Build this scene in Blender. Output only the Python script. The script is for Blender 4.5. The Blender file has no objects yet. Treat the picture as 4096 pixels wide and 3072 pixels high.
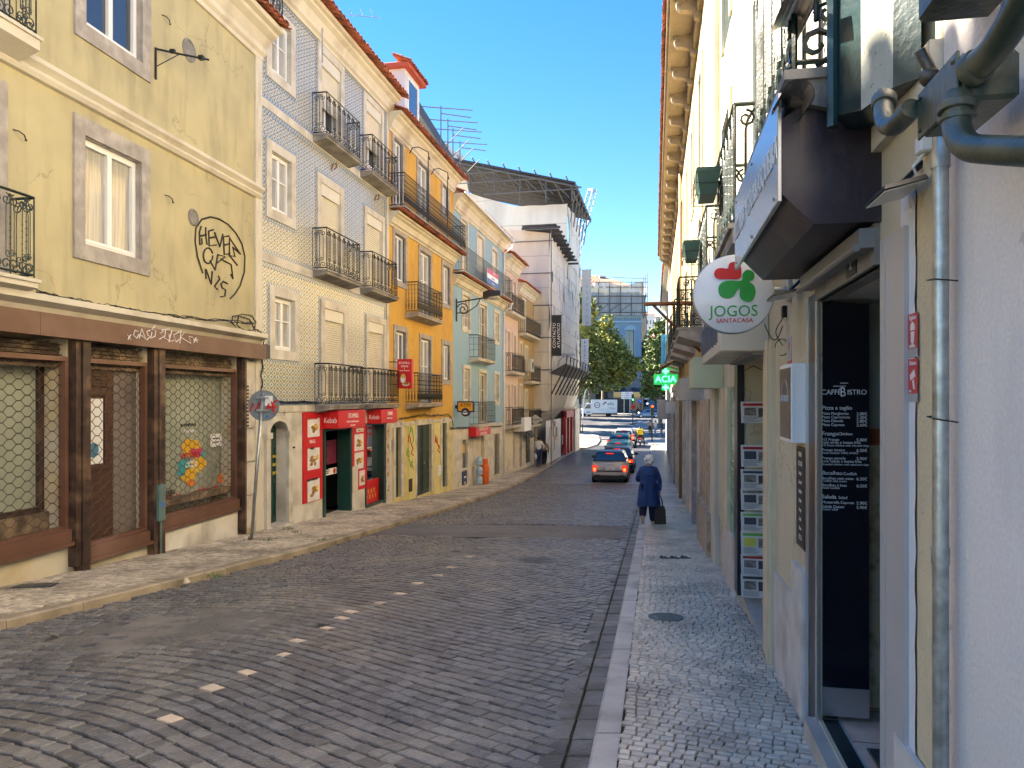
import bpy, math, random
import numpy as np
from mathutils import Vector, Matrix
R=math.radians; RND=random.Random(7); NR=np.random.RandomState(5)
S=bpy.context.scene
# ---------------- camera, sky, sun, exposure ----------------
CU,CV,F=512.0,398.75,740.0          # picture column / horizon row / focal length for a 1024 px wide picture
cd=bpy.data.cameras.new('camera'); cam=bpy.data.objects.new('camera',cd); S.collection.objects.link(cam); S.camera=cam
cd.sensor_width=36; cd.lens=36*F/1024; cd.shift_y=(CV-384)/1024; cd.clip_start=.05; cd.clip_end=3000
cam.location=(0,0,0); cam.rotation_euler=(R(90),0,0)
SUN_EL,SUN_AZ=R(40),R(-68)          # azimuth from +Y, negative = to the left
W=bpy.data.worlds.new('World'); S.world=W; W.use_nodes=True
wn=W.node_tree.nodes; bg=wn['Background']; sky=wn.new('ShaderNodeTexSky'); sky.sky_type='NISHITA'; sky.sun_disc=False
sky.sun_elevation=SUN_EL; sky.sun_rotation=SUN_AZ; sky.air_density=1.0; sky.dust_density=0; sky.ozone_density=3.5
hs=wn.new('ShaderNodeHueSaturation'); hs.inputs['Saturation'].default_value=1.34; hs.inputs['Hue'].default_value=.508; W.node_tree.links.new(sky.outputs[0],hs.inputs['Color']); W.node_tree.links.new(hs.outputs[0],bg.inputs[0]); bg.inputs[1].default_value=.068
sl=bpy.data.lights.new('sun','SUN'); sl.energy=5; sl.angle=R(.5); sl.color=(1,.96,.90)
so=bpy.data.objects.new('sun',sl); S.collection.objects.link(so); so.location=(-20,30,40)
sd=Vector((math.sin(SUN_AZ)*math.cos(SUN_EL),math.cos(SUN_AZ)*math.cos(SUN_EL),math.sin(SUN_EL)))
so.rotation_euler=sd.to_track_quat('Z','Y').to_euler()
S.view_settings.view_transform='Standard'; S.view_settings.look='None'; S.view_settings.exposure=2.63; S.view_settings.use_white_balance=True; S.view_settings.white_balance_temperature=7750; S.view_settings.white_balance_tint=10; S.view_settings.gamma=1
S.render.engine='CYCLES'; S.cycles.max_bounces=7; S.cycles.diffuse_bounces=4
# ---------------- materials ----------------
MC={}
def mat(n,c=(.5,.5,.5),r=.7,m=0,v=.1,vs=3,b=.15,bs=40,c2=None,s2=1.2,t2=.55,w2=.1,isl=0,em=None,es=1,spec=.5,coat=0,alpha=None,stretch=None):
    if n in MC: return MC[n]
    M=bpy.data.materials.new(n); MC[n]=M; M.use_nodes=True; T=M.node_tree; N=T.nodes; L=T.links.new; P=N['Principled BSDF']
    if isinstance(c,(int,float)): c=(c,c,c)
    tc=N.new('ShaderNodeTexCoord'); co=tc.outputs['Object']
    if stretch:
        mp=N.new('ShaderNodeMapping'); mp.inputs['Scale'].default_value=stretch; L(co,mp.inputs[0]); co=mp.outputs[0]
    def noise(sc,d=5):
        q=N.new('ShaderNodeTexNoise'); q.inputs['Scale'].default_value=sc; q.inputs['Detail'].default_value=d; L(co,q.inputs['Vector']); return q.outputs[0]
    def mix(f,a,b_,bt='MIX'):
        q=N.new('ShaderNodeMix'); q.data_type='RGBA'; q.blend_type=bt
        for k,x in ((0,f),(6,a),(7,b_)):
            if isinstance(x,(int,float)): q.inputs[k].default_value=x
            elif isinstance(x,tuple): q.inputs[k].default_value=x[:3]+(1,)
            else: L(x,q.inputs[k])
        return q.outputs[2]
    def ramp(x,a,b_):
        q=N.new('ShaderNodeMapRange'); q.inputs[1].default_value=a; q.inputs[2].default_value=b_; L(x,q.inputs[0]); return q.outputs[0]
    cl=tuple(c)+(1,)
    if v: col=mix(ramp(noise(vs),.3,.7),tuple(x*(1-v) for x in c),tuple(min(1,x*(1+v)) for x in c))
    else: col=tuple(c)
    if c2: col=mix(ramp(noise(s2,8),t2-w2,t2+w2),col,tuple(c2))
    if isl:
        g=N.new('ShaderNodeNewGeometry'); rr=N.new('ShaderNodeMapRange'); rr.inputs[3].default_value=1-isl; rr.inputs[4].default_value=1+isl; L(g.outputs['Random Per Island'],rr.inputs[0])
        q=N.new('ShaderNodeVectorMath'); q.operation='SCALE'
        if isinstance(col,tuple): q.inputs[0].default_value=col[:3]
        else: L(col,q.inputs[0])
        L(rr.outputs[0],q.inputs[3]); col=q.outputs[0]
    if isinstance(col,tuple): P.inputs['Base Color'].default_value=col[:3]+(1,)
    else: L(col,P.inputs['Base Color'])
    P.inputs['Roughness'].default_value=r; P.inputs['Metallic'].default_value=m; P.inputs['Specular IOR Level'].default_value=spec; P.inputs['Coat Weight'].default_value=coat; P.inputs['Coat Roughness'].default_value=.08
    if em: P.inputs['Emission Color'].default_value=tuple(em)+(1,); P.inputs['Emission Strength'].default_value=es
    if alpha is not None: P.inputs['Alpha'].default_value=alpha
    if b:
        bp=N.new('ShaderNodeBump'); bp.inputs['Strength'].default_value=b; bp.inputs['Distance'].default_value=.02; L(noise(bs,6),bp.inputs['Height']); L(bp.outputs[0],P.inputs['Normal'])
    M['nodes']=1
    return M
class NX:
    """small helper to write node expressions"""
    def __init__(s,n,r=.6):
        s.M=bpy.data.materials.new(n); MC[n]=s.M; s.M.use_nodes=True; s.T=s.M.node_tree; s.P=s.T.nodes['Principled BSDF']; s.P.inputs['Roughness'].default_value=r
        tc=s.T.nodes.new('ShaderNodeTexCoord'); s.co=tc.outputs['Object']; sp=s.T.nodes.new('ShaderNodeSeparateXYZ'); s.T.links.new(s.co,sp.inputs[0]); s.x,s.y,s.z=sp.outputs
    def m(s,op,a,b=None,c=None):
        q=s.T.nodes.new('ShaderNodeMath'); q.operation=op
        for k,x in enumerate((a,b,c)):
            if x is None: continue
            if isinstance(x,(int,float)): q.inputs[k].default_value=x
            else: s.T.links.new(x,q.inputs[k])
        return q.outputs[0]
    def noise(s,sc,d=4,co=None):
        q=s.T.nodes.new('ShaderNodeTexNoise'); q.inputs['Scale'].default_value=sc; q.inputs['Detail'].default_value=d; s.T.links.new(co or s.co,q.inputs['Vector']); return q.outputs[0]
    def mix(s,f,a,b):
        q=s.T.nodes.new('ShaderNodeMix'); q.data_type='RGBA'
        for k,x in ((0,f),(6,a),(7,b)):
            if isinstance(x,(int,float)): q.inputs[k].default_value=x
            elif isinstance(x,tuple): q.inputs[k].default_value=x+(1,)
            else: s.T.links.new(x,q.inputs[k])
        return q.outputs[2]
    def rng(s,x,a,b,c=0,d=1):
        q=s.T.nodes.new('ShaderNodeMapRange')
        for k,w in enumerate((x,a,b,c,d)):
            if isinstance(w,(int,float)): q.inputs[k].default_value=w
            else: s.T.links.new(w,q.inputs[k])
        return q.outputs[0]
    def bump(s,h,st=.3,dist=.01):
        q=s.T.nodes.new('ShaderNodeBump'); q.inputs['Strength'].default_value=st; q.inputs['Distance'].default_value=dist; s.T.links.new(h,q.inputs['Height']); s.T.links.new(q.outputs[0],s.P.inputs['Normal'])
    def col(s,c): s.T.links.new(c,s.P.inputs['Base Color']); return s.M
def azulejo():
    q=NX('azulejo_tiles',.22); p=.30
    u=q.m('DIVIDE',q.x,.27); w=q.m('DIVIDE',q.z,.16)
    def tri(x): return q.m('ABSOLUTE',q.m('SUBTRACT',q.m('FRACT',x),.5))        # 0 at half cells
    d1=tri(q.m('ADD',u,w)); d2=tri(q.m('SUBTRACT',u,w))
    line=q.m('MINIMUM',d1,d2)
    fu=tri(u); fw=tri(w)
    node=q.m('ADD',q.m('MULTIPLY',fu,fu),q.m('MULTIPLY',fw,fw))                 # distance from cell centre
    u2=tri(q.m('ADD',u,.5)); w2=tri(q.m('ADD',w,.5)); node2=q.m('ADD',q.m('MULTIPLY',u2,u2),q.m('MULTIPLY',w2,w2))
    base=q.mix(q.rng(q.noise(1.2),.35,.65),(.56,.55,.47),(.48,.48,.41))
    yel=q.mix(q.m('LESS_THAN',q.m('ABSOLUTE',q.m('SUBTRACT',q.m('MINIMUM',q.m('SUBTRACT',.5,fu),q.m('SUBTRACT',.5,fw)),.08)),.045),base,(.56,.46,.26))
    blue=(.09,.14,.20)
    wob=q.m('ADD',line,q.m('MULTIPLY',q.m('SUBTRACT',q.noise(30),.5),.05))
    c=q.mix(q.m('MULTIPLY',q.m('LESS_THAN',wob,.085),.72),yel,blue)
    c=q.mix(q.m('LESS_THAN',node,.012),c,blue); c=q.mix(q.m('LESS_THAN',node2,.012),c,blue)
    # grout every half period
    g=q.m('MINIMUM',q.m('ABSOLUTE',q.m('SUBTRACT',q.m('FRACT',q.m('MULTIPLY',u,2)),.5)),q.m('ABSOLUTE',q.m('SUBTRACT',q.m('FRACT',q.m('MULTIPLY',w,2)),.5)))
    c=q.mix(q.m('MULTIPLY',q.m('LESS_THAN',g,.02),.35),c,(.3,.29,.25))
    q.bump(q.noise(25),.06); return q.col(c)
def border_mat():
    q=NX('tile_border',.25)
    a=q.m('ABSOLUTE',q.m('SUBTRACT',q.m('FRACT',q.m('MULTIPLY',q.m('ADD',q.x,q.z),9)),.5)); b=q.m('ABSOLUTE',q.m('SUBTRACT',q.m('FRACT',q.m('MULTIPLY',q.m('SUBTRACT',q.x,q.z),9)),.5))
    return q.col(q.mix(q.m('LESS_THAN',q.m('MINIMUM',a,b),.13),(.42,.44,.43),(.13,.19,.28)))
def plaster(n,c,stain,r=.85,amt=.55):
    q=NX(n,r)
    st=q.T.nodes.new('ShaderNodeMapping'); st.inputs['Scale'].default_value=(1.6,1.6,.35); q.T.links.new(q.co,st.inputs[0])
    f=q.rng(q.noise(.9,8),.40,.68,0,amt); f2=q.rng(q.noise(2.2,6,st.outputs[0]),.50,.72,0,amt*.8)
    fine=q.rng(q.noise(70,3),.3,.7)
    c0=q.mix(fine,tuple(x*.92 for x in c),tuple(min(1,x*1.06) for x in c)); c1=q.mix(f,c0,tuple(stain)); c2=q.mix(f2,c1,tuple(x*.8 for x in stain))
    # hairline cracks
    v=q.T.nodes.new('ShaderNodeTexVoronoi'); v.feature='DISTANCE_TO_EDGE'; v.inputs['Scale'].default_value=.55
    dn=q.T.nodes.new('ShaderNodeTexNoise'); dn.inputs['Scale'].default_value=2.5; dn.inputs['Detail'].default_value=6; q.T.links.new(q.co,dn.inputs['Vector'])
    vm=q.T.nodes.new('ShaderNodeVectorMath'); vm.operation='MULTIPLY_ADD'; q.T.links.new(dn.outputs['Color'],vm.inputs[0]); vm.inputs[1].default_value=(.9,.9,.9); q.T.links.new(q.co,vm.inputs[2]); q.T.links.new(vm.outputs[0],v.inputs['Vector'])
    cr=q.m('MULTIPLY',q.m('LESS_THAN',v.outputs['Distance'],.006),q.m('GREATER_THAN',q.noise(.6,2),.5))
    c3=q.mix(q.m('MULTIPLY',cr,.3),c2,tuple(x*.35 for x in stain))
    q.bump(q.noise(60,5),.35,.012); return q.col(c3)
def glassy(n,c=(.02,.025,.03),r=.03,spec=.9): return mat(n,c,r,0,0,1,0,spec=spec,coat=.6)
# ---------------- mesh builder ----------------
COL=S.collection
def sub(v,f,mi,o): return v,f
class MB:
    def __init__(s,fac=None): s.v=[]; s.f=[]; s.mi=[]; s.fac=fac; s.cur=0
    def add(s,vs,fs,mi=None):
        o=len(s.v); s.v+= [tuple(p) for p in vs]; s.f+=[tuple(i+o for i in q) for q in fs]; s.mi+=[s.cur if mi is None else mi]*len(fs); return s
    def m(s,i): s.cur=i; return s
    def box(s,x0,x1,y0,y1,z0,z1,mi=None):
        return s.add([(x0,y0,z0),(x1,y0,z0),(x1,y1,z0),(x0,y1,z0),(x0,y0,z1),(x1,y0,z1),(x1,y1,z1),(x0,y1,z1)],[(0,3,2,1),(4,5,6,7),(0,1,5,4),(1,2,6,5),(2,3,7,6),(3,0,4,7)],mi)
    def cbox(s,x0,x1,y0,y1,z0,z1,c=.01,mi=None):
        """box with chamfered vertical and horizontal edges"""
        X=[x0,x0+c,x1-c,x1]; 
        def ring(z,i): return [(x0+c-i,y0+c,z),(x0+c,y0+c-i,z),(x1-c,y0+c-i,z),(x1-c+i,y0+c,z),(x1-c+i,y1-c,z),(x1-c,y1-c+i,z),(x0+c,y1-c+i,z),(x0+c-i,y1-c,z)]
        rs=[ring(z0,0.0),ring(z0+c,c),ring(z1-c,c),ring(z1,0.0)]
        return s.loft(rs,mi)
    def loft(s,rs,mi=None,cap=True,close=True):
        n=len(rs[0]); vs=[p for r in rs for p in r]; fs=[]
        for i in range(len(rs)-1):
            for j in range(n if close else n-1):
                k=(j+1)%n; fs.append((i*n+j,i*n+k,(i+1)*n+k,(i+1)*n+j))
        if cap: fs.append(tuple(range(n))[::-1]); fs.append(tuple((len(rs)-1)*n+j for j in range(n)))
        return s.add(vs,fs,mi)
    def prism(s,poly,a0,a1,ax=1,mi=None):
        """poly = 2D points in the two other axes, extruded along axis ax"""
        def P(p,a): l=list(p); l.insert(ax,a); return tuple(l)
        return s.loft([[P(p,a0) for p in poly],[P(p,a1) for p in poly]],mi)
    def tube(s,pts,r,n=6,mi=None,cap=True):
        pts=[Vector(p) for p in pts]; rs=[]; k=len(pts); rr=r if isinstance(r,(list,tuple)) else [r]*k; up=None
        for i,p in enumerate(pts):
            t=(pts[min(i+1,k-1)]-pts[max(i-1,0)]); 
            if t.length<1e-9: t=Vector((0,0,1))
            t.normalize()
            if up is None: up=t.orthogonal().normalized()
            up=(up-t*up.dot(t)); up=up.normalized() if up.length>1e-6 else t.orthogonal().normalized()
            q=t.cross(up); rs.append([tuple(p+up*(math.cos(a)*rr[i])+q*(math.sin(a)*rr[i])) for a in [2*math.pi*j/n+math.pi/n for j in range(n)]])
        return s.loft(rs,mi,cap)
    def lathe(s,prof,c=(0,0,0),n=16,ax=2,mi=None):
        """prof = [(radius, height)] around axis ax through c"""
        rs=[]
        for r,h in prof:
            ring=[]
            for j in range(n):
                a=2*math.pi*j/n; l=[r*math.cos(a),r*math.sin(a)]; l.insert(ax,h); ring.append((l[0]+c[0],l[1]+c[1],l[2]+c[2]))
            rs.append(ring)
        return s.loft(rs,mi)
    def sph(s,c,r,n=10,mi=None,sc=(1,1,1)):
        pr=[(math.sin(math.pi*i/(n//2+1)),-math.cos(math.pi*i/(n//2+1))) for i in range(0,n//2+2)]
        rs=[[(c[0]+r*sc[0]*max(a,1e-3)*math.cos(2*math.pi*j/n),c[1]+r*sc[1]*max(a,1e-3)*math.sin(2*math.pi*j/n),c[2]+r*sc[2]*h) for j in range(n)] for a,h in pr]
        return s.loft(rs,mi)
    def build(s,name,mats,parent=None,smooth=False,loc=None,rot=None,kind=None,label=None,cat=None,group=None):
        me=bpy.data.meshes.new(name); v=s.v
        if s.fac: v=[(p[0],s.fac.sg*p[1],p[2]-s.fac.zg) for p in v]
        me.from_pydata(v,[],s.f); mats=mats if isinstance(mats,(list,tuple)) else [mats]
        for m_ in mats: me.materials.append(m_)
        me.polygons.foreach_set('material_index',s.mi)
        if smooth: me.polygons.foreach_set('use_smooth',[True]*len(s.f))
        me.update(); o=bpy.data.objects.new(name,me); COL.objects.link(o)
        if smooth=='auto':
            try: me.set_sharp_from_angle(angle=R(38))
            except Exception: pass
        if parent: o.parent=parent
        if loc: o.location=loc
        if rot: o.rotation_euler=rot
        tag(o,label,cat,group,kind); return o
def tag(o,label=None,cat=None,group=None,kind=None):
    if label: o['label']=label
    if cat: o['category']=cat
    if group: o['group']=group
    if kind: o['kind']=kind
    return o
def empty(name,loc,rz=0,label=None,cat=None,group=None):
    o=bpy.data.objects.new(name,None); o.empty_display_size=.3; COL.objects.link(o); o.location=loc; o.rotation_euler=(0,0,rz); return tag(o,label,cat,group)
def copy_tree(o,parent=None):
    c=o.copy(); COL.objects.link(c); c.parent=parent
    for ch in [x for x in o.children]: copy_tree(ch,c)
    return c
def text_mb(mb,txt,size,xf,ext=.002,ax='C',sx=1.0,mi=None,sh=0):
    """flat letters as mesh; xf maps (x,y,depth) of the text plane to builder coordinates"""
    cu=bpy.data.curves.new('t','FONT'); cu.body=txt; cu.size=size; cu.align_x={'C':'CENTER','L':'LEFT','R':'RIGHT'}[ax]; cu.align_y='CENTER'; cu.extrude=ext; cu.resolution_u=3; cu.shear=sh
    o=bpy.data.objects.new('t',cu); COL.objects.link(o); dg=bpy.context.evaluated_depsgraph_get(); me=bpy.data.meshes.new_from_object(o.evaluated_get(dg))
    vs=[xf(p.co.x*sx,p.co.y,p.co.z) for p in me.vertices]; fs=[tuple(p.vertices) for p in me.polygons]
    bpy.data.objects.remove(o); bpy.data.curves.remove(cu); bpy.data.meshes.remove(me)
    mb.add(vs,fs,mi); return mb
def stroke(mb,pts,r,xf,mi=None,n=4):
    """hand-drawn line: pts = 2D list"""
    return mb.tube([xf(x,y,0) for x,y in pts],r,n,mi)
# ---------------- ground profile and pixel helpers ----------------
GY=[-40,0,20,28,33,38,44,52,60,80,95,110,130,150,180,250,400]
GZ=[-1.656+40*.068,-1.656,-3.016,-3.54,-3.80,-3.97,-4.08,-4.13,-4.1,-4.0,-3.8,-3.5,-3.05,-1.6,-.3,3.2,10]
def g(Y): return float(np.interp(Y,GY,GZ))
def px(u,v,Y): return ((u-CU)/F*Y,Y,(CV-v)/F*Y)
def ground_at(u,v,dz=0):
    """point of the pavement surface under a pixel"""
    k=(CV-v)/F; Y=3.0
    for _ in range(4000):
        if k*Y<=g(Y)+dz: break
        Y+=.02
    return ((u-CU)/F*Y,Y,g(Y)+dz)
class Fac:
    def __init__(s,X0,Y0,vp,sg,zg=None):
        s.X0,s.Y0,s.sg=X0,Y0,sg; d=(vp-CU)/F; n=math.hypot(d,1); s.e=(d/n,1/n); s.n=(-s.e[1]*sg,s.e[0]*sg); s.zg=g(Y0) if zg is None else zg; s.rz=math.atan2(s.e[1],s.e[0])
    def Y(s,u,o=0):
        k=(u-CU)/F; return (o+s.X0*s.n[0]+s.Y0*s.n[1])/(k*s.n[0]+s.n[1])
    def s(s,u,o=0):
        Y=s.Y(u,o); X=(u-CU)/F*Y; return (X-s.X0)*s.e[0]+(Y-s.Y0)*s.e[1]
    def z(s,u,v,o=0): return (CV-v)/F*s.Y(u,o)
    def sY(s,Y,o=0):   # s of the point of the plane at depth Y
        return (Y-s.Y0-s.n[1]*o)/s.e[1]
    def W(s,a,o,z=0): return (s.X0+s.e[0]*a+s.n[0]*o, s.Y0+s.e[1]*a+s.n[1]*o, z)
    def gs(s,a,o=0): return g(s.Y0+s.e[1]*a+s.n[1]*o)
    def root(s,name,label,cat,group=None): return empty(name,(s.X0,s.Y0,s.zg),s.rz,label,cat,group)
    def pt(s,name,a,o,z,label,cat,group=None):  # free-standing thing in the facade's frame
        return empty(name,s.W(a,o,z),s.rz,label,cat,group)
Fac.s_=Fac.s
def at(f,a,o,z):
    q=Fac.__new__(Fac); p=f.W(a,o); q.X0,q.Y0=p[0],p[1]; q.sg=f.sg; q.e=f.e; q.n=f.n; q.zg=z; q.rz=f.rz; return q
# shared materials
stone=mat('limestone_trim',(.60,.56,.48),.75,0,.15,2.5,.4,25,c2=(.40,.35,.28),s2=2.2,t2=.60,w2=.12)
stone_d=mat('weathered_limestone',(.42,.38,.34),.8,0,.25,3,.5,25,c2=(.30,.27,.24),s2=5,t2=.52,w2=.15)
cream=mat('cream_plaster_trim',(.62,.57,.46),.75,0,.08,2,.15,30,c2=(.42,.36,.28),s2=1.1,t2=.62,w2=.1)
white=mat('white_frame_paint',(.78,.78,.76),.4,0,.04,2,.05)
wplast=mat('white_lime_plaster',(.66,.63,.56),.85,0,.1,1.5,.3,30,c2=(.40,.37,.31),s2=1.3,t2=.58,w2=.12)
glass=glassy('window_glass',(.035,.04,.045)); 
curt=mat('curtained_glass',(.35,.34,.30),.12,0,.3,2.2,0,spec=.8,coat=.5,stretch=(14,14,.6))
glass2=glassy('green_glass',(.20,.23,.19),.06)
iron=mat('black_wrought_iron',(.012,.014,.014),.45,0,.2,8,.1,90)
irong=mat('dark_green_iron',(.010,.028,.026),.4,0,.3,8,.15,60,c2=(.06,.03,.015),s2=6,t2=.66)
terra=mat('terracotta_tile',(.42,.13,.06),.85,0,.2,5,.3,40,isl=.35,c2=(.16,.06,.04),s2=3,t2=.6)
concrete=mat('rough_concrete',(.30,.28,.25),.9,0,.2,4,.6,25,c2=(.13,.12,.11),s2=1.8,t2=.55,w2=.15)
slat=mat('cream_shutter',(.68,.64,.53),.5,0,.05,2,.05)
green=mat('dark_green_door_paint',(.012,.055,.045),.35,0,.2,4,.08,30)
greend=mat('grey_green_door_paint',(.035,.06,.045),.45,0,.2,4,.08,30)
dark=mat('dark_interior',(.012,.012,.013),.9,0,0,1,0)
galv=mat('galvanised_steel',(.42,.44,.44),.38,.75,.15,14,.08,30)
steel=mat('brushed_aluminium',(.55,.55,.55),.32,.85,.05,20,.03)
cable=mat('black_cable',(.012,.012,.013),.55,0,0,1,0)
red=mat('red_sign_panel',(.62,.012,.018),.4,0,.06,3,0)
wht=mat('white_lettering',(.85,.84,.82),.5,0,0,1,0)
blk=mat('black_lettering',(.015,.015,.015),.5,0,0,1,0)
def wall(f,par,s0,s1,z0,z1,holes,m,name='wall',dep=.22,thick=.35,o=0,back=True,roofz=None,bd=None):
    """front wall with real openings and reveals; s/z metres; holes (s0,s1,z0,z1)"""
    b=MB(f); xs=sorted({s0,s1,*[h[0] for h in holes],*[h[1] for h in holes]}); zs=sorted({z0,z1,*[h[2] for h in holes],*[h[3] for h in holes]})
    xs=[x for x in xs if s0<=x<=s1]; zs=[z for z in zs if z0<=z<=z1]
    for i in range(len(xs)-1):
        for j in range(len(zs)-1):
            cx,cz=(xs[i]+xs[i+1])/2,(zs[j]+zs[j+1])/2
            if any(h[0]<cx<h[1] and h[2]<cz<h[3] for h in holes): continue
            b.add([(xs[i],o,zs[j]),(xs[i+1],o,zs[j]),(xs[i+1],o,zs[j+1]),(xs[i],o,zs[j+1])],[(0,1,2,3)])
    for h in holes:
        a,c,d,e=h[:4]; D=h[4] if len(h)>4 else dep
        b.add([(a,o,d),(c,o,d),(c,o,e),(a,o,e),(a,o-D,d),(c,o-D,d),(c,o-D,e),(a,o-D,e)],[(0,1,5,4),(1,2,6,5),(2,3,7,6),(3,0,4,7)])
    if back:
        B=bd or 9.0
        b.add([(s0,o,z0),(s0,o-B,z0),(s0,o-B,z1),(s0,o,z1)],[(0,1,2,3)]); b.add([(s1,o,z0),(s1,o-B,z0),(s1,o-B,z1),(s1,o,z1)],[(0,1,2,3)])
        b.add([(s0,o-B,z0),(s1,o-B,z0),(s1,o-B,z1),(s0,o-B,z1)],[(0,1,2,3)]); b.add([(s0,o,z1),(s1,o,z1),(s1,o-B,z1),(s0,o-B,z1)],[(0,1,2,3)])
    return b.build(name,m,par)
def ring(b,s0,s1,z0,z1,w,o0,o1,wb=None,wt=None,mi=None):
    """rectangular frame round the rectangle s0..s1,z0..z1 (outside it by w)"""
    wb=w if wb is None else wb; wt=w if wt is None else wt
    b.box(s0-w,s0,o0,o1,z0-wb,z1+wt,mi); b.box(s1,s1+w,o0,o1,z0-wb,z1+wt,mi)
    if wt>0: b.box(s0,s1,o0,o1,z1,z1+wt,mi)
    if wb>0: b.box(s0,s1,o0,o1,z0-wb,z0,mi)
def window(f,par,h,sw=.14,kind='casement',sm=None,gm=None,fm=None,bars=1,wb=None,wt=None,border=0,dep=.07,open_=False,o=0,trans=False):
    s0,s1,z0,z1=h[:4]; name='french_window' if (z1-z0)/(s1-s0)>1.75 and kind!='door' else 'window'
    if kind=='door': name='door'
    b=MB(f)
    if sw>0: ring(b,s0,s1,z0,z1,sw,o-.05,o+.035,wb,wt)
    else: ring(b,s0+.01,s1-.01,z0+.01,z1-.01,.012,o-.1,o-.05)
    if kind!='door' : t_=.012; b.box(s0,s0+t_,o-.2,o-.01,z0,z1); b.box(s1-t_,s1,o-.2,o-.01,z0,z1); b.box(s0+t_,s1-t_,o-.2,o-.01,z1-t_,z1); b.box(s0+t_,s1-t_,o-.2,o-.01,z0,z0+t_)
    w=b.build(name,sm or stone,par)
    if border:
        b=MB(f); B=border; wbb=sw if wb is None else wb
        ring(b,s0-sw,s1+sw,z0-wbb,z1+sw,B,o-.01,o+.008,0 if wbb==0 else None); b.build('tile_border',MC['tile_border'],w)
    fm=fm or white; gm=gm or glass
    if kind in('casement','leaf3'):
        t=.055; b=MB(f); D0,D1=o-dep-.05,o-dep
        ring(b,s0+t,s1-t,z0+t,z1-t,t,D0,D1)
        n=2 if kind=='casement' else 3; W_=(s1-s0-2*t)/n; tilt=open_
        for i in range(n):
            a=s0+t+i*W_; c=a+W_; 
            q=lambda x,y,z: (x,y,z)
            ring(b,a+.045,c-.045,z0+t+.045,z1-t-.045,.045,D0+.008,D1+.012)
            for k in range(bars):
                zz=z0+t+(z1-z0-2*t)*(k+1)/(bars+1)*(1.15 if bars==1 else 1); b.box(a+.045,c-.045,D0+.012,D1+.006,zz-.014,zz+.014)
        b.build('window_frame',fm,w)
        MB(f).box(s0+t,s1-t,D0-.015,D0+.012,z0+t,z1-t).build('pane',gm,w)
    elif kind=='roller':
        zc=z0+(z1-z0)*(open_ if open_ else 0); b=MB(f); D=o-dep; b.box(s0,s1,D-.02,D+.07,z1-.28,z1)
        n=max(4,int((z1-.28-zc)/.055)); pts=[]
        for i in range(n):
            za=zc+(z1-.28-zc)*i/n; zb=zc+(z1-.28-zc)*(i+1)/n
            pts+=[(D-.01,za),(D+.012,za+(zb-za)*.3),(D+.012,za+(zb-za)*.8),(D-.01,zb)]
        b.add([(x,p[0],p[1]) for p in pts for x in (s0+.03,s1-.03)],[(2*i,2*i+1,2*i+3,2*i+2) for i in range(len(pts)-1)])
        b.box(s0,s0+.03,D-.03,D+.03,z0,z1-.28); b.box(s1-.03,s1,D-.03,D+.03,z0,z1-.28); b.build('roller_shutter',slat,w)
        if open_:
            t=.05; D0=D-.10; b=MB(f); ring(b,s0+t,s1-t,z0+t,zc+.1,t,D0-.04,D0); m_=(s0+s1)/2; b.box(m_-.05,m_+.05,D0-.04,D0+.01,z0,zc+.1); b.box(s0+t,s1-t,D0-.04,D0+.008,z0+t,z0+.5)
            b.build('window_frame',fm,w); MB(f).box(s0+t,s1-t,D0-.06,D0-.045,z0+t,zc+.15).build('pane',gm,w)
        else: MB(f).box(s0+.03,s1-.03,D-.05,D-.03,z0,z1-.28).build('backing',dark,w)
    elif kind=='panel':      # closed solid shutter
        D=o-dep; b=MB(f); b.box(s0,s1,D-.04,D,z0,z1); m_=(s0+s1)/2
        for a,c in ((s0,m_),(m_,s1)): ring(b,a+.07,c-.07,z0+.09,z1-.09,.05,D,D+.012)
        b.build('shutter',fm,w)
    elif kind=='door':
        D=o-dep; b=MB(f); b.box(s0,s1,D-.05,D,z0,z1); n=2 if s1-s0>.95 else 1; W_=(s1-s0)/n
        for i in range(n):
            a=s0+i*W_; 
            for za,zb in ((.06,.3),(.34,.62),(.66,.94)):
                ring(b,a+.13,a+W_-.13,z0+(z1-z0)*za,z0+(z1-z0)*zb,.035,D,D+.02)
            b.box(a-.012,a+.012,D,D+.025,z0,z1)
        b.build('door_leaf',fm,w)
        b=MB(f); c=s0+(s1-s0)*(.55 if n==2 else .15); b.sph((c,D+.06,z0+(z1-z0)*.45),.035,8); b.build('handle',mat('brass_knob',(.5,.4,.2),.3,.9,0),w,smooth=True)
    return w
def curl(c,r,a0,turns,n=10,shrink=.75,d=1):
    out=[]
    for i in range(n+1):
        t=i/n; a=a0+d*turns*2*math.pi*t; rr=r*(1-shrink*t); out.append((c[0]+rr*math.cos(a),c[1]+rr*math.sin(a)))
    return out
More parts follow.
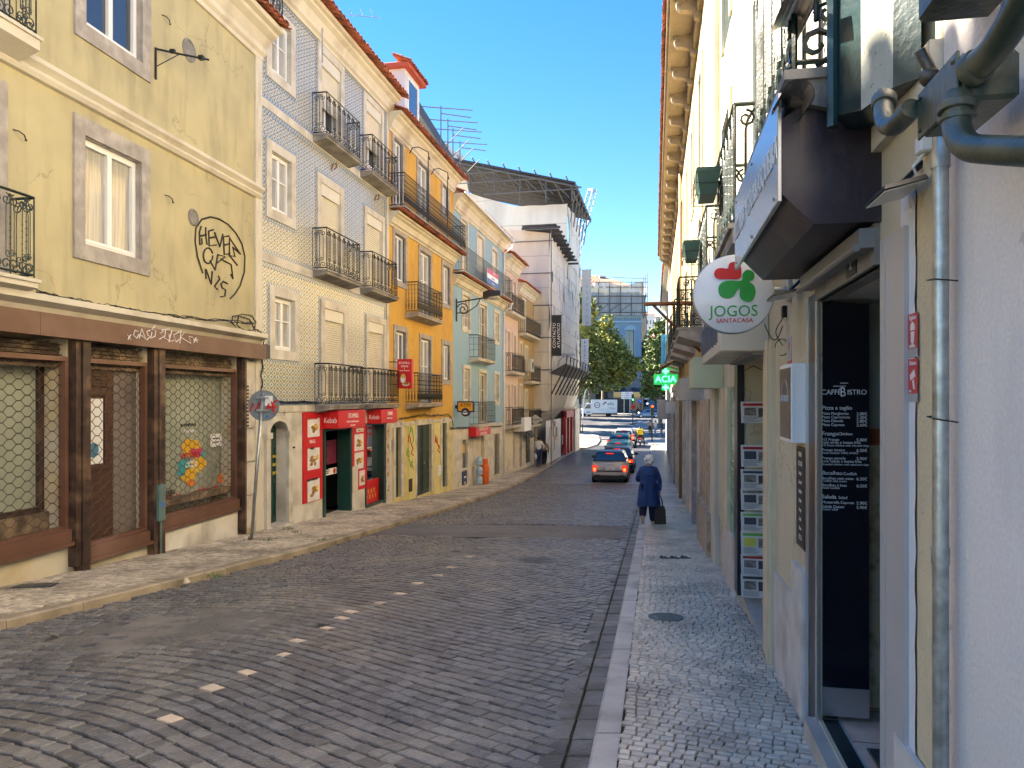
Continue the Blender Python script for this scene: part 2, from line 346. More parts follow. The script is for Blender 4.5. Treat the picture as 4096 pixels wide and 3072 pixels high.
def rail_panel(b,P,L,z0,H,style,pitch=.12,r=.008):
    """railing pattern in a plane; P(x) -> (s,o), x 0..L"""
    def T(pts,rr=r,n=4): b.tube([(*P(x),z) for x,z in pts],rr,n,cap=False)
    zt=z0+H; T([(0,zt),(L,zt)],.018); T([(0,z0+.05),(L,z0+.05)],.012)
    if style=='plain':
        T([(0,zt-.12),(L,zt-.12)],.007); n=max(2,round(L/pitch))
        for i in range(n+1): T([(L*i/n,z0+.05),(L*i/n,zt)],r*.9)
        for k in (.35,.6): T([(0,z0+H*k),(L,z0+H*k)],r*.7)
    elif style=='baluster':
        T([(0,zt-.09),(L,zt-.09)],.009); n=max(2,round(L/.10))
        for i in range(n+1):
            x=L*i/n; T([(x,z0+.05),(x,zt)],r)
            b.lathe([(.006,z0+.08),(.020,z0+.18),(.022,z0+.26),(.010,z0+.36)],(*P(x),0),5)
            for q in (.48,.62,.76): b.lathe([(.006,z0+H*q-.035),(.017,z0+H*q),(.006,z0+H*q+.035)],(*P(x),0),5)
            if i<n: T([(x,z0+.34),(x+L/n/2,z0+.42),(x+L/n,z0+.34)],r*.8)
    else:
        n=max(1,round(L/(pitch*2.2))); w=L/n; T([(0,z0+.02),(0,zt)],.012); T([(L,z0+.02),(L,zt)],.012)
        for i in range(n):
            x=w*i; c=x+w/2; q=w*.25
            T([(c,z0+.05),(c,zt-.05)],r); T([(c-q,z0+H*.22),(c-q,zt-H*.22)],r); T([(c+q,z0+H*.22),(c+q,zt-H*.22)],r)
            for k in (.36,.44,.52,.60,.68): b.lathe([(.005,z0+H*k-.02),(.014,z0+H*k),(.005,z0+H*k+.02)],(*P(c),0),4)
            for sgn in (-1,1):
                # pairs of C scrolls top and bottom, S scroll ends
                T([(c+sgn*q,zt-H*.22)]+[(c+sgn*(q-abs(q)*.9*(1-math.cos(t*math.pi))/2*1.0),zt-H*.22+H*.18*math.sin(t*math.pi/2)) for t in (.3,.6,.9)],r)
                T(curl((c+sgn*q*.95,zt-H*.12),H*.075,math.pi/2 if sgn>0 else math.pi/2,1.3,11,.8,sgn),r)
                T(curl((c+sgn*q*1.0,z0+H*.12),H*.085,-math.pi/2,1.3,11,.8,-sgn),r)
                T(curl((c+sgn*q*.5,z0+H*.25),H*.05,0,1.2,9,.7,sgn),r*.8)
def balcony(f,par,s0,s1,z,proj=.35,H=.95,style='scroll',slab=.16,sm=None,rm=None,toplevel=False,brackets=False,name='balcony',tiles=False,r=.008):
    b=MB(f); b.loft([[(s0-.04,0,z-slab*.9),(s0-.04,proj+.02,z-slab*.4),(s0-.04,proj+.02,z),(s0-.04,0,z)],[(s1+.04,0,z-slab*.9),(s1+.04,proj+.02,z-slab*.4),(s1+.04,proj+.02,z),(s1+.04,0,z)]])
    b.box(s0-.06,s1+.06,0.001,proj+.05,z,z+.04)
    if brackets:
        for a in (s0+.1,s1-.1-.12): b.prism([(0,z-slab-.3),(proj*.8,z-slab*.5),(proj*.8,z-slab*.4),(0,z-slab*.4)],a,a+.12,0)
    B=b.build(name,sm or concrete,par)
    b=MB(f); rail_panel(b,lambda x:(s0+x,proj),s1-s0,z+.04,H,style,r=r); rail_panel(b,lambda x:(s0,x),proj,z+.04,H,style if style!='scroll' else 'scroll',pitch=proj/2.2,r=r); rail_panel(b,lambda x:(s1,x),proj,z+.04,H,style,pitch=proj/2.2,r=r)
    b.build('railing',rm or iron,B); return B
def eave_tiles(f,par,s0,s1,z,o0,o1,slope=.35,name='roof_tiles',pitch=.21,rows=2,m=None):
    b=MB(f); n=max(1,round((s1-s0)/pitch)); p=(s1-s0)/n; d=(o1-o0)/rows
    for i in range(n):
        c=s0+p*(i+.5)
        for k in range(rows):
            oa=o1-d*k+RND.uniform(-.01,.01); ob=oa-d*1.15; za=z+d*k*slope+RND.uniform(-.006,.006); zb=za+d*slope*1.15-.01
            for fl,rr,cc,dz in ((1,.46*p,c,.03),(-1,.44*p,c+p/2,.035)):
                A=[];
                for (o_,z_,R_) in ((oa,za,rr),(ob,zb,rr*.8)):
                    for th in (.012,0): A.append([(cc-math.cos(t*math.pi/5)*(R_-.012+th),o_,z_+dz+fl*math.sin(t*math.pi/5)*(R_-.012+th)*.75) for t in range(6)])
                v=A[0]+A[1]+A[2]+A[3]; fs=[]
                for t in range(5): fs+=[(t,t+1,13+t,12+t),(6+t,7+t,19+t,18+t),(t,t+1,7+t,6+t),(12+t,13+t,19+t,18+t)]
                b.add(v,fs)
    return b.build(name,m or terra,par)
def cornice(f,par,s0,s1,prof,m=None,name='cornice'):
    """prof = [(o,z)] closed polygon swept along s"""
    return MB(f).prism(prof,s0,s1,0).build(name,m or cream,par)
def big_cornice(f,par,s0,s1,z,h=.5,o=.42,m=None,name='cornice'):
    return cornice(f,par,s0,s1,[(-.02,z),(.05,z),(.06,z+.12*h),(.12,z+.2*h),(.13,z+.35*h),(o*.5,z+.6*h),(o*.75,z+.72*h),(o*.8,z+.8*h),(o,z+.84*h),(o,z+h),(-.02,z+h)],m,name)
def sign_box(f,name,label,cat,s0,s1,o0,o1,z0,z1,m,group=None,edge=None,c=.01):
    q=at(f,s0,o0,z0); b=MB(q); b.cbox(0,s1-s0,0,o1-o0,z0,z1,c); o=b.build(name,m,None,loc=f.W(s0,o0,z0),rot=(0,0,f.rz),label=label,cat=cat,group=group); o['_']=0; del o['_']; return o,q
# ================= GROUND =================
asph=mat('asphalt',(.15,.145,.14),.7,0,.3,9,.9,90,c2=(.10,.098,.092),s2=1.2,t2=.55,w2=.15)
mortar=mat('joint_grit',(.045,.040,.033),.95,0,.4,20,.5,90)
setts=mat('basalt_setts',(.125,.126,.130),.30,0,.3,14,.7,45,isl=.30,c2=(.20,.185,.16),s2=.9,t2=.60,w2=.12)
setts2=mat('pale_marker_setts',(.55,.44,.33),.55,0,.1,9,.3,45,isl=.1)
calc=mat('limestone_calcada',(.64,.55,.44),.30,0,.12,10,.45,50,isl=.16,c2=(.34,.28,.22),s2=1.6,t2=.58,w2=.14)
calcl=mat('sandy_limestone_calcada',(.52,.45,.34),.6,0,.15,10,.45,50,isl=.28,c2=(.22,.18,.13),s2=1.3,t2=.57,w2=.14)
kerbm=mat('kerb_limestone',(.46,.43,.39),.5,0,.15,5,.4,40,isl=.12,c2=(.22,.20,.17),s2=2.5,t2=.6)
kerbl=mat('ochre_kerb_limestone',(.36,.29,.20),.6,0,.2,5,.4,40,isl=.12,c2=(.18,.15,.10),s2=2.5,t2=.55)
KX=[(-40,-14.),(-10,-9.),(0,-6.6),(4,-5.65),(7.14,-4.90),(8.5,-4.50),(10.7,-3.87),(12.75,-3.35),(18.9,-2.2),(24.2,-1.22),(36.8,.82),(46,2.45),(54.8,4.15),(66,6.4)]
def xl(Y): return float(np.interp(Y,[a for a,_ in KX],[b for _,b in KX]))
def xr(Y): return -.35+.193*Y
def wx_r(Y): return .93+.193*Y
RD=.10
def strip(XA,XB,Ys,dz,nx=10,b=None,mi=0,gf=g):
    b=b or MB(); vs=[]; 
    for Y in Ys:
        for i in range(nx+1): t=i/nx; vs.append((XA(Y)*(1-t)+XB(Y)*t,Y,gf(Y)+dz))
    n=nx+1; b.add(vs,[(j*n+i,j*n+i+1,(j+1)*n+i+1,(j+1)*n+i) for j in range(len(Ys)-1) for i in range(nx)],mi); return b
def stones(name_b,XA,XB,y0,y1,pw,ph,dz,gap,h,mi_fn,jit,arc,seed,slope=0.0,wav=.05):
    """rows of separate bevelled stones between two curves; returned into an MB"""
    rs=np.random.RandomState(seed); V=[];Fq=[];MI=[]; off=0; T=np.linspace(0,1,60); HP=np.array([arc(t) for t in T])
    Wd=XB(10)-XA(10); H=np.concatenate([[0],np.cumsum((HP[1:]+HP[:-1])/2*(T[1]-T[0])*Wd)]); H=H-H.mean()
    i=0; yc=y0-abs(H).max()
    while yc<y1+abs(H).max():
        t=-.04
        while t<1.0:
            yr=yc+np.interp(t,T,H); a,c=XA(yr),XB(yr); W_=max(c-a,.3); hp=np.interp(t,T,HP)+.10*math.sin(yr*.9+t*4+seed); k=1/math.hypot(1,hp)
            w=pw*(.80+.42*rs.rand()); dt=w*k/W_; x=a+t*W_
            cx=x+w*k/2
            if y0<yr<y1 and a+.01<cx<c-.01:
                D=ph*1.0; cs=[]
                for dx,dn in ((gap/2,gap/2),(w-gap/2,gap/2),(w-gap/2,D-gap/2),(gap/2,D-gap/2)):
                    X=x+dx*k-dn*hp*k; Y=yr+dx*hp*k+dn*k
                    Y+=wav*.5*math.sin(X*2.3+seed)*math.sin(Y*.8); X+=wav*.4*math.sin(Y*1.9+seed)
                    cs.append((X+rs.uniform(-jit,jit),Y+rs.uniform(-jit,jit)))
                mx=sum(p[0] for p in cs)/4; my=sum(p[1] for p in cs)/4; hh=h*(.85+.3*rs.rand()); tx,ty=rs.randn(2)*.022; base=g(my)+dz
                for s_,z_ in ((1.0,-.03),(.98,hh*.5),(.91,hh*.90),(.7,hh)):
                    for (qx,qy) in cs:
                        X=mx+(qx-mx)*s_; Y=my+(qy-my)*s_; V.append((X,Y,base-(.068*(Y-my) if my<34 else 0)+z_+(X-mx)*tx+(Y-my)*ty))
                o=off
                for r_ in range(3):
                    for q in range(4): k2=(q+1)%4; Fq.append((o+r_*4+q,o+r_*4+k2,o+r_*4+4+k2,o+r_*4+4+q))
                Fq.append((o+12,o+13,o+14,o+15)); MI+=[mi_fn(mx,my)]*13; off+=16
            t+=dt
        yc+=ph*1.12; i+=1
    o=len(name_b.v); name_b.v+=V; name_b.f+=[tuple(i+o for i in q) for q in Fq]; name_b.mi+=MI
YS=[-40,-20,-10]+[ -8+.5*i for i in range(0,150)]+[70,75,80,90,100,110,120,130,150,180,250]
# one ground sheet to the horizon, under everything
def gg(Y): return g(Y)-.35
Yg=[-60,-30,0,10,20,28,33,38,44,52,60,80,95,110,130,150,180,250,400]
b=MB(); strip(lambda Y:-500,lambda Y:700,Yg,-.33,12,b); b.build('ground',mat('ground_soil',(.16,.14,.11),.95,0,.2,1,.3),kind='structure')
# marker stones under picture points
MK=[ground_at(u,v,-RD) for u,v in ((211,693),(164,720),(249,674),(280,657),(302,643),(326,628),(342,619),(357,612),(377,604.5),(400,594),(418,583),(436,575),(446,568.5),(470,557))]
PATCH=(14.55,17.1)
def rmi(x,y): return 0
road=MB(); strip(lambda Y:xl(Y)-.02,lambda Y:xr(Y)+.02,[y for y in YS if y<=66],-RD-.012,10,road,2)
def patchL(x,y): return ((x+3.15)/1.15)**2+((y-7.35-.25*(x+3))/.85)**2+.55*math.sin(x*6+y*3)*math.sin(y*8)+.3*math.sin(x*17)*math.sin(y*15)<.85
S1=MB(); stones(S1,lambda Y:xl(Y)+.02,lambda Y:xr(Y)-.265,2.0,46,.152,.118,-RD-.003,.016,.020,rmi,.006,lambda t:-.72*min(1,max(0,(t-.22)/.35)),3,wav=.06)
# leave out the stones where asphalt was laid over them
nst=len(S1.v)//16; keepv=[]; 
A=np.array(S1.v).reshape(-1,16,3); FI=np.array(S1.f).reshape(-1,13,4); MI=np.array(S1.mi).reshape(-1,13); base_f=FI[0]
ctr=A.mean(axis=1); keep=[]
for k in range(nst):
    x,y=ctr[k,0],ctr[k,1]
    if 1 and (PATCH[0]+.10*math.sin(x*2.1)-.14*x-.1*math.sin(x*6) < y < PATCH[1]+.12*math.sin(x*1.7+1)-.10*x): continue
    if patchL(x,y):
        if RND.random()<.72: continue
        A[k,:,2]-=.004
    keep.append(k)
A=A[keep]; MI=MI[keep]; o=len(road.v); cc=A.mean(axis=1)
for m_ in MK: MI[np.argmin((cc[:,0]-m_[0])**2+(cc[:,1]-m_[1])**2)]=1

road.v+= [tuple(p) for p in A.reshape(-1,3)]; road.f+=[tuple(int(i)+o+16*k for i in q) for k in range(len(keep)) for q in base_f]; road.mi+=[int(x) for x in MI.reshape(-1)]
# asphalt repair across the street and the worn patch by the left kerb
vs=[];nx=40
for j in range(13):
    for i in range(nx+1):
        Yb=PATCH[0]+(PATCH[1]-PATCH[0])*j/12; X=xl(Yb)+.03+(xr(Yb)-.33-xl(Yb))*i/nx; lo=PATCH[0]-.14*X+.04*math.sin(X*9); hi=PATCH[1]-.10*X+.05*math.sin(X*7); Y=lo+(hi-lo)*j/12+(RND.uniform(-.07,.07) if j in (0,12) else 0)
        vs.append((X,Y,g(Y)-RD+.008+RND.uniform(-.003,.003)))
road.add(vs,[(j*(nx+1)+i,j*(nx+1)+i+1,(j+1)*(nx+1)+i+1,(j+1)*(nx+1)+i) for j in range(12) for i in range(nx)],3)
vs=[(-3.05,7.35,g(7.35)-RD+.012)]; n=48
for rr in (.5,1.0,1.12):
    for i in range(n):
        a=2*math.pi*i/n; x=-3.05+1.3*rr*math.cos(a)*(1+.13*math.sin(5*a)+.08*math.sin(11*a+1)); y=7.35+.25*(x+3)+1.05*rr*math.sin(a)*(1+.13*math.sin(5*a)+.08*math.sin(9*a)); vs.append((x,y,g(y)-RD+(.009 if rr<.6 else .004 if rr<1.05 else -.03)+RND.uniform(-.003,.003)))
road.add(vs,[(0,1+i,1+(i+1)%n) for i in range(n)]+[(1+k*n+i,1+(k+1)*n+i,1+(k+1)*n+(i+1)%n,1+k*n+(i+1)%n) for k in (0,1) for i in range(n)],4)
# gutter course beside the right kerb: longer pale stones
rs=np.random.RandomState(9); y=1.5
while y<46:
    L_=.22+.12*rs.rand()
    for c in range(2):
        x0=xr(y)-.31+.155*c; vs=[]; hh=.012+.012*rs.rand()
        cs=[(x0+.003,y+.006),(x0+.150,y+.006),(x0+.150+.193*L_,y+L_-.006),(x0+.003+.193*L_,y+L_-.006)]; mx=sum(p[0] for p in cs)/4; my=sum(p[1] for p in cs)/4
        for s_,z_ in ((1,-.03),(.97,hh*.5),(.9,hh)):
            for qx,qy in cs: X=mx+(qx-mx)*s_; Y=my+(qy-my)*s_; vs.append((X+rs.uniform(-.004,.004),Y,g(Y)-RD-.005+z_))
        road.add(vs,[(r_*4+k,r_*4+(k+1)%4,r_*4+4+(k+1)%4,r_*4+4+k) for r_ in (0,1) for k in range(4)]+[(8,9,10,11)],5)
    y+=L_
def stone_tex(n,c,c2,sc,rough,rw=.14,rh=.11):
    q=NX(n,rough); br=q.T.nodes.new('ShaderNodeTexBrick'); br.inputs['Scale'].default_value=1; br.inputs['Brick Width'].default_value=rw; br.inputs['Row Height'].default_value=rh; br.inputs['Mortar Size'].default_value=.008
    br.inputs['Color1'].default_value=c+(1,); br.inputs['Color2'].default_value=tuple(x*1.5 for x in c)+(1,); br.inputs['Mortar'].default_value=c2+(1,)
    nn=q.T.nodes.new('ShaderNodeTexNoise'); nn.inputs['Scale'].default_value=1.2; q.T.links.new(q.co,nn.inputs[0]); vm=q.T.nodes.new('ShaderNodeVectorMath'); vm.operation='MULTIPLY_ADD'; q.T.links.new(nn.outputs['Color'],vm.inputs[0]); vm.inputs[1].default_value=(.25,.25,0); q.T.links.new(q.co,vm.inputs[2]); q.T.links.new(vm.outputs[0],br.inputs['Vector'])
    q.bump(br.outputs['Fac'],.6,-.012); return q.col(br.outputs['Color'])
gut=mat('gutter_stone',(.15,.145,.135),.5,0,.25,10,.5,45,isl=.3,c2=(.07,.065,.055),s2=3,t2=.5)
worn=mat('worn_gravelly_asphalt',(.15,.14,.125),.85,0,.45,30,1.0,120,c2=(.25,.23,.20),s2=2.4,t2=.55,w2=.1)
strip(lambda Y:xl(Y)+.0,lambda Y:xr(Y)-.02,[y for y in YS if 46<=y<=66],-RD+.004,10,road,6)
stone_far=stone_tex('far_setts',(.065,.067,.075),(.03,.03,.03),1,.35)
road.build('road',[setts,setts2,mortar,asph,worn,gut,stone_far],kind='structure',smooth=False)
# right pavement
pv=MB(); YP=[y for y in YS if y<=66]
strip(lambda Y:xr(Y)+.02,lambda Y:wx_r(Y)+.4,YP,-.010,4,pv,1)
stones(pv,lambda Y:xr(Y)+.115,lambda Y:wx_r(Y)+.04,2.3,34,.078,.062,-.004,.010,.012,lambda x,y:0,.004,lambda t:-.42,11,wav=.02)
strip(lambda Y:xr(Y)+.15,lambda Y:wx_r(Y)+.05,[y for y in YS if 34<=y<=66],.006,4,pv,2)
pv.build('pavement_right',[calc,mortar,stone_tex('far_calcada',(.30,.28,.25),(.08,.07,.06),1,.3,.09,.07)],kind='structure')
def kerb(nm,XA,side,y0,y1,w,m_,seed):
    rs=np.random.RandomState(seed); b=MB(); y=y0
    while y<y1:
        L_=.75+.6*rs.rand(); ye=min(y+L_,y1)-.012; dz=rs.uniform(-.006,.006); c=.018
        R_=[]
        for Y in (y,ye):
            x=XA(Y); zt=g(Y)+.012+dz; zb=g(Y)-RD-.05
            R_.append([(x,Y,zb),(x,Y,zt-c),(x+side*c,Y,zt),(x+side*w,Y,zt),(x+side*w,Y,zb)])
        b.loft(R_); y+=L_
    return b.build(nm,m_,kind='structure')
kerb('kerb_right',xr,1,1.2,66,.15,kerbm,2)
kerb('kerb_left',xl,-1,-6,62,.17,kerbl,4)
# left pavement
LF=lambda Y:xl(Y)-3.6
pv=MB(); strip(LF,lambda Y:xl(Y)-.02,YP,-.010,4,pv,1)
stones(pv,lambda Y:xl(Y)-(2.6 if Y<30 else 1.9),lambda Y:xl(Y)-.16,5.5,40,.085,.068,-.004,.009,.012,lambda x,y:0,.007,lambda t:.25-.5*t,21,wav=.05)
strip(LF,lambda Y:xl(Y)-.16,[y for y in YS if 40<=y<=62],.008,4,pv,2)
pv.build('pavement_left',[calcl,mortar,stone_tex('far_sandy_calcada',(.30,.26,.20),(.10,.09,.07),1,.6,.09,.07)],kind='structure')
# ================= LEFT SIDE =================
azulejo(); border_mat()
def fac_from(u,Y,vp,sg=-1): return Fac((u-CU)/F*Y,Y,vp,sg)
L1=fac_from(0,8.82,629); L2=fac_from(254,14.8,655); L3=fac_from(388,22.2,662); L4=fac_from(453,29.1,670); L5=fac_from(503,37.8,672); L6=fac_from(518,41.5,672)
Z1=lambda x,y:(.1959*x,.1959*y); Z2=lambda x,y:(.2109*x,275+.2109*y); Z3=lambda x,y:(237.5+.17335*x,.17335*y); Z4=lambda x,y:(237.5+.17335*x,275+.17335*y)
Z5=lambda x,y:(425+.12055*x,125+.12055*y); Z6=lambda x,y:(425+.12055*x,325+.12055*y)
def HH(f,Z,x0,x1,yt,yb,o=0):
    u0,vt=Z(x0,yt); _,vb=Z(x0,yb); u1,_=Z(x1,yt); return (f.s(u0,o),f.s(u1,o),f.z(u0,vb,o),f.z(u0,vt,o))
def GP(f,Z,o=.006): 
    def q(x,y,d=0): u,v=Z(x,y); return (f.s(u,o),o,f.z(u,v,o))
    return q
FT=lambda f,s,z,o: (lambda x,y,d: (s+x*(-f.sg),o+d,z+y))        # text on a front face
SD=lambda f,s,o,z: (lambda x,y,d: (s-d,o+x*(-f.sg),z+y))        # text on the face turned to the camera
# ---------- near yellow building ----------
ypl=plaster('lime_yellow_render',(.52,.455,.26),(.34,.30,.19),amt=.65)
f=L1; E=f.s(258); bd=f.root('yellow_building','pale yellow rendered building with a brown shop fascia and lattice grilles','building')
H=[HH(f,Z1,425,715,690,1245),HH(f,Z1,430,720,-330,125)]
HB=[(f.s(0,0)-.4,f.s(68),-1.86,.8,.5),(f.s(84),f.s(147),-2.16,.8,.6),(f.s(159),f.s(237),-2.03,.8,.5)]
SL=-8.5
H2=[(SL+1.6,SL+2.7,H[0][2],H[0][3]),(SL+1.6,SL+2.7,H[1][2],H[1][3]),(SL+4.2,SL+5.3,H[0][2]-.6,H[0][3]),(SL+4.2,SL+5.3,H[1][2]-.6,H[1][3]),(-1.05,-.12,1.45,3.6),(-1.05,-.12,4.35,6.5)]
wall(f,bd,SL,E,1.1,7.0,H+H2,ypl)
wall(f,bd,SL,E-.02,-2.9,1.1,HB+[(SL+1,SL+3.4,-2.1,.8,.3)],mat('ochre_plinth_plaster',(.50,.40,.23),.85,0,.2,2,.4,30,c2=(.55,.5,.4),s2=1.5,t2=.45),name='shop_wall',o=-.03)
for h in H: window(f,bd,h,sw=.2,sm=stone_d,gm=curt if h is H[0] else glass,bars=0,wt=.24,wb=.22)
for h in H2: window(f,bd,h,sw=.2,sm=stone_d,gm=curt)
cornice(f,bd,SL,E+.02,[(0,4.02),(.06,4.03),(.10,4.08),(.06,4.14),(.14,4.20),(.14,4.26),(0,4.30)],cream,'string_course')
cornice(f,bd,SL,E,[(0,1.08),(.06,1.10),(.10,1.16),(.22,1.22),(.22,1.30),(0,1.34)],cream,'shop_cornice')
big_cornice(f,bd,SL,E+.12,6.86,.62,.48)
MB(f).box(E-.14,E+.10,.0,.04,-2.6,6.95).build('corner_pilaster',cream,bd)
eave_tiles(f,bd,SL,E+.12,7.5,-.1,.62)
wall(f,bd,SL,E,7.4,9.2,[],mat('attic_render',(.6,.56,.46),.85,0,.1,2,.2),name='attic_wall',o=-1.4,bd=7)
eave_tiles(f,bd,SL,E,9.2,-3,-1.0,.4,rows=3,pitch=.24)
b=MB(f); rail_panel(b,lambda x:(x-2,.5),E+2.05,7.62,.9,'scroll'); rail_panel(b,lambda x:(E+.05,-.5+x),1.0,7.62,.9,'scroll'); b.build('railing',iron,bd)
balcony(f,bd,f.s(-60),f.s(34,.32),1.40,.32,.98,'scroll',rm=irong,sm=cream)
balcony(f,bd,f.s(-60),f.s(36,.36),4.32,.36,.98,'scroll',rm=irong,slab=.3,sm=cream)
# shop fronts
brn=mat('brown_shop_metal',(.13,.060,.038),.42,0,.12,4,.08,30,c2=(.20,.11,.08),s2=.9,t2=.6)
brd=mat('dark_brown_weathered_metal',(.06,.035,.026),.5,.3,.5,6,.2,30,c2=(.18,.11,.07),s2=4,t2=.6)
b=MB(f); b.box(SL,E-.02,0,.20,.79,1.08); 
for a in (-2.2,.4,3.3,E-.02): b.box(a-.012,a+.0,.2,.203,.79,1.08)
b.build('shop_fascia',brn,bd)
tanm=mat('rusty_tan_slats',(.30,.22,.14),.7,.2,.4,5,.3,20,c2=(.09,.06,.04),s2=3,t2=.5)
frost=mat('pale_green_shop_glass',(.34,.37,.29),.10,0,.12,1.2,0,spec=.7,coat=.4)
for i,(a,c,d,e,_) in enumerate(HB):
    b=MB(f)
    ring(b,a+.05,c-.05,d+.16,e-.3,.06,-.10,.0); b.box(a,c,-.14,.06,d-.06,d+.12); b.box(a-.05,c+.05,-.06,.085,d-.10,d-.05)
    fr=b.build('shop_window_frame',brn,bd)
    b=MB(f)
    for k in range(6): b.box(a,c,-.17,-.13+.012*(k%2),e-.05-.055*(k+1),e-.055*k-.06)
    b.build('shutter_box',tanm,fr)
    # lattice grille
    b=MB(f); w,h_=.135,.135; cols=int((c-a-.1)/w)+1; rows=int((e-d-.3)/h_)+2
    for r_ in range(rows):
        for q in range(cols):
            x=a+.06+q*w; z=d+.15+r_*h_+(h_/2 if q%2 else 0)
            if z>e-.02: continue
            rr=.006; P=[(x,z),(x+.045,z+0),]
            b.tube([(x-.02,-.07,z),(x+.045,-.07,z)],.008,4,0,False)
            for s_ in (1,-1):
                if x+w<c-.02: b.tube([(x+.045,-.07,z),(x+w-.02,-.07,z+s_*h_/2)],.0055,4,0,False)
    b.build('lattice_grille',mat('bronze_lattice',(.13,.085,.062),.4,.6,.3,8,0),fr)
for a,c in ((f.s(69.5),f.s(83)),(f.s(148.5),f.s(158.5)),(f.s(237.5),f.s(241))):
    b=MB(f); m_=(a+c)/2; z=-2.35 if c<3 else -2.6; b.box(a,m_-.03,-.02,.10,z+.1,.8); b.box(m_-.02,c,0,.12,z,.8); b.box(m_-.035,m_-.015,.0,.05,z,.8); b.build('shutter_post',brd,bd)
a,c,d,e,_=HB[0]; x=MB(f).box(a,c,-.42,-.40,d+.35,e-.3).build('shop_glass',frost,bd); MB(f).box(a,c,-.38,-.28,d+.1,d+.35).build('stall_riser',tanm,bd); b=MB(f); ring(b,a,c-.10,d+.42,e-.32,.08,-.4,-.34); b.build('inner_frame',brd,bd)
a,c,d,e,_=HB[1]; mm=a+(c-a)*.62
b=MB(f); b.box(a,mm,-.25,-.20,d,e); ring(b,a+.2,mm-.2,d+1.2,e-.75,.06,-.20,-.17); 
for k in range(7): b.box(a+.08,mm-.1,-.20,-.17,e-.62+.05*k,e-.59+.05*k)
b.build('shop_door',mat('dark_brown_door',(.09,.045,.03),.35,0,.1,4,.05),bd)
MB(f).box(mm,c,-.25,-.19,d,e).build('door_side_panel',mat('taupe_panel',(.20,.16,.14),.6,0,.35,2,.1,c2=(.19,.16,.14),s2=2),bd)
pp=MB(f).box(a+.22,mm-.22,-.199,-.19,d+1.22,e-.8).build('paper_notice',wht,bd)
b=MB(f); b.lathe([(.001,0),(.11,0),(.11,.004)],(a+.42,0,d+1.42),14,1); b.v=[(x_,-.188+y_*0,z_) for x_,y_,z_ in b.v]; b.build('round_sticker',mat('pale_blue_sticker',(.15,.42,.62),.5),pp)
a,c,d,e,_=HB[2]
dsp=MB(f).box(a,c,-.60,-.56,d,e).build('display_backdrop',mat('pale_backdrop',(.66,.68,.56),.9,0,.15,1),bd)
MB(f).box(a,c,-.56,-.12,d+.25,d+.36).build('display_sill',tanm,bd)
b=MB(f)
for k in range(60):
    x=RND.uniform(a+.05,c-.1); y=RND.uniform(-.48,-.38); h_=RND.uniform(.03,.11)*(1.3 if x<a+1.2 else 1)
    n=7; b.loft([[(x+.13*math.cos(t)*RND.uniform(.7,1.2),y+.1*math.sin(t),d+.36) for t in [2*math.pi*j/n for j in range(n)]],[(x+.05*math.cos(t),y+.05*math.sin(t),d+.36+h_) for t in [2*math.pi*j/n+.5 for j in range(n)]]])
b.build('pink_drapery',mat('crimson_cloth',(.42,.03,.07),.8,0,.4,9),bd,smooth=True)
gx=MB(f); gx.box(a,c,-.33,-.32,d+.36,e-.3); 
gm_=bpy.data.materials.new('clear_shop_glass'); gm_.use_nodes=True; T=gm_.node_tree; T.nodes.clear(); o_=T.nodes.new('ShaderNodeOutputMaterial'); m1=T.nodes.new('ShaderNodeMixShader'); t1=T.nodes.new('ShaderNodeBsdfTransparent'); g1=T.nodes.new('ShaderNodeBsdfGlossy'); g1.inputs['Roughness'].default_value=.02; fr_=T.nodes.new('ShaderNodeFresnel'); fr_.inputs[0].default_value=1.6
ad=T.nodes.new('ShaderNodeMath'); ad.operation='ADD'; ad.inputs[1].default_value=.04; T.links.new(fr_.outputs[0],ad.inputs[0]); T.links.new(ad.outputs[0],m1.inputs[0]); T.links.new(t1.outputs[0],m1.inputs[1]); T.links.new(g1.outputs[0],m1.inputs[2]); T.links.new(m1.outputs[0],o_.inputs[0]); MC['clear']=gm_
clear=gm_
gx.build('shop_glass',mat('reflection_veil_glass',(.46,.50,.40),.06,0,.25,1.1,0,alpha=.55,spec=.8,coat=.5),bd)  # pale reflection of the opposite facade put into the pane colour
# window sticker with coloured shapes
q=lambda x,y,o=-.315:(lambda u_,v_:(f.s(u_,o),o,f.z(u_,v_,o)))(*Z2(x,y))
def blob(b,x,y,rx,ry,mi,n=9,seed=0,o=-.315):
    rs=random.Random(seed); pts=[q(x+rx*math.cos(t)*rs.uniform(.75,1.1),y+ry*math.sin(t)*rs.uniform(.75,1.1),o) for t in [2*math.pi*j/n for j in range(n)]]
    b.add(pts+[(p[0],p[1]+.004,p[2]) for p in pts],[tuple(range(n)),tuple(range(n,2*n))]+[(j,(j+1)%n,n+(j+1)%n,n+j) for j in range(n)],mi)
b=MB(f)
for k,(x,y,rx,ry,mi) in enumerate([(905,820,45,48,0),(880,905,42,38,1),(940,900,38,40,2),(935,840,36,22,3),(895,950,42,34,0),(955,890,20,28,0),(905,985,22,18,4),(962,850,12,18,1),(860,935,22,22,1),(1047,965,18,26,4)]): blob(b,x,y,rx,ry,mi,seed=k,o=-.315+.0012*k)
st_=b.build('promotion_sticker',[mat('sticker_yellow',(.75,.42,.03),.5,b=0),mat('sticker_teal',(.03,.32,.36),.5,b=0),mat('sticker_sand',(.75,.52,.12),.5,b=0),mat('sticker_pink',(.6,.05,.14),.5,b=0),mat('sticker_orange',(.75,.2,.03),.5,b=0)],bd)
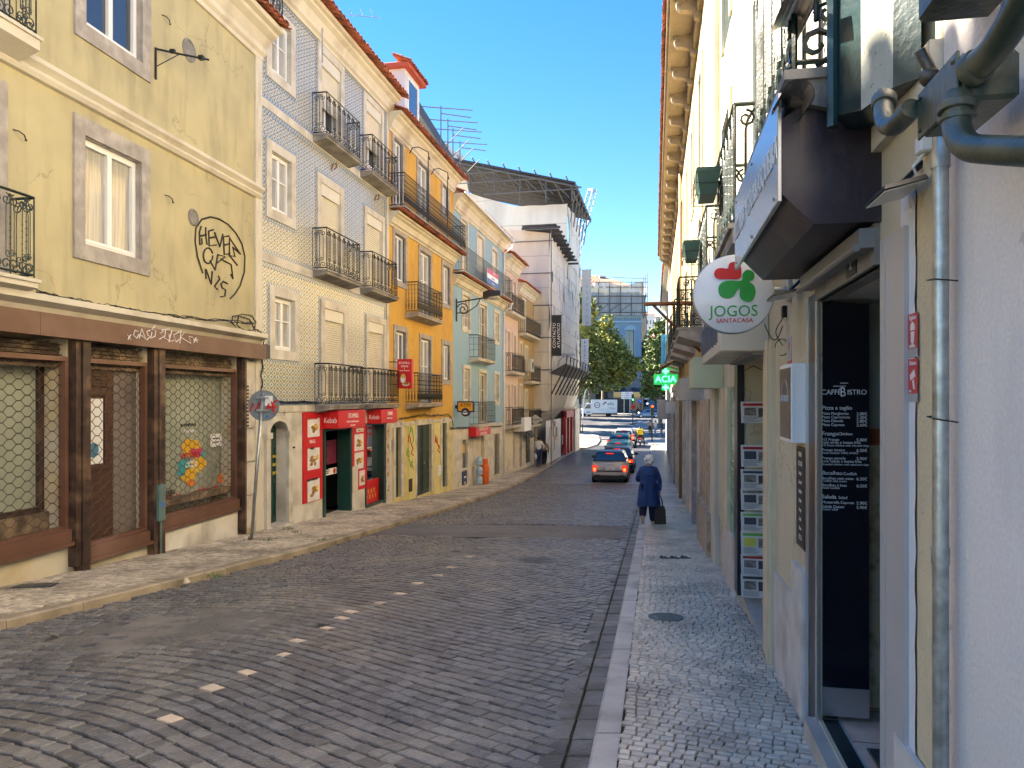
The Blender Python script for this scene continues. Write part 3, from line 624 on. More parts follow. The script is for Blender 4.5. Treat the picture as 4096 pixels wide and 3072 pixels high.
def ztext(f,Z,x,y,txt,size,o,par,m_,name='lettering',side=False,sx=1.0,ax='C',rot=0):
    u,v=Z(x,y); s,z=f.s(u,o),f.z(u,v,o); b=MB(f)
    text_mb(b,txt,size,FT(f,s,z,o),.003,ax,sx); return b.build(name,m_,par)
ztext(f,Z2,905,858,'PROMO',.16,-.29,st_,mat('sign_red_ink',(.6,.02,.02),.5,b=0)); ztext(f,Z2,908,888,'TAPADAS',.075,-.29,st_,wht); ztext(f,Z2,905,905,'de Portugal',.08,-.29,st_,wht); ztext(f,Z2,895,712,'INTEMPORAL',.08,-.31,st_,blk); ztext(f,Z2,900,738,'Portugal',.10,-.31,st_,wht)
ztext(f,Z2,795,1030,'Loreta',.15,-.30,st_,blk)
x=MB(f); p0=q(998,755); p1=q(1050,810); x.box(p0[0],p1[0],-.318,-.31,p1[2],p0[2]); x=x.build('paper_notice',wht,bd)
ztext(f,Z2,1024,775,'COMIDA PARA',.035,-.305,x,blk); ztext(f,Z2,1024,793,'TAKE AWAY',.035,-.305,x,blk)
# graffiti
G=[[(1035,1395),(1008,1310),(996,1230),(1000,1165),(1030,1120),(1075,1107),(1120,1118),(1165,1145),(1205,1190),(1235,1245),(1250,1310),(1247,1390),(1225,1460),(1200,1500),(1175,1525)],
[(1027,1155),(1018,1185),(1020,1250),(1032,1245),(1030,1215)],[(1020,1205),(1055,1198)],[(1050,1160),(1050,1200),(1057,1250)],[(1090,1172),(1065,1180),(1068,1255),(1105,1250)],[(1065,1215),(1098,1210)],[(1095,1185),(1122,1260),(1138,1195)],[(1170,1205),(1140,1208),(1145,1300),(1175,1292)],[(1142,1252),(1168,1245)],[(1170,1310),(1172,1215),(1228,1298),(1188,1262),(1200,1310),(1170,1300),(1212,1355)],
[(1062+24*math.cos(t/2),1305+40*math.sin(t/2)) for t in range(13)],[(1072,1330),(1098,1378),(1112,1300),(1150,1310),(1105,1345)],[(1128,1322),(1180,1350),(1190,1425),(1178,1400)],[(1048,1372),(1052,1425)],[(1052,1375),(1078,1450),(1084,1385)],[(1115,1408),(1122,1425),(1095,1462),(1112,1478)],[(1162,1448),(1140,1436),(1128,1450),(1135,1470),(1152,1480),(1148,1512),(1128,1515)]]
b=MB(f); q1=GP(f,Z1,.012)
for s_ in G: stroke(b,s_,.016,q1)
b.build('graffiti',mat('black_spray_paint',(.03,.028,.02),.7,b=0),bd)
G=[[(605,285),(620,305)],[(620,283),(606,306)],[(655,268),(640,262),(632,285),(648,300),(660,280)],[(660,300),(672,255),(690,305),(668,285)],[(712,262),(695,268),(700,285),(712,292),(695,308)],[(720,270),(715,300),(735,290),(738,262),(720,258),(735,240)],[(775,268),(758,275),(775,292),(755,305)],[(765,262),(805,255)],[(785,258),(780,300),(805,312),(800,280)],[(815,262),(800,318),(825,310)],[(850,270),(822,285),(835,318),(848,305)],[(858,262),(852,325)],[(875,272),(855,295),(905,325),(895,290),(912,295)],[(918,300),(935,318)],[(930,296),(918,322)],[(917,308),(938,308)]]
b=MB(f); q1=GP(f,Z2,.205)
for s_ in G: stroke(b,s_,.009,q1)
b.build('graffiti',mat('white_spray_paint',(.75,.7,.65),.6,b=0),bd)
# things on the wall
def sfx(v): return v
def wallthing(f,name,label,cat,s,z,mk,mats,group=None,smooth=False,o=0):
    q=at(f,s,o,z); b=MB(q); mk(b); return b.build(name,mats,None,loc=f.W(s,o,z),rot=(0,0,f.rz),label=label,cat=cat,group=group,smooth=smooth)
def cablerun(f,pts,Z,o=.03,r=.012,name='wall_cable',label='',n=3,cat='cable',jit=.02,m_=None):
    P=[GP(f,Z,o)(x,y) for x,y in pts]; s0,z0=P[0][0],P[0][2]
    def mk(b):
        for k in range(n):
            rs=random.Random(k+len(pts)); w=[]
            for i in range(len(P)-1):
                for t in (0,.25,.5,.75): w.append((P[i][0]*(1-t)+P[i+1][0]*t-s0,o+rs.uniform(0,jit),P[i][2]*(1-t)+P[i+1][2]*t+rs.uniform(-jit,jit)))
            w.append((P[-1][0]-s0,o,P[-1][2])); b.tube(w,r*rs.uniform(.5,1),4)
    return wallthing(f,name,label,cat,s0,z0,mk,m_ or cable)
cablerun(L1,[(180,1490),(360,1525),(540,1560),(700,1590),(860,1610),(1000,1625),(1180,1640),(1300,1652)],Z1,.12,.010,label='bundle of black cables sagging along the cornice over the brown fascia',n=4,jit=.03)
cablerun(L1,[(1115,245),(1095,225),(1100,200),(1140,185),(1190,195),(1212,225),(1200,262),(1160,262),(1120,240),(1130,195),(1180,210),(1205,255),(1235,270),(1250,300),(1245,345)],Z2,.10,.010,name='cable_coil',label='coil of black cable hung at the corner of the pale yellow wall',n=3,jit=.02)
cablerun(L1,[(1240,395),(1243,440),(1235,480),(1242,520),(1232,560)],Z2,.06,.012,label='drop of black cables under the grey junction box at the fascia end',n=4,jit=.03)
def jb(b): b.cbox(0,.22,0,.12,0,.26) if 0 else b.cbox(0,.16,0,.12,b.fac.zg,b.fac.zg+.28,.012)
wallthing(L1,'junction_box','dark grey cable junction box beside the end of the brown fascia','box',L1.s(261),L1.z(261,358),jb,mat('dark_grey_plastic',(.035,.04,.045),.5))
for (zx,zy,lab,big) in ((965,258,'round flue plate high on the pale yellow wall beside the bracket',1),(985,1110,'round grey flue plate above the black graffiti on pale yellow wall',0)):
    u,v=Z1(zx,zy); s_,z_=L1.s(u),L1.z(u,v); r_=.17 if big else .13
    wallthing(L1,'flue_cap',lab,'flue cap',s_,z_,lambda b:(b.lathe([(r_*1.15,0),(r_*1.15,.012),(r_,.03),(r_*.9,.03),(r_*.85,.012),(.001,.012)],(0,0,b.fac.zg),20,1)),mat('grey_flue_metal',(.22,.21,.19),.7,0,.3,8))
def brk(b):
    z=b.fac.zg; b.tube([(0,.02,z-.45),(0,.02,z+.05)],.018,5); b.tube([(0,.02,z+.03),(.25,.25,z+.05),(.62,.55,z+.10)],.018,5); b.tube([(0,.02,z-.25),(.25,.25,z+.04)],.010,4); b.cbox(.14,.2,.15,.24,z+.03,z+.09,.008); b.cbox(.48,.56,.43,.52,z+.06,z+.13,.008)
u,v=Z1(790,260); wallthing(L1,'wall_bracket','black iron bracket arm on the pale yellow wall near the upper window','bracket',L1.s(u),L1.z(u,v),brk,iron)
for zx,zy,lab in ((840,995,'short black hook beside the lower window of pale yellow wall'),(65,660,'bent hook left of the lower window on pale yellow wall'),(825,75,'small iron hook near the top of pale yellow wall')):
    u,v=Z1(zx,zy); wallthing(L1,'wall_hook',lab,'hook',L1.s(u),L1.z(u,v),lambda b:(b.tube([(0,0,b.fac.zg),(.04,.05,b.fac.zg-.01),(.10,.07,b.fac.zg-.04),(.13,.06,b.fac.zg-.08)],.009,5),b.sph((.135,.06,b.fac.zg-.09),.016,6)),iron)
u,v=Z2(730,1090); wallthing(L1,'utility_box','tall green meter box with round blue sticker on grey pipe','box',L1.s(150.5),L1.z(150.5,522),lambda b:(b.cbox(0,.15,.05,.17,b.fac.zg,b.fac.zg+.58,.02),b.tube([(.09,.10,b.fac.zg),(.09,.10,b.fac.zg-.62)],.03,8),b.m(1).lathe([(.001,0),(.045,0),(.045,.006)],(.06,.168,b.fac.zg+.27),12,1)),[mat('green_grey_paint',(.10,.17,.15),.5),mat('blue_sticker',(.05,.16,.5),.4,b=0)])
# ground-floor end strip of the yellow building (stone blocks, vent)
b=MB(f)
for k in range(5): b.box(f.s(241.5),E-.14,-.03,.012+.004*(k%2),-2.55+.66*k,-1.9+.66*k-.012)
b.build('stone_pier',stone,bd)
b=MB(f)
for k in range(12): b.box(f.s(244),f.s(247.5),.0,.03,-.55+.07*k,-.51+.07*k)
b.build('air_vent',mat('dark_vent',(.05,.045,.04),.6),bd)
# plinth stone under right shop window
b=MB(f); a,c=HB[2][0],HB[2][1]
for k in range(2): b.box(a+.0+k*(c-a)/2,a+(k+1)*(c-a)/2-.012,0,.02,-2.75,-2.15)
b.build('plinth',wplast,bd)
# ---------- round sign on pole ----------
gx_,gy_,gz_=ground_at(251,540.7); top=px(260.5,405.8,gy_-.12)
sp=empty('road_sign',(gx_,gy_,gz_),0,'round traffic sign seen from behind with red graffiti, on a leaning pole','road sign')
lx,lz=top[0]-gx_,top[2]-gz_; b=MB(); b.tube([(0,0,-.05),(lx,0,lz+.22)],.03,8); b.build('pole',galv,sp,smooth=True)
b=MB(); b.lathe([(.001,-.012),(.265,-.012),(.28,-.02),(.28,.012),(.001,.012)],(lx,-.055+.10,lz),32,1); dk=b.build('sign_disc',mat('grey_sign_back',(.20,.24,.25),.5,.2,.1,4),sp)
b=MB(); 
for dz in (-.10,.13): b.box(lx-.11,lx+.11,-.035,.03,lz+dz,lz+dz+.035)
b.build('clamp',galv,sp)
b=MB(); rr=lambda x,y,d:(lx+x,.028,lz+y)
for s_ in ([(-.24,-.10),(-.19,.05),(-.13,-.09),(-.08,.07),(-.05,-.05)],[(.10,-.05),(.15,.08),(.20,-.12),(.13,-.02),(.25,-.03)],[(.25,.10),(.17,.05),(.24,-.04)],[(.05,-.1),(.1,.04)]): stroke(b,s_,.018,rr)
b.build('graffiti',mat('red_spray',(.62,.02,.02),.5,b=0),dk); MB().box(lx+.03,lx+.17,.024,.030,lz+.0,lz+.18).build('sticker',wht,dk); MB().box(lx+.04,lx+.10,.024,.032,lz-.22,lz-.17).build('sticker',MC['blue_sticker'],dk)
# ---------- azulejo building ----------
f=L2; E=f.s(388); bd=f.root('tiled_building','building clad in blue and cream azulejo tiles over a red kebab shop','building')
z_top=8.82
HW=[HH(f,Z4,208,325,120,430),HH(f,Z3,190,305,865,1205),HH(f,Z3,190,303,70,400)]
HF=[HH(f,Z4,497,610,190,745),HH(f,Z3,478,590,1050,1570),HH(f,Z3,480,592,300,810)]
HG=[HH(f,Z4,752,842,265,745),HH(f,Z3,742,832,1225,1700),HH(f,Z3,738,828,570,1010)]
FL=f.z(*Z4(460,745)) # first floor level
HF=[(h[0],h[1],lo,h[3]) for h,lo in zip(HF,(HF[0][2],HF[1][2],HF[2][2]))]
HG=[(h[0],h[1],q_[2],h[3]) for h,q_ in zip(HG,HF)]
base=FL-.02; az=MC['azulejo_tiles']
wall(f,bd,0,E,base,z_top-.25,HW+HF+HG,az)
dr=[HH(f,Z4,178,282,845,1468),HH(f,Z4,490,650,885,1415),HH(f,Z4,735,845,860,1355)]
wall(f,bd,0,E,-3.9,base,[(*dr[0][:4],.3),(*dr[1][:4],.35),(*dr[2][:4],.2)],wplast,name='ground_floor_wall')
for h in HW: window(f,bd,h,sw=.20,border=.07,gm=curt)
for h,op in zip(HF,(0,0,.42)): window(f,bd,h,sw=.20,kind='roller',wb=0,border=.07,open_=op)
for h,op in zip(HG,(0,0,.42)): window(f,bd,h,sw=.17,kind='roller',wb=0,border=.06,open_=op)
for h,par_ in zip(HF,(0,1,2)): balcony(f,bd,f.s(Z4(528 if par_==0 else 515,0)[0],.36),f.s(Z4(722 if par_==0 else 705,0)[0],.36),h[2]-.06,.36,.98,'scroll')
for h,par_ in zip(HG,(0,1,2)): balcony(f,bd,f.s(Z4(783 if par_==0 else 778,0)[0],.36),f.s(Z4(928 if par_==0 else 920,0)[0],.36),h[2]-.06,.36,.98,'scroll')
b=MB(f)
for h in (HF[1],HF[2]): b.box(0,E,-.005,.03,h[2]-.22,h[2]-.04)
b.build('string_course',stone,bd)
b=MB(f); B_=.012
for zz in (base,HF[1][2]-.04,HF[2][2]-.04): b.box(.2,E-.22,0,B_,zz,zz+.10)
for zz in (HF[1][2]-.32,HF[2][2]-.32,z_top-.36): b.box(.2,E-.22,0,B_,zz,zz+.10)
for a in (.2,E-.32): b.box(a,a+.10,0,B_+.001,base+.1,z_top-.36)
b.build('tile_border',MC['tile_border'],bd)
b=MB(f); b.box(.0,.2,.0,.04,-2.8,z_top-.2); b.box(E-.2,E,.0,.04,-3.2,z_top-.2); b.build('corner_pilaster',cream,bd)
big_cornice(f,bd,0,E+.1,z_top-.3,.55,.40)
eave_tiles(f,bd,0,E+.2,z_top+.25,-1.6,.60,.38,rows=5)
b=MB(f); b.add([(0,-1.2,z_top+.3),(E+.1,-1.2,z_top+.3),(E+.1,-4.5,z_top+1.9),(0,-4.5,z_top+1.9)],[(0,1,2,3)]); b.build('roof_slope',terra,bd)
b=MB(f); b.box(0,E,0,.03,base-.14,base-.0); b.box(0,E,.0,.02,-3.9,-3.0) ; b.build('plinth',stone,bd)
# arched doorway: stone arch, pilasters, door
h=dr[0]; b=MB(f); ca=(h[0]+h[1])/2; ra=(h[1]-h[0])/2; zs=h[3]-ra*.62
for i in range(12):
    t0,t1=math.pi*i/12,math.pi*(i+1)/12
    P=[(ca-math.cos(t)*(ra+d_),zs+math.sin(t)*(ra*.62+d_)) for t,d_ in ((t0,0),(t1,0),(t1,.13),(t0,.13))]
    b.loft([[(p[0],-.25,p[1]) for p in P],[(p[0],.05,p[1]) for p in P]])
    # fill the corners between the arch and the square opening
    P=[(ca-math.cos(t)*ra,zs+math.sin(t)*ra*.62) for t in (t0,t1)]; b.loft([[(P[0][0],-.25,P[0][1]),(P[1][0],-.25,P[1][1]),(P[1][0],-.25,h[3]+.02),(P[0][0],-.25,h[3]+.02)],[(P[0][0],.004,P[0][1]),(P[1][0],.004,P[1][1]),(P[1][0],.004,h[3]+.02),(P[0][0],.004,h[3]+.02)]])
for a,c in ((h[0]-.17,h[0]),(h[1],h[1]+.17)):
    b.box(a,c,-.02,.06,-3.1,zs-.12); b.box(a-.03,c+.03,-.02,.09,zs-.12,zs); b.box(a-.02,c+.02,-.02,.08,-3.1,-2.65)
b.box(h[0]-.1,h[1]+.1,-.3,.12,h[2]-.3,h[2]+.03)
ar=b.build('door_arch',stone,bd); 
b=MB(f); b.box(h[0],h[1],-.28,-.24,h[2],h[3]); W_=(h[1]-h[0])
for a in (h[0],h[0]+W_*.5): 
    for z0_,z1_ in ((.08,.4),(.44,.74)): ring(b,a+.1,a+W_*.5-.1,h[2]+(h[3]-h[2])*z0_,h[2]+(h[3]-h[2])*z1_,.03,-.24,-.22)
dd=b.build('door',green,bd); b=MB(f)
for k in (.48,.56,.64): b.box(ca+.22,ca+.38,-.245,-.22,h[2]+(h[3]-h[2])*k,h[2]+(h[3]-h[2])*k+.06)
b.build('letter_slot',mat('brass_yellow',(.65,.5,.08),.4),dd); MB(f).box(h[0],h[0]+.38,-.24,-.19,h[2]+.02,h[3]-.3).build('door_leaf',greend,dd)
# kebab shop
pr=MB(f); p=HH(f,Z4,372,485,792,1322); pr.box(p[0],p[1],.01,.03,p[2],p[3]); pr=pr.build('menu_panel',red,bd)
food1=mat('food_brown',(.28,.11,.04),.6,0,.5,40,0,c2=(.5,.3,.05),s2=20); food2=mat('food_yellow',(.75,.5,.08),.6,0,.3,40,0); porc=mat('plate_white',(.8,.8,.8),.3,b=0)
def dish(f,par,x,z,w,h_,o,seed=0):
    b=MB(f); b.box(x-w/2,x+w/2,o,o+.004,z-h_/2,z+h_/2); nb=b.build('menu_picture',mat('menu_white',(.75,.73,.7),.5,b=0),par)
    rs=random.Random(seed); b=MB(f)
    def el(cx,cz,rx,rz_,oo,mi): 
        n=12; P=[(cx+rx*math.cos(2*math.pi*j/n),oo,cz+rz_*math.sin(2*math.pi*j/n)) for j in range(n)]; b.loft([P,[(a,c+.002,d) for a,c,d in P]],mi)
    el(x,z-h_*.06,w*.42,h_*.33,o+.005,1)
    for k in range(10): el(x+rs.uniform(-.25,.2)*w,z-h_*.06+rs.uniform(-.18,.18)*h_,w*rs.uniform(.06,.14),h_*rs.uniform(.06,.11),o+.008+.0006*k,0)
    for k in range(6): el(x+rs.uniform(.1,.3)*w,z+rs.uniform(-.1,.16)*h_,w*.06,h_*.07,o+.015+.0006*k,2)
    return b.build('food_photo',[food1,porc,food2],nb)
for k,(yy,hh_,tx) in enumerate(((875,110,'COSTELETA DE NOVILHO'),(1055,125,'BITOQUE'),(1235,125,'AMEIJOAS A BULHAO PATO'))):
    u,v=Z4(432,yy); z=f.z(u,v); s_=f.s(u); hz=hh_*.17335/F*f.Y(u); dish(f,pr,s_,z-.02,.62,hz*.98,.031,k); ztext(f,Z4,432,yy-hh_*.5+8,tx,.075,.038,pr,blk if k else MC['sign_red_ink'],sx=.6)
ztext(f,Z4,432,962,'Wi-Fi',.13,.032,pr,wht)
rs_=[]
for k,(x0,x1,x2,ys,yt,yb) in enumerate(((490,583,740,785,783,888),(745,830,922,778,776,858))):
    sa=f.s(Z4(x1,0)[0],.42); sb=f.s(Z4(x2,0)[0],.42); zt=f.z(*Z4(x1,yt),.42); zb=f.z(*Z4(x1,yb),.42)
    q=at(f,sa,0,zb); b=MB(q); b.cbox(0,sb-sa,.0,.42,zb,zt,.012); o_=b.build('shop_sign',red,None,loc=f.W(sa,0,zb),rot=(0,0,f.rz),label=('red box sign with white lettering over the open kebab door' if k==0 else 'shorter red box sign over the red drinks window'),cat='sign',group='red box signs of the kebab shop')
    H_=zt-zb; b=MB(q); text_mb(b,'Kebab',H_*.42,SD(q,-.002,.21,(zt+zb)/2-.02),.002,sx=.72); text_mb(b,'ISTAMBUL',H_*.38,FT(q,(sb-sa)/2+.05,zb+H_*.68,.423),.002,sx=.86 if k==0 else .6); text_mb(b,'Kebab & Comida Portuguesa',H_*.17,FT(q,(sb-sa)/2,zb+H_*.36,.423),.002,sx=.85 if k==0 else .55)
    if k==0: text_mb(b,'TAKE AWAY',H_*.13,FT(q,(sb-sa)/2,zb+H_*.13,.423),.002)
    b.build('lettering',wht,o_)
h=dr[1]; b=MB(f); b.box(h[0],h[0]+.09,-.3,.05,h[2],h[3]); b.box(h[1]-.10,h[1]+.02,-.3,.05,h[2],h[3]); b.box(h[0],h[1],-.3,.02,h[3]-.08,h[3]); dd=b.build('shop_entrance',green,bd)
b=MB(f); b.box(h[0],h[1],-3,-2.9,h[2],h[3]); b.box(h[0],h[1],-3,-.35,h[2]-.05,h[2]); b.box(h[0]-.8,h[0]-.7,-3,-.35,h[2],h[3]);b.box(h[1]+.7,h[1]+.8,-3,-.35,h[2],h[3]); b.build('interior',dark,dd)
b=MB(f); b.loft([[(h[0]+.12,-.12,h[2]+.05),(h[0]+.72,-.35,h[2]+.05),(h[0]+.72,-.31,h[2]+.05),(h[0]+.12,-.08,h[2]+.05)],[(h[0]+.12,-.12,h[3]-.15),(h[0]+.72,-.35,h[3]-.15),(h[0]+.72,-.31,h[3]-.15),(h[0]+.12,-.08,h[3]-.15)]]); b.build('door_leaf',mat('black_glazed_door',(.01,.02,.018),.15,b=0),dd)
b=MB(f); b.box(h[0]+.95,h[1]-.12,-.36,-.33,h[2]+1.25,h[3]-.35); b.build('poster',mat('maroon_poster',(.18,.02,.06),.5,0,.3,6),dd)
b=MB(f); b.box(h[0]+.5,h[1]-.35,-.24,-.23,h[2]+1.0,h[2]+1.16); nb=b.build('notice',wht,dd); b=MB(f); text_mb(b,'PROIBIDA A\nENTRADA DE\nANIMAIS',.045,FT(f,h[0]+.75,h[2]+1.1,-.228),.002); b.build('lettering',blk,nb); 
MB(f).lathe([(.075,0),(.075,.006),(.055,.006),(.055,0)],(h[1]-.48,-.226,h[2]+1.08),14,1).build('prohibition_mark',MC['sign_red_ink'],nb)
p=HH(f,Z4,652,742,882,1252); b=MB(f); b.box(p[0],p[1],.01,.03,(p[2]+p[3])/2-.3,p[3]); b.box(p[0]+.42,p[1],.01,.03,p[2],(p[2]+p[3])/2-.3); pr=b.build('menu_panel',red,bd)
for k,(yy,hh_,xx,w_) in enumerate(((965,95,695,.62),(1070,95,695,.62),(1170,85,712,.38),(895,20,700,.5))):
    u,v=Z4(xx,yy); dish(f,pr,f.s(u),f.z(u,v),w_,hh_*.17335/F*f.Y(u),.031,k+5)
b=MB(f); b.box(p[0]+.02,p[0]+.38,.01,.05,p[2]-.02,p[2]+.66); b.build('meter_cabinet',cream,bd)
h=dr[2]; b=MB(f); ring(b,h[0]+.07,h[1]-.12,h[2]+.1,h[3]-.05,.07,-.2,.03); b.box(h[1]-.12,h[1]+.04,-.2,.05,h[2],h[3]); dd=b.build('shop_window_frame',green,bd)
MB(f).box(h[0]+.07,h[1]-.12,-.6,-.58,h[2],h[3]).build('interior',mat('maroon_interior',(.10,.015,.035),.8,0,.4,5),dd)
b=MB(f); zt_=h[2]+.75; b.box(h[0]+.07,h[1]-.12,-.13,-.115,h[2]+.1,zt_); b.build('menu_panel',red,dd); b=MB(f)
for k in range(9): b.box(h[0]+.16+k*.11,h[0]+.22+k*.11,-.112,-.108,h[2]+.22+.16*(k%2),h[2]+.34+.16*(k%2))
b.build('food_photo',food2,dd)
b=MB(f)
for k in range(44):
    x=h[0]+.13+(k%11)*.095; z=h[2]+.80+.22*(k//11); b.lathe([(.03,z),(.03,z+.1),(.012,z+.14),(.012,z+.17)],(x,-.3,0),6,2,mi=k%3)
for k in range(4): b.box(h[0]+.07,h[1]-.12,-.5,-.22,h[2]+.78+.22*k,h[2]+.795+.22*k,3)
b.build('shelf_goods',[mat('bottle_green',(.05,.22,.08),.3),mat('can_red',(.5,.03,.03),.3),mat('label_white',(.6,.6,.55),.4),dark],dd)
MB(f).box(h[0]+.07,h[1]-.12,-.15,-.14,zt_,h[3]-.05).build('pane',clear,dd)
b=MB(f); text_mb(b,'ISTAMBUL\nKebab',.15,FT(f,(h[0]+h[1])/2,h[3]-.22,-.12),.002,sx=.8); b.build('lettering',MC['sign_red_ink'],dd)
b=MB(f); p=HH(f,Z4,850,875,862,1200); b.box(p[0],p[1],.01,.03,p[2],p[3]); pr=b.build('menu_panel',red,bd)
for k in range(5): dish(f,pr,(p[0]+p[1])/2,p[3]-.22-.42*k,.28,.36,.031,k+11)
ztext(f,Z4,268,812,'7',.22,.03,bd,mat('grey_number',(.15,.15,.14),.6,b=0),name='house_number')
b=MB(f); b.box(dr[0][1]+.25,dr[0][1]+.36,.0,.02,-1.1,-1.06); b.build('letter_slot',dark,bd)
cablerun(L2,[(150,722),(210,728),(300,735),(380,732),(450,735),(462,782),(520,790)],Z4,.05,.014,label='black cables along the stone band above the arched green door',n=4,jit=.025)
for zx,zy,k in ((540,960,0),(790,1140,1)):
    u,v=Z3(zx,zy); wallthing(L2,'wall_bracket',('curled iron hook under the upper left balcony of tiled wall','curled iron hook under the upper right balcony of tiled wall')[k],'bracket',L2.s(u),L2.z(u,v),lambda b:b.tube([(0,.0,b.fac.zg-.1),(.02,.05,b.fac.zg+.06),(.08,.1,b.fac.zg+.1),(.14,.08,b.fac.zg+.02),(.1,.05,b.fac.zg-.04)],.02,5),mat('rusty_iron',(.18,.10,.06),.8,0,.3,9),group='iron hooks on the tiled facade')
# ---------- orange-yellow building ----------
orp=plaster('ochre_yellow_render',(.66,.38,.07),(.50,.26,.06),amt=.5)
f=L3; E=f.s(453); bd=f.root('ochre_building','bright ochre building with a long top balcony and a dormer','building')
win=lambda xs,f=f:[HH(f,*a) for a in xs]
WN=win([(Z3,900,950,790,1000),(Z3,1180,1212,1060,1225),(Z3,905,965,1340,1612),(Z3,1183,1222,1525,1745),(Z4,910,968,318,508),(Z4,1183,1222,398,605)])
FW=win([(Z3,1040,1100,925,1215),(Z3,1050,1112,1440,1830),(Z4,1055,1112,362,740)])
ztc=8.08
zl=f.z(*Z3(872,1215)) # ledge under the long balcony
DG=win([(Z4,908,940,880,1290),(Z4,1032,1115,868,1283),(Z4,1178,1205,855,1228)])
gl=f.z(*Z4(880,855))
FW[0]=(FW[0][0],FW[0][1],zl+.3,FW[0][3]); WN[0]=(WN[0][0],WN[0][1],zl+.35,WN[0][3])
wall(f,bd,0,E,gl,ztc+.3,WN+FW,orp)
wall(f,bd,0,E,-4.0,gl,[(*h,.2) for h in DG],mat('yellow_ochre_base',(.62,.52,.24),.8,0,.15,2,.3,30),name='ground_floor_wall')
for i,h in enumerate(WN): window(f,bd,h,sw=.17,sm=stone_d,fm=white,gm=curt if i%2 else glass,bars=0,kind='casement')
for i,h in enumerate(FW): window(f,bd,h,sw=.15,sm=stone_d,wb=0,gm=curt,bars=1)
gfr=mat('grey_outer_frame',(.10,.11,.11),.5,b=0)
for h in WN+FW:
    b=MB(f); t=.03; ring(b,h[0]+t,h[1]-t,h[2]+t,h[3]-t,t,-.05,-.02); b.build('outer_frame',gfr,bd)
for h in DG: window(f,bd,h,sw=.2,kind='door',fm=greend,wb=0,sm=stone)
for a,c in ((f.s(Z4(985,0)[0]),f.s(Z4(1030,0)[0])),(f.s(Z4(1130,0)[0]),f.s(Z4(1165,0)[0]))): MB(f).box(a,c,0,.03,-4,gl-.1).build('painted_pier',mat('light_yellow_paint',(.70,.60,.24),.7,0,.08,2,.2),bd)
b=MB(f); b.box(0,.22,0,.04,-3.4,gl); b.box(0,E,0,.03,gl-.14,gl-.02); b.build('stone_band',stone,bd)
big_cornice(f,bd,0,E,zl-.42,.40,.34); eave_tiles(f,bd,0,E+.15,zl-.02,-.0,.52,.25,rows=1,pitch=.17)
b=MB(f); o1=.50; rail_panel(b,lambda x:(x+.05,o1),E-.05,zl+.12,1.0,'baluster'); rail_panel(b,lambda x:(.05,x),o1,zl+.12,1.0,'baluster'); rail_panel(b,lambda x:(E,x),o1,zl+.12,1.0,'baluster'); 
for x in (2.35,4.6): b.tube([(x,o1,zl+.1),(x,o1,zl+2.2),(x-.02,o1+.02,zl+2.35),(x-.15,o1+.05,zl+2.42),(x-.7,o1-.1,zl+2.42),(x-1.0,o1-.2,zl+2.3),(x-1.1,o1-.25,zl+2.1)],.018,5); b.tube([(x,o1,zl+2.3),(x+.12,o1,zl+2.36),(x+.18,o1,zl+2.28)],.018,5)
b.build('long_railing',iron,bd); MB(f).box(0,E,0,o1+.04,zl+.08,zl+.12).build('balcony_floor',stone_d,bd)
for i,h in ((1,FW[1]),(2,FW[2])):
    a=f.s(Z4(1040,0)[0],.4); c=f.s(Z4(1180,0)[0],.4); balcony(f,bd,a,c,h[2]-.04,.4,.98,'baluster',sm=stone_d)
big_cornice(f,bd,0,E,ztc,.55,.42); eave_tiles(f,bd,0,E+.15,ztc+.52,-2.6,.60,.45,rows=7)
# dormer
q=at(f,f.s(440,-.9),-.9,ztc+1.2)
u0,v0=Z3(960,420); zt=f.z(u0,v0,-.5); 
def dbox(s0,s1,o0,o1,z0,z1,nm,m_): return MB(f).box(s0,s1,o0,o1,z0,z1).build(nm,m_,bd)
s0=f.s(Z3(965,0)[0],-.35); s1=s0+1.5
dw=mat('white_dormer_sheet',(.60,.60,.62),.6,0,.06,2,.1)
dbox(s0,s1,-2.4,-.35,ztc+.4,zt,'dormer',dw)
b=MB(f); ring(b,s0+.3,s1-.3,ztc+.85,zt-.25,.09,-.35,-.31); wn_=b.build('window_frame',white,bd); dbox(s0+.3,s1-.3,-.34,-.325,ztc+.85,zt-.25,'pane',glass)
b=MB(f); b.box(s0-.2,s1+.2,-2.7,-.15,zt,zt+.12); b.build('dormer_eave',mat('red_painted_board',(.45,.08,.04),.6,0,.1),bd)
b=MB(f); b.loft([[(s0-.22,-2.7,zt+.12),(s1+.22,-2.7,zt+.12),(s1+.22,-.12,zt+.12),(s0-.22,-.12,zt+.12)],[(s0+.55,-1.9,zt+.5),(s1-.55,-1.9,zt+.5),(s1-.55,-.9,zt+.5),(s0+.55,-.9,zt+.5)]]); b.build('dormer_roof',terra,bd)
eave_tiles(f,bd,s0-.22,s1+.22,zt+.14,-.7,-.08,.45,'dormer_tiles',rows=2,pitch=.2)
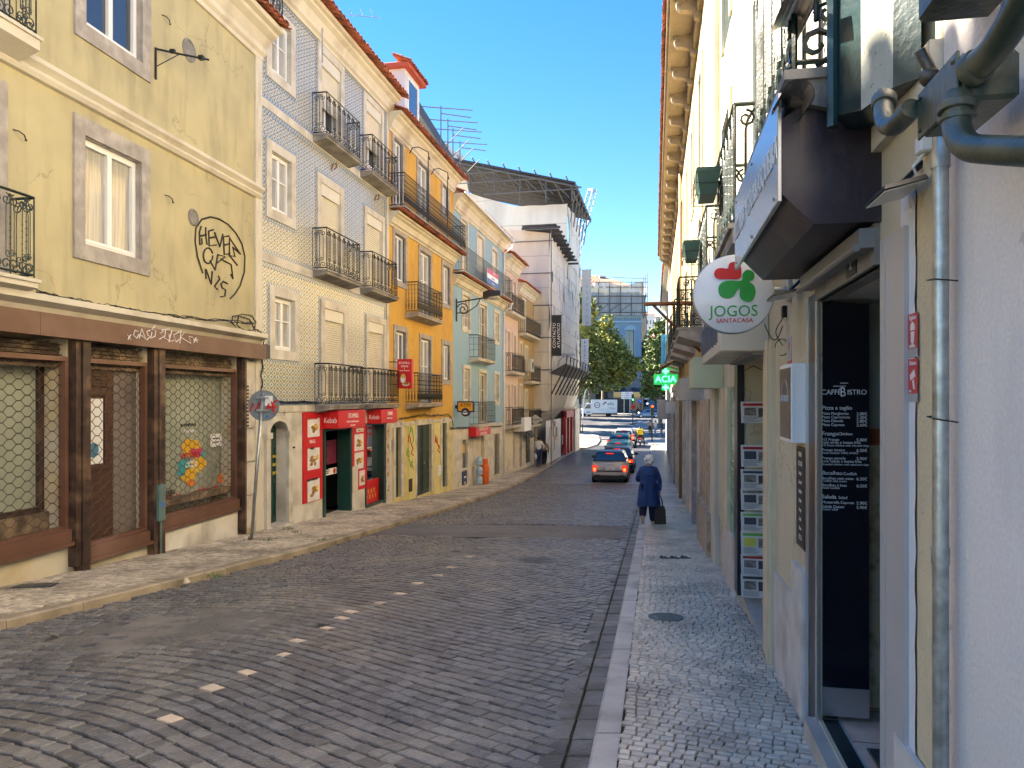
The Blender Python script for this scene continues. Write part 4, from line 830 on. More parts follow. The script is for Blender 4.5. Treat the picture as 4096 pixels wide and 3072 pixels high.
# graffiti on the base
b=MB(f); q1=GP(f,Z4,.035)
for s_ in ([(1000,870),(995,900),(1010,905),(1005,880),(990,920),(1000,960)],[(1010,905),(1015,960),(1000,975)],): stroke(b,s_,.02,q1)
b.build('graffiti',mat('green_marker',(.15,.42,.08),.6,b=0),bd); b=MB(f)
for s_ in ([(990,925),(985,960),(998,965),(995,930)],[(1000,970),(1012,1000),(1000,1030),(1015,1040)],[(1143,925),(1140,965),(1153,970),(1150,935)],[(1150,970),(1165,985),(1155,1010),(1168,1025)],[(1142,945),(1165,1000)]): stroke(b,s_,.018,GP(f,Z4,.040))
b.build('graffiti',MC['red_spray'],bd); b=MB(f)
for s_ in ([(985,1000),(975,1040),(990,1050),(990,1010)],[(990,1060),(1000,1110),(1010,1070)],[(1000,1075),(1015,1120)]): stroke(b,s_,.016,GP(f,Z4,.036))
b.build('graffiti',MC['green_marker'],bd)
for i,(zx,zy,t_) in enumerate(((945,855,'6'),(1072,845,''),(1190,835,'8'))):
    if t_: ztext(f,Z4,zx,zy,t_,.2,.04,bd,MC['grey_number'],name='house_number')
b=MB(f); p=HH(f,Z4,880,888,950,1018); b.box(p[0],p[1]+.06,.03,.06,p[2],p[3]); b.build('intercom',steel,bd)
b=MB(f); p=HH(f,Z4,1148,1166,1102,1158); b.box(p[0],p[1],.03,.06,p[2],p[3]); b.build('meter_box',white,bd)
b=MB(f); p=HH(f,Z4,984,1001,1178,1252); b.box(p[0],p[1],.03,.05,p[2],p[3]); b.build('small_poster',mat('dark_poster',(.04,.02,.02),.4,0,.5,20),bd)
cablerun(L3,[(930,828),(985,822),(1030,812),(1075,805),(1120,812),(1165,805),(1215,805),(1235,830),(1243,880)],Z4,.06,.014,label='black cables sagging along the stone band of the ochre building',n=4,jit=.04)
# red projecting kebab sign
s_=f.s(Z4(948,0)[0],.55); 
def mk(b):
    z=b.fac.zg; b.cbox(-.08,.08,.30,.76,z,z+.88,.012); b.m(1).tube([(0,0,z+.80),(0,.30,z+.80)],.014,5); b.tube([(0,0,z+.12),(0,.30,z+.12)],.014,5); b.tube([(0,0.01,z+.05),(0,.01,z+1.0)],.014,5)
u,v=Z4(948,655); s_=f.s(u,.42); z_=f.z(u,v,.42); ks=wallthing(f,'hanging_sign','tall red projecting sign with a wrap pictured, left of the ochre building balcony','sign',s_,z_,mk,[red,iron])
q=at(f,s_,0,z_); b=MB(q); text_mb(b,'ISTAMBUL',.092,SD(q,-.083,.53,z_+.76),.002,sx=.86); text_mb(b,'KEBAB',.085,SD(q,-.083,.54,z_+.66),.002,sx=.9); text_mb(b,'&\nComida Portuguesa',.052,SD(q,-.083,.53,z_+.56),.002,sx=.8); b.build('lettering',wht,ks)
b=MB(q); n=12; 
for (cx,cz,rx,rz,mi,oo) in ((.49,.30,.09,.14,0,-.083),(.49,.37,.07,.06,1,-.087),(.58,.13,.12,.06,0,-.089),(.58,.15,.09,.035,2,-.092),(.47,.25,.06,.08,3,-.086)): 
    P=[(oo,.0+cx+rx*math.cos(2*math.pi*j/n),z_+cz+rz*math.sin(2*math.pi*j/n)) for j in range(n)]; b.loft([P,[(a-.002,c,d) for a,c,d in P]],mi)
b.build('food_picture',[mat('wrap_cream',(.72,.58,.38),.6,b=0),food2,food1,porc],ks)
# ---------- blue building ----------
blp=plaster('sky_blue_render',(.25,.43,.56),(.33,.44,.48),amt=.55)
f=L4; E=f.s(503); bd=f.root('blue_building','pale blue building with a long tiled balcony and a mini market','building')
win=lambda xs:[HH(f,*a) for a in xs]
ztc=7.48; zl=f.z(*Z5(243,1235)); gl=f.z(*Z6(245,862))
SH=win([(Z5,300,350,770,985),(Z5,428,487,905,1090),(Z5,553,597,1025,1180)]); SH=[(a,c,zl+.15,e) for a,c,d,e in SH]
WN=win([(Z5,312,368,1405,1680),(Z6,575,612,-105,130),(Z6,320,368,360,635),(Z6,578,608,412,640)])
FW=win([(Z5,452,508,1480,1950),(Z6,450,505,395,820)])
DG=win([(Z6,312,355,955,1195),(Z6,445,490,925,1290),(Z6,573,612,905,1250)])
wall(f,bd,0,E,gl,ztc+.3,SH+WN+FW,blp)
wall(f,bd,0,E,-4.5,gl,[(*h,.25) for h in DG],stone,name='ground_floor_wall')
for h in SH: window(f,bd,h,sw=.13,kind='panel',fm=slat,wb=0)
for h in WN: window(f,bd,h,sw=.16,gm=curt,fm=mat('cream_frame',(.66,.62,.5),.5,b=0),bars=2)
for h in FW: window(f,bd,h,sw=.15,wb=0,gm=glass,fm=MC['cream_frame'],bars=2)
big_cornice(f,bd,0,E,zl-.42,.38,.34); eave_tiles(f,bd,0,E+.1,zl-.04,0,.50,.25,rows=1,pitch=.17)
b=MB(f); o1=.46; rail_panel(b,lambda x:(x+.02,o1),E-.02,zl+.08,1.0,'plain'); rail_panel(b,lambda x:(.02,x),o1,zl+.08,1.0,'plain'); rail_panel(b,lambda x:(E,x),o1,zl+.08,1.0,'plain'); b.build('long_railing',mat('grey_green_iron',(.07,.09,.085),.5,b=0),bd); MB(f).box(0,E,0,o1+.03,zl+.04,zl+.08).build('balcony_floor',stone_d,bd)
big_cornice(f,bd,0,E,ztc,.6,.42); eave_tiles(f,bd,0,E+.1,ztc+.62,-2.6,.50,.45,rows=7)
b=MB(f); b.tube([(0,.52,ztc+.60),(E+.15,.52,ztc+.56)],.07,8); b.tube([(E+.1,.52,ztc+.5),(E+.1,.45,ztc+.2),(E-.05,.08,ztc-.05),(E-.05,.08,zl+.2)],.045,8); b.tube([(E-.05,.08,zl-.5),(E-.05,.08,-4.0)],.045,8); b.tube([(E,.5,zl-.05),(E-.02,.4,zl-.3),(E-.05,.08,zl-.5)],.045,8); b.build('gutter_pipe',white,bd,smooth=True)
for k in (3.6,6.5): 
    b=MB(f); b.loft([[(k,-.5,ztc+1.2),(k+1.0,-.5,ztc+1.2),(k+1.0,-2.4,ztc+1.4),(k,-2.4,ztc+1.4)],[(k,-.5,ztc+1.7),(k+1.0,-.5,ztc+1.7),(k+1.0,-2.4,ztc+1.9),(k,-2.4,ztc+1.9)]]); b.build('dormer',terra,bd)
for i,h in enumerate(FW): balcony(f,bd,f.s(Z6(442,0)[0],.4),f.s(Z6(582,0)[0],.4),h[2]-.04,.4,.98,'plain',sm=cream)
# ground floor fittings
h=DG[0]; b=MB(f); b.box(h[0],h[1],-.15,-.1,h[2],h[3]); a_=b.build('cash_machine',mat('grey_atm',(.12,.14,.13),.3,0,.4,9,0),bd); MB(f).box(h[0]+.05,h[1]-.3,-.1,-.05,h[3]-.55,h[3]-.2).build('screen_label',mat('atm_yellow',(.72,.42,.02),.4,b=0),a_)
b=MB(f); p=HH(f,Z6,305,343,1215,1330); b.box(p[0],p[1],.0,.03,p[2],p[3]); pr=b.build('blue_poster',mat('navy_panel',(.02,.05,.14),.5,b=0),bd); b=MB(f)
for k in range(4): b.box(p[0]+.25,p[1]-.15-.1*(k%2),.03,.034,p[3]-.3-.22*k,p[3]-.24-.22*k)
b.build('lettering',wht,pr)
h=DG[1]; b=MB(f); b.box(h[0],h[1],-1.0,-.9,h[2],h[3]); dd=b.build('shop_interior',mat('shop_interior',(.03,.05,.055),.5,0,.7,7,0),bd)
b=MB(f)
for k in range(40): x=h[0]+RND.uniform(0.05,h[1]-h[0]-.2); z=h[2]+.3+.28*(k//5)%2.3; b.box(x,x+.12,-.8,-.6,z,z+.2,k%3)
b.build('shelf_goods',[MC['sticker_teal'],MC['label_white'],MC['can_red']],dd)
b=MB(f); b.box(h[0],h[0]+.06,-.2,.02,h[2],h[3]); b.box(h[1]-.35,h[1],-.2,-.15,h[2],h[3]); b.build('door_frame',MC['cream_frame'],dd)
window(f,bd,DG[2],sw=.02,kind='door',fm=mat('grey_door',(.16,.15,.13),.5,0,.1,3),wb=0)
a,c=f.s(Z6(425,0)[0],.35),f.s(Z6(545,0)[0],.35); zt,zb=f.z(*Z6(425,858),.35),f.z(*Z6(425,928),.35)
o_,q=sign_box(f,'shop_sign','red sign box over the mini market door of the blue building','sign',a,c,0,.35,zb,zt+.05,red); b=MB(q); text_mb(b,'MINIMERCADO\nE FRUTARIA',.21,FT(q,(c-a)/2,(zt+zb)/2,.353),.002,sx=1.05); b.build('lettering',wht,o_)
# ATM sign: projecting oval board facing the camera
u,v=Z6(250,740); s_=f.s(u,0)+.05; z_=f.z(u,v)
def mk(b):
    z=b.fac.zg; b.cbox(-.09,.09,.10,.76,z+.10,z+.50,.04,0); b.m(1).lathe([(.001,-.10),(.17,-.10),(.17,.10),(.001,.10)],(0,.43,z+.08),24,0); b.m(1).box(-.06,.06,0,.10,z+.22,z+.36); b.m(1).cbox(-.085,.085,.08,.78,z+.08,z+.52,.03)
am=wallthing(f,'bank_sign','orange and navy cash machine sign projecting from the blue building','sign',s_,z_,mk,[mat('atm_orange',(.85,.42,.02),.45,b=0),mat('sign_navy',(.02,.03,.09),.45,b=0)])
q=at(f,s_,0,z_); b=MB(q); text_mb(b,'ATM',.20,SD(q,-.103,.43,z_+.36),.004,sx=1.1); b.build('lettering',MC['sign_navy'],am); b=MB(q); P=[(.31,.06),(.55,.06),(.49,0),(.37,0)]; b.prism([(x,z_+z) for x,z in P],-.112,-.106,0); P=[(.32,.09),(.43,.16),(.54,.09),(.43,.12)]; b.prism([(x,z_+z) for x,z in P],-.112,-.106,0); b.build('bank_emblem',wht,am)
# FOR SALE board
u,v=Z5(512,1180); s0,zt=f.s(u,.5),f.z(u,v,.5); s1=f.s(Z5(603,0)[0],.5); zb=f.z(*Z5(512,1305),.5)
o_,q=sign_box(f,'sale_board','red white and blue for sale board tied to the long balcony of the blue building','sign',s0,s1,.50,.53,zb,zt,[wht,red,mat('sign_blue',(.02,.05,.30),.4,b=0)])
b=MB(q); H_=zt-zb; b.box(0,s1-s0,.031,.034,zb+H_*.66,zt,0); b.box(0,s1-s0,.031,.034,zb,zb+H_*.34,1); b.build('colour_bands',[red,MC['sign_blue']],o_)
b=MB(q); text_mb(b,'VENDE',H_*.19,FT(q,(s1-s0)*.6,zb+H_*.84,.037),.002,sx=1.2); text_mb(b,'219 800 900',H_*.12,FT(q,(s1-s0)/2,zb+H_*.12,.037),.002,sx=1.2); b.build('lettering',wht,o_)
b=MB(q); text_mb(b,'963 652 486',H_*.14,FT(q,(s1-s0)/2,zb+H_*.45,.037),.002,sx=1.2); b.build('lettering',MC['sign_blue'],o_)
# street lamp on scroll bracket
u,v=Z5(250,1470); s_=f.s(u)+.1; z_=f.z(u,v)
def mk(b):
    z=b.fac.zg; b.tube([(0,.03,z-.75),(0,.03,z+.15)],.03,6); b.tube([(0,.03,z),(0,.6,z+.08),(0,1.2,z+.16)],.028,6); b.tube([(0,.05,z-.42),(0,.45,z-.42),(0,.85,z-.15),(0,1.0,z+.1)],.022,5)
    b.tube([(0,.30+x,z-.28+y) for x,y in curl((0,0),.26,math.pi*.9,1.6,22,.85,-1)],.022,5)
lp=wallthing(f,'street_lamp','street lamp on a black scrolled bracket from the blue building','street lamp',s_,z_,mk,iron)
q=at(f,s_,0,z_); b=MB(q); b.loft([[(-.16,1.15,z_+.10),(.16,1.15,z_+.10),(.16,1.15,z_+.36),(-.16,1.15,z_+.36)],[(-.20,1.4,z_+.16),(.20,1.4,z_+.16),(.18,1.4,z_+.44),(-.18,1.4,z_+.44)],[(-.17,1.85,z_+.22),(.17,1.85,z_+.22),(.12,1.85,z_+.40),(-.12,1.85,z_+.40)]]); b.build('lamp_head',mat('brown_lamp_metal',(.05,.035,.035),.4,.3,0),lp)
b=MB(q); b.sph((0,1.55,z_+.16),.2,10,sc=(.8,1.35,.55)); b.build('lamp_glass',mat('lamp_glass',(.5,.5,.45),.1,b=0),lp,smooth=True)
cablerun(f,[(205,855),(300,852),(420,850),(520,845),(600,838),(640,840)],Z6,.05,.014,label='black cables along the stone band of the blue building',n=3,jit=.04)
# bottles and gas cylinder at the mini market
h=DG[1]; q=at(f,h[0]+.05,.15,f.gs(h[0]))
orm=mat('orange_gas_paint',(.75,.13,.02),.4,0,.08,6); wat=mat('clear_blue_bottle',(.35,.50,.60),.15,b=0)
s_=f.s(Z6(485,0)[0],.3); zz=f.gs(s_,.3)
gb=wallthing(f,'gas_cylinder','orange gas cylinder on the pavement by the mini market door','gas cylinder',s_+.2,zz,lambda b:b.lathe([(.001,.02),(.17,.0),(.19,.06),(.20,.14),(.20,.78),(.17,.88),(.10,.93),(.04,.95),(.04,1.0),(.001,1.0)],(0,.3,b.fac.zg),18),orm,smooth='auto')
q=at(f,s_+.2,0,zz); b=MB(q); b.lathe([(.15,.90),(.16,.90),(.16,1.12),(.15,1.12)],(0,.3,zz),14); b.build('collar',orm,gb)
for k in range(3):
    s_=f.s(Z6(438,0)[0],.25)+.08; wallthing(f,'water_bottle',('bottom water bottle of the stack of three by the mini market','middle water bottle of the stack of three by the mini market','top water bottle of the stack of three by the mini market')[k],'bottle',s_+.15,zz+.08+.41*k,lambda b:b.lathe([(.001,0),(.14,.0),(.15,.03),(.15,.10),(.135,.12),(.15,.14),(.15,.24),(.135,.26),(.14,.30),(.05,.36),(.05,.40),(.001,.40)],(0,.25,b.fac.zg),14),wat,'water bottles stacked by the mini market',smooth=True)
# ---------- pink building ----------
pkp=plaster('pale_pink_render',(.62,.46,.40),(.55,.42,.36),amt=.3)
f=L5; E=f.s(518); bd=f.root('pink_building','narrow pale pink building with small iron balconies','building')
win=lambda xs:[HH(f,*a) for a in xs]; ztc=6.72; gl=f.z(*Z6(655,855))
WN=win([(Z5,735,757,1335,1620),(Z5,682,705,1290,1400)]); WN=[WN[0]]
FW=win([(Z6,672,700,50,205),(Z6,728,750,85,240),(Z6,672,700,500,665),(Z6,728,750,505,670)]); FW=[(a,c,e-2.1,e) for a,c,d,e in FW]
WN=[(FW[0][0],FW[0][1],FW[0][3]+1.0,FW[0][3]+2.9),(FW[1][0],FW[1][1],FW[1][3]+1.0,FW[1][3]+2.9)]
DG=win([(Z6,660,745,900,1225)])
wall(f,bd,0,E,gl,ztc+.2,WN+FW,pkp); wall(f,bd,0,E,-4.6,gl,[(*DG[0],.15)],mat('beige_pink_base',(.55,.47,.40),.8,0,.1),name='ground_floor_wall')
for h in WN+FW: window(f,bd,h,sw=.12,kind='panel',fm=cream,wb=0,sm=mat('pink_trim',(.6,.48,.42),.7,b=0))
for zf in (WN[0][2]-.05,FW[0][2]-.05,FW[2][2]-.05): balcony(f,bd,.4,E-.3,zf,.4,.95,'scroll',sm=cream)
big_cornice(f,bd,0,E,ztc,.7,.45); eave_tiles(f,bd,0,E,ztc+.68,-2.2,.62,.4,rows=5)
h=DG[0]; b=MB(f); b.box(h[0],h[1],-.15,-.1,h[2],h[3])
for k in range(5): b.box(h[0],h[1],-.1,-.09,h[2]+.6*k,h[2]+.6*k+.56)
b.build('garage_door',cream,bd)
# ---------- tan building ----------
tnp=plaster('tan_render',(.42,.29,.13),(.34,.22,.10),amt=.3)
f=L6; E=f.s(534); bd=f.root('tan_building','narrow tan building beside the netted scaffold','building')
win=lambda xs:[HH(f,*a) for a in xs]; ztc=f.z(*Z5(772,1395)); gl=f.z(*Z6(780,860))
FW=win([(Z5,805,830,1450,1600),(Z6,828,848,185,340),(Z6,785,800,150,340),(Z6,828,848,550,690),(Z6,785,800,505,700)]); FW=[(a,c,e-2.0,e) for a,c,d,e in FW]
DG=win([(Z6,832,868,885,1155),(Z6,785,798,885,1180)])
wall(f,bd,0,E,gl,ztc+.2,FW,tnp); wall(f,bd,0,E,-4.7,gl,[(*h,.4) for h in DG],stone,name='ground_floor_wall')
for h in FW: window(f,bd,h,sw=.14,wb=0,gm=curt,fm=cream,sm=cream,bars=1)
for h in DG: window(f,bd,h,sw=.1,kind='door',fm=greend,wb=0)
for i,h in enumerate((FW[0],FW[1],FW[3])): balcony(f,bd,h[0]-1.0 if i!=1 else h[0]-.3,E,h[2]-.04,.45,.95,'scroll',sm=cream)
big_cornice(f,bd,0,E,ztc,.6,.4); eave_tiles(f,bd,0,E,ztc+.6,-2.2,.5,.4,rows=5)
u,v=Z6(822,390); wallthing(f,'air_conditioner','beige air conditioner on the tan building wall','air conditioner',f.s(u)+.1,f.z(u,v),lambda b:(b.cbox(-.45,.45,.1,.5,b.fac.zg,b.fac.zg+.75,.03),b.m(1).lathe([(.24,.5),(.24,.515),(.05,.52)],(0,0,b.fac.zg+.38),14,1)),[mat('beige_ac_case',(.50,.46,.36),.5),iron])
s_=f.s(Z6(826,0)[0],.6); z_=f.z(*Z6(826,885),.6); sign_box(f,'shop_sign','small white sign box on the tan building over its door','sign',s_,s_+2.0,0,.6,z_,z_+.75,white)
s_=f.s(Z6(875,0)[0],.5); z_=f.z(*Z6(880,800),.3); q=at(f,s_,0,z_); b=MB(q); b.loft([[(0,.05,z_-.3),(1.2,.05,z_-.3),(1.2,.55,z_-.9),(0,.55,z_-.9)],[(0,.05,z_-.26),(1.2,.05,z_-.26),(1.2,.6,z_-.86),(0,.6,z_-.86)]]); b.tube([(0,.05,z_-.85),(0,.55,z_-.9)],.02,5); b.build('awning',mat('dark_grey_awning',(.05,.05,.055),.8),None,loc=f.W(s_,0,z_),rot=(0,0,f.rz),label='dark grey sloping awning beside the tan building door',cat='awning')
u,v=Z6(915,785); s_=f.s(u,.6); z_=f.z(u,v,.6); q=at(f,s_,.0,z_); b=MB(q); b.prism([(.15,z_),(.6,z_+.3),(1.05,z_),(.6,z_-.3)],-.04,.04,0); b.m(1).tube([(0,0,z_),(0,.3,z_)],.02,5); o_=b.build('hanging_sign',[mat('pale_board',(.62,.58,.5),.6),iron],None,loc=f.W(s_,0,z_),rot=(0,0,f.rz),label='pale diamond shaped hanging sign at the edge of the netting',cat='sign')
b=MB(q); text_mb(b,'BOHEME',.17,SD(q,-.045,.6,z_),.003); b.build('lettering',blk,o_)
# ================= NETTED BUILDINGS AND THE FAR END OF THE STREET =================
def netting(n,c,r=.9,al=.96):
    q=NX(n,r); w=q.T.nodes.new('ShaderNodeMapping'); w.inputs['Scale'].default_value=(1.2,1.2,.25); q.T.links.new(q.co,w.inputs[0])
    f1=q.rng(q.noise(.7,7,w.outputs[0]),.3,.7); c1=q.mix(f1,tuple(x*.82 for x in c),tuple(min(1,x*1.1) for x in c))
    hz=q.m('LESS_THAN',q.m('ABSOLUTE',q.m('SUBTRACT',q.m('FRACT',q.m('DIVIDE',q.z,2.0)),.5)),.018); c2=q.mix(q.m('MULTIPLY',hz,.5),c1,tuple(x*.5 for x in c))
    q.P.inputs['Alpha'].default_value=al; q.bump(q.noise(1.6,5,w.outputs[0]),.7,.15); return q.col(c2)
net1=netting('debris_netting',(.76,.71,.62)); net2=netting('beige_netting',(.68,.62,.52)); net3=netting('grey_netting',(.33,.35,.37))
sheetd=mat('dark_corrugated_sheet',(.055,.055,.06),.6,.3,.25,5,.2,20)
pole_m=mat('scaffold_tube',(.13,.135,.14),.6,.3,.1,5,0)
d7=(668-CU)/F
L7=fac_from(549,46,668); f=L7
def drape(b,P,nu,nv,amp=.12,seed=0,sc=(1.3,.5)):
    """wavy sheet; P(t,w)->(s,o,z) with outward shift argument"""
    vs=[P(i/nu,j/nv,amp*(math.sin(i*sc[0]+seed)*.5+math.sin(i*.37+j*sc[1]+seed*2)*.5+math.sin(j*.9+i*.2)*.3)) for j in range(nv+1) for i in range(nu+1)]
    b.add(vs,[(j*(nu+1)+i,j*(nu+1)+i+1,(j+1)*(nu+1)+i+1,(j+1)*(nu+1)+i) for j in range(nv) for i in range(nu)])
EA=f.sY(61.5); ZA=10.3; zb_=-.75
bd=f.root('netted_building','lower building wholly wrapped in pale debris netting, with hoardings below','building')
b=MB(f); b.box(.5,EA,-9,-.9,-4.6,ZA-.3); b.build('wall',mat('bare_masonry',(.33,.30,.26),.9,0,.2,1,.3),bd)
b=MB(f)
drape(b,lambda t,w,a:(EA*t,.0+a-(.5*max(0,.12-w)/.12),zb_+(ZA-zb_)*w),60,30,.10)
drape(b,lambda t,w,a:(0+a,-6.5*t,zb_+(ZA+.9*t-zb_)*w),24,30,.10,3)
drape(b,lambda t,w,a:(-.0+EA*t,-.2-(1-w)*.9+a*.5,zb_-1.0+w*1.1),60,4,.05,5)
b.build('netting',net2,bd,smooth=True)
# sunlight reflected from opposite windows, put in as pale strips on the netting
b=MB(f); rs=random.Random(3)
for k in range(70):
    s_=rs.uniform(.4,EA-.5); z_=rs.uniform(.3,ZA-1.8); h_=rs.uniform(.5,1.5); w_=rs.uniform(.12,.3); b.box(s_,s_+w_,.10,.13,z_,z_+h_)
b.build('reflected_light_strips',mat('painted_reflection',(.74,.72,.66),.9,0,.05,2,0),bd,kind='stuff')
b=MB(f)
for z_ in (1.8,3.8,5.8,7.8,9.8): b.tube([(-.15,.25,z_),(-.15,-6.5,z_)],.03,4); b.tube([(0,.22,z_),(EA,.22,z_)],.012,4)
for s_ in (0,): b.tube([(-.1,.15,-4.1),(-.1,.15,ZA+.3)],.035,5)
b.build('scaffold_tubes',pole_m,bd)
# eave roof of sheets
b=MB(f)
for k in range(9): s_=.2+EA*.62*k/9+3; b.box(-.6+k*1.05,-.6+k*1.05+.95,-1.6,.55,ZA+.35-.06*k,ZA+.42-.06*k)
for k in range(10): b.box(-.7+k*1.05,-.62+k*1.05,-1.6,.8,ZA+.12-.06*k,ZA+.26-.06*k)
b.build('sheet_roof',sheetd,bd)
# catch fan
b=MB(f); z_=1.75
b.loft([[(0,.1,z_-.2),(0,1.05,z_+.35),(0,1.05,z_+.45),(0,.1,z_-.1)],[(EA-1,.1,z_-.2),(EA-1,1.05,z_+.35),(EA-1,1.05,z_+.45),(EA-1,.1,z_-.1)]])
for k in range(9): s_=.2+(EA-1.6)*k/8; b.tube([(s_,.1,z_-1.5),(s_,1.05,z_+.35)],.05,5); b.tube([(s_,1.05,z_+.35),(s_,1.1,z_+.95)],.035,4)
b.tube([(0,1.1,z_+.9),(EA-1,1.1,z_+.9)],.03,4); b.build('catch_fan',sheetd,bd)
# hoardings on the ground floor
b=MB(f)
for k in range(22): s_=.6+.28*k; b.box(s_,s_+.26,-.3,-.26+.03*(k%2),-4.3,-1.4)
b.build('hoarding',white,bd)
b=MB(f); rs=random.Random(8)
for k in range(16): s_=1+rs.uniform(0,6); z_=-3.6+rs.uniform(0,1.6); b.box(s_,s_+.5,-.2,-.19+.004*k,z_,z_+.65,k%4)
b.build('bill_posters',[MC['label_white'],MC['can_red'],cream,MC['grey_door']],bd)
b=MB(f); 
for a in (8.6,10.4,12.2): b.box(a,a+.5,-.3,-.1,-4.4,-1.0)
b.box(8.6,12.7,-.3,-.05,-1.4,-.9); b.build('red_shopfront',mat('red_shop_paint',(.45,.03,.03),.4,b=0),bd)
b=MB(f); b.box(8,EA,-.6,-.4,-4.4,-.8); b.build('shop_glazing',glass,bd)
b=MB(f); b.box(12.9,EA,-.4,.05,-4.4,-.8); b.build('stone_pier',cream,bd)
# taller volume B
s0=f.sY(54.4); s1=EA+1.0; ZB=14.35
bd=f.root('scaffolded_building','taller scaffolded building in pale netting under a dark temporary roof','building')
b=MB(f); b.box(s0+.6,s1,-11,-1.0,ZA-2,ZB-1.2); b.build('wall',MC['bare_masonry'],bd)
b=MB(f); drape(b,lambda t,w,a:(s0+(s1-s0)*t,.02+a,ZA-1.5+(ZB-ZA+1.5)*w),26,12,.12,2)
def topz(t): return ZB+ (0 if t<.38 else (t-.38)*3.6 if t<.75 else 1.33)
drape(b,lambda t,w,a:(s0+a,-10.5*t,ZA-1.5+(topz(t)-ZA+1.5)*w),34,14,.14,6)
b.build('netting',net1,bd,smooth=True)
b=MB(f); rs=random.Random(5)
for k in range(10): s_=rs.uniform(s0+.4,s1-.5); z_=rs.uniform(ZA-1,ZB-1.6); b.box(s_,s_+.25,.12,.15,z_,z_+rs.uniform(.6,1.4))
b.build('reflected_light_strips',MC['painted_reflection'],bd,kind='stuff')  # reflected window light again, shaped as pale strips
# temporary roof: corrugated mono-pitch rising away from the street
b=MB(f); n=90; A=[]; 
for i in range(n+1):
    s_=s0-1.5+(s1-s0+3)*i/n; dz=.05*math.sin(i*1.9); A.append([(s_,.7,15.35+dz),(s_,-9.6,18.0+dz)])
for i in range(n): b.add([A[i][0],A[i+1][0],A[i+1][1],A[i][1]],[(0,1,2,3)])
b.box(s0-1.5,s1+1.5,.68,.76,15.2,15.5); b.loft([[(s0-1.5,.7,15.38),(s0-1.5,.7,15.5),(s0-1.42,.7,15.5),(s0-1.42,.7,15.38)],[(s0-1.5,-9.6,18.0),(s0-1.5,-9.6,18.14),(s0-1.42,-9.6,18.14),(s0-1.42,-9.6,18.0)]])
b.build('temporary_roof',sheetd,bd)
b=MB(f)
rz=lambda o:15.25+(.7-o)*.257
for o_ in (.5,-1.4,-3.3,-5.2,-7.1,-9.0): b.tube([(s0-1.3,o_,ZB-.2 if o_>-4 else 15.2),(s0-1.3,o_,rz(o_)+.0)],.05,5)
for k in range(9): o_=.3-1.15*k; b.tube([(s0-1.7,o_-.2,rz(o_)+.55),(s0+.5,o_+.5,rz(o_)-1.1)],.05,5); b.tube([(s0-1.35,o_,rz(o_)-.9),(s0-1.35,o_-1.15,rz(o_-1.15)-.05)],.04,4)
for z_,a,c in ((15.0,1.0,-6),(15.9,-1.2,-9),(16.6,-4,-9.3)): b.tube([(s0-1.4,a,z_),(s0-1.4,c,z_)],.05,5)
b.tube([(s0-1.45,1.2,15.05),(s0-1.45,-9.8,17.9)],.06,5)
for k in range(6): s_=s0+(s1-s0+2)*k/6; b.tube([(s_,.55,15.3),(s_,.25,13.0)],.05,5); b.tube([(s_,.9,15.2),(s_,.3,14.2)],.04,4)
b.build('scaffold_tubes',pole_m,bd)
# roof works farther left above the ochre building
bd=empty('rooftop_scaffold',px(440,190,42),0,'dark roof edge with scaffold poles rising behind the ochre building','scaffold'); L0=Vector(px(440,190,42))
b=MB(); P1,P2=Vector(px(416,108,35))-L0,Vector(px(463,181,49))-L0; up=Vector((0,0,.55)); lf=Vector((-1.6,.3,.9))
b.loft([[tuple(P1),tuple(P1+up),tuple(P1+up+lf),tuple(P1+lf)],[tuple(P2),tuple(P2+up),tuple(P2+up+lf),tuple(P2+lf)]]); b.build('roof_sheet',sheetd,bd)
b=MB(); 
for t in (.35,.5,.62,.8): 
    p=P1.lerp(P2,t)+Vector((.25,0,-.8)); b.tube([tuple(p),tuple(p+Vector((0,0,2.6)))],.035,5); b.tube([tuple(p+Vector((0,0,2.2))),tuple(p+Vector((1.6,.6,2.2)))],.03,4)
    b.tube([tuple(p+Vector((-1.6,-.3,2.5))),tuple(p+Vector((1.7,.2,2.45)))],.03,4); b.tube([tuple(p+Vector((0,0,.2))),tuple(p+Vector((1.2,.5,1.6)))],.03,4)
b.build('scaffold_tubes',pole_m,bd)
b=MB(); b.loft([[(0,0,0),(1.5,0,0),(1.5,3,0),(0,3,0)],[(0,0,1.6),(.9,0,1.5),(.9,3,1.5),(0,3,1.6)]]); 
b=MB(); p=px(446,158,58); b.prism([(0,-1.8),(1.6,-1.8),(1.5,.0),(1.0,.6),(.7,.45),(.1,1.2),(0,1.2)],0,3,1); b.prism([(-1.2,-2),(.1,-2),(.1,1.15),(-1.0,1.1)],-.02,3.4,1) 
b.build('stair_tower',dw,None,loc=p,label='small white rendered block standing above the roofs left of the dark sheet roof',cat='roof block')
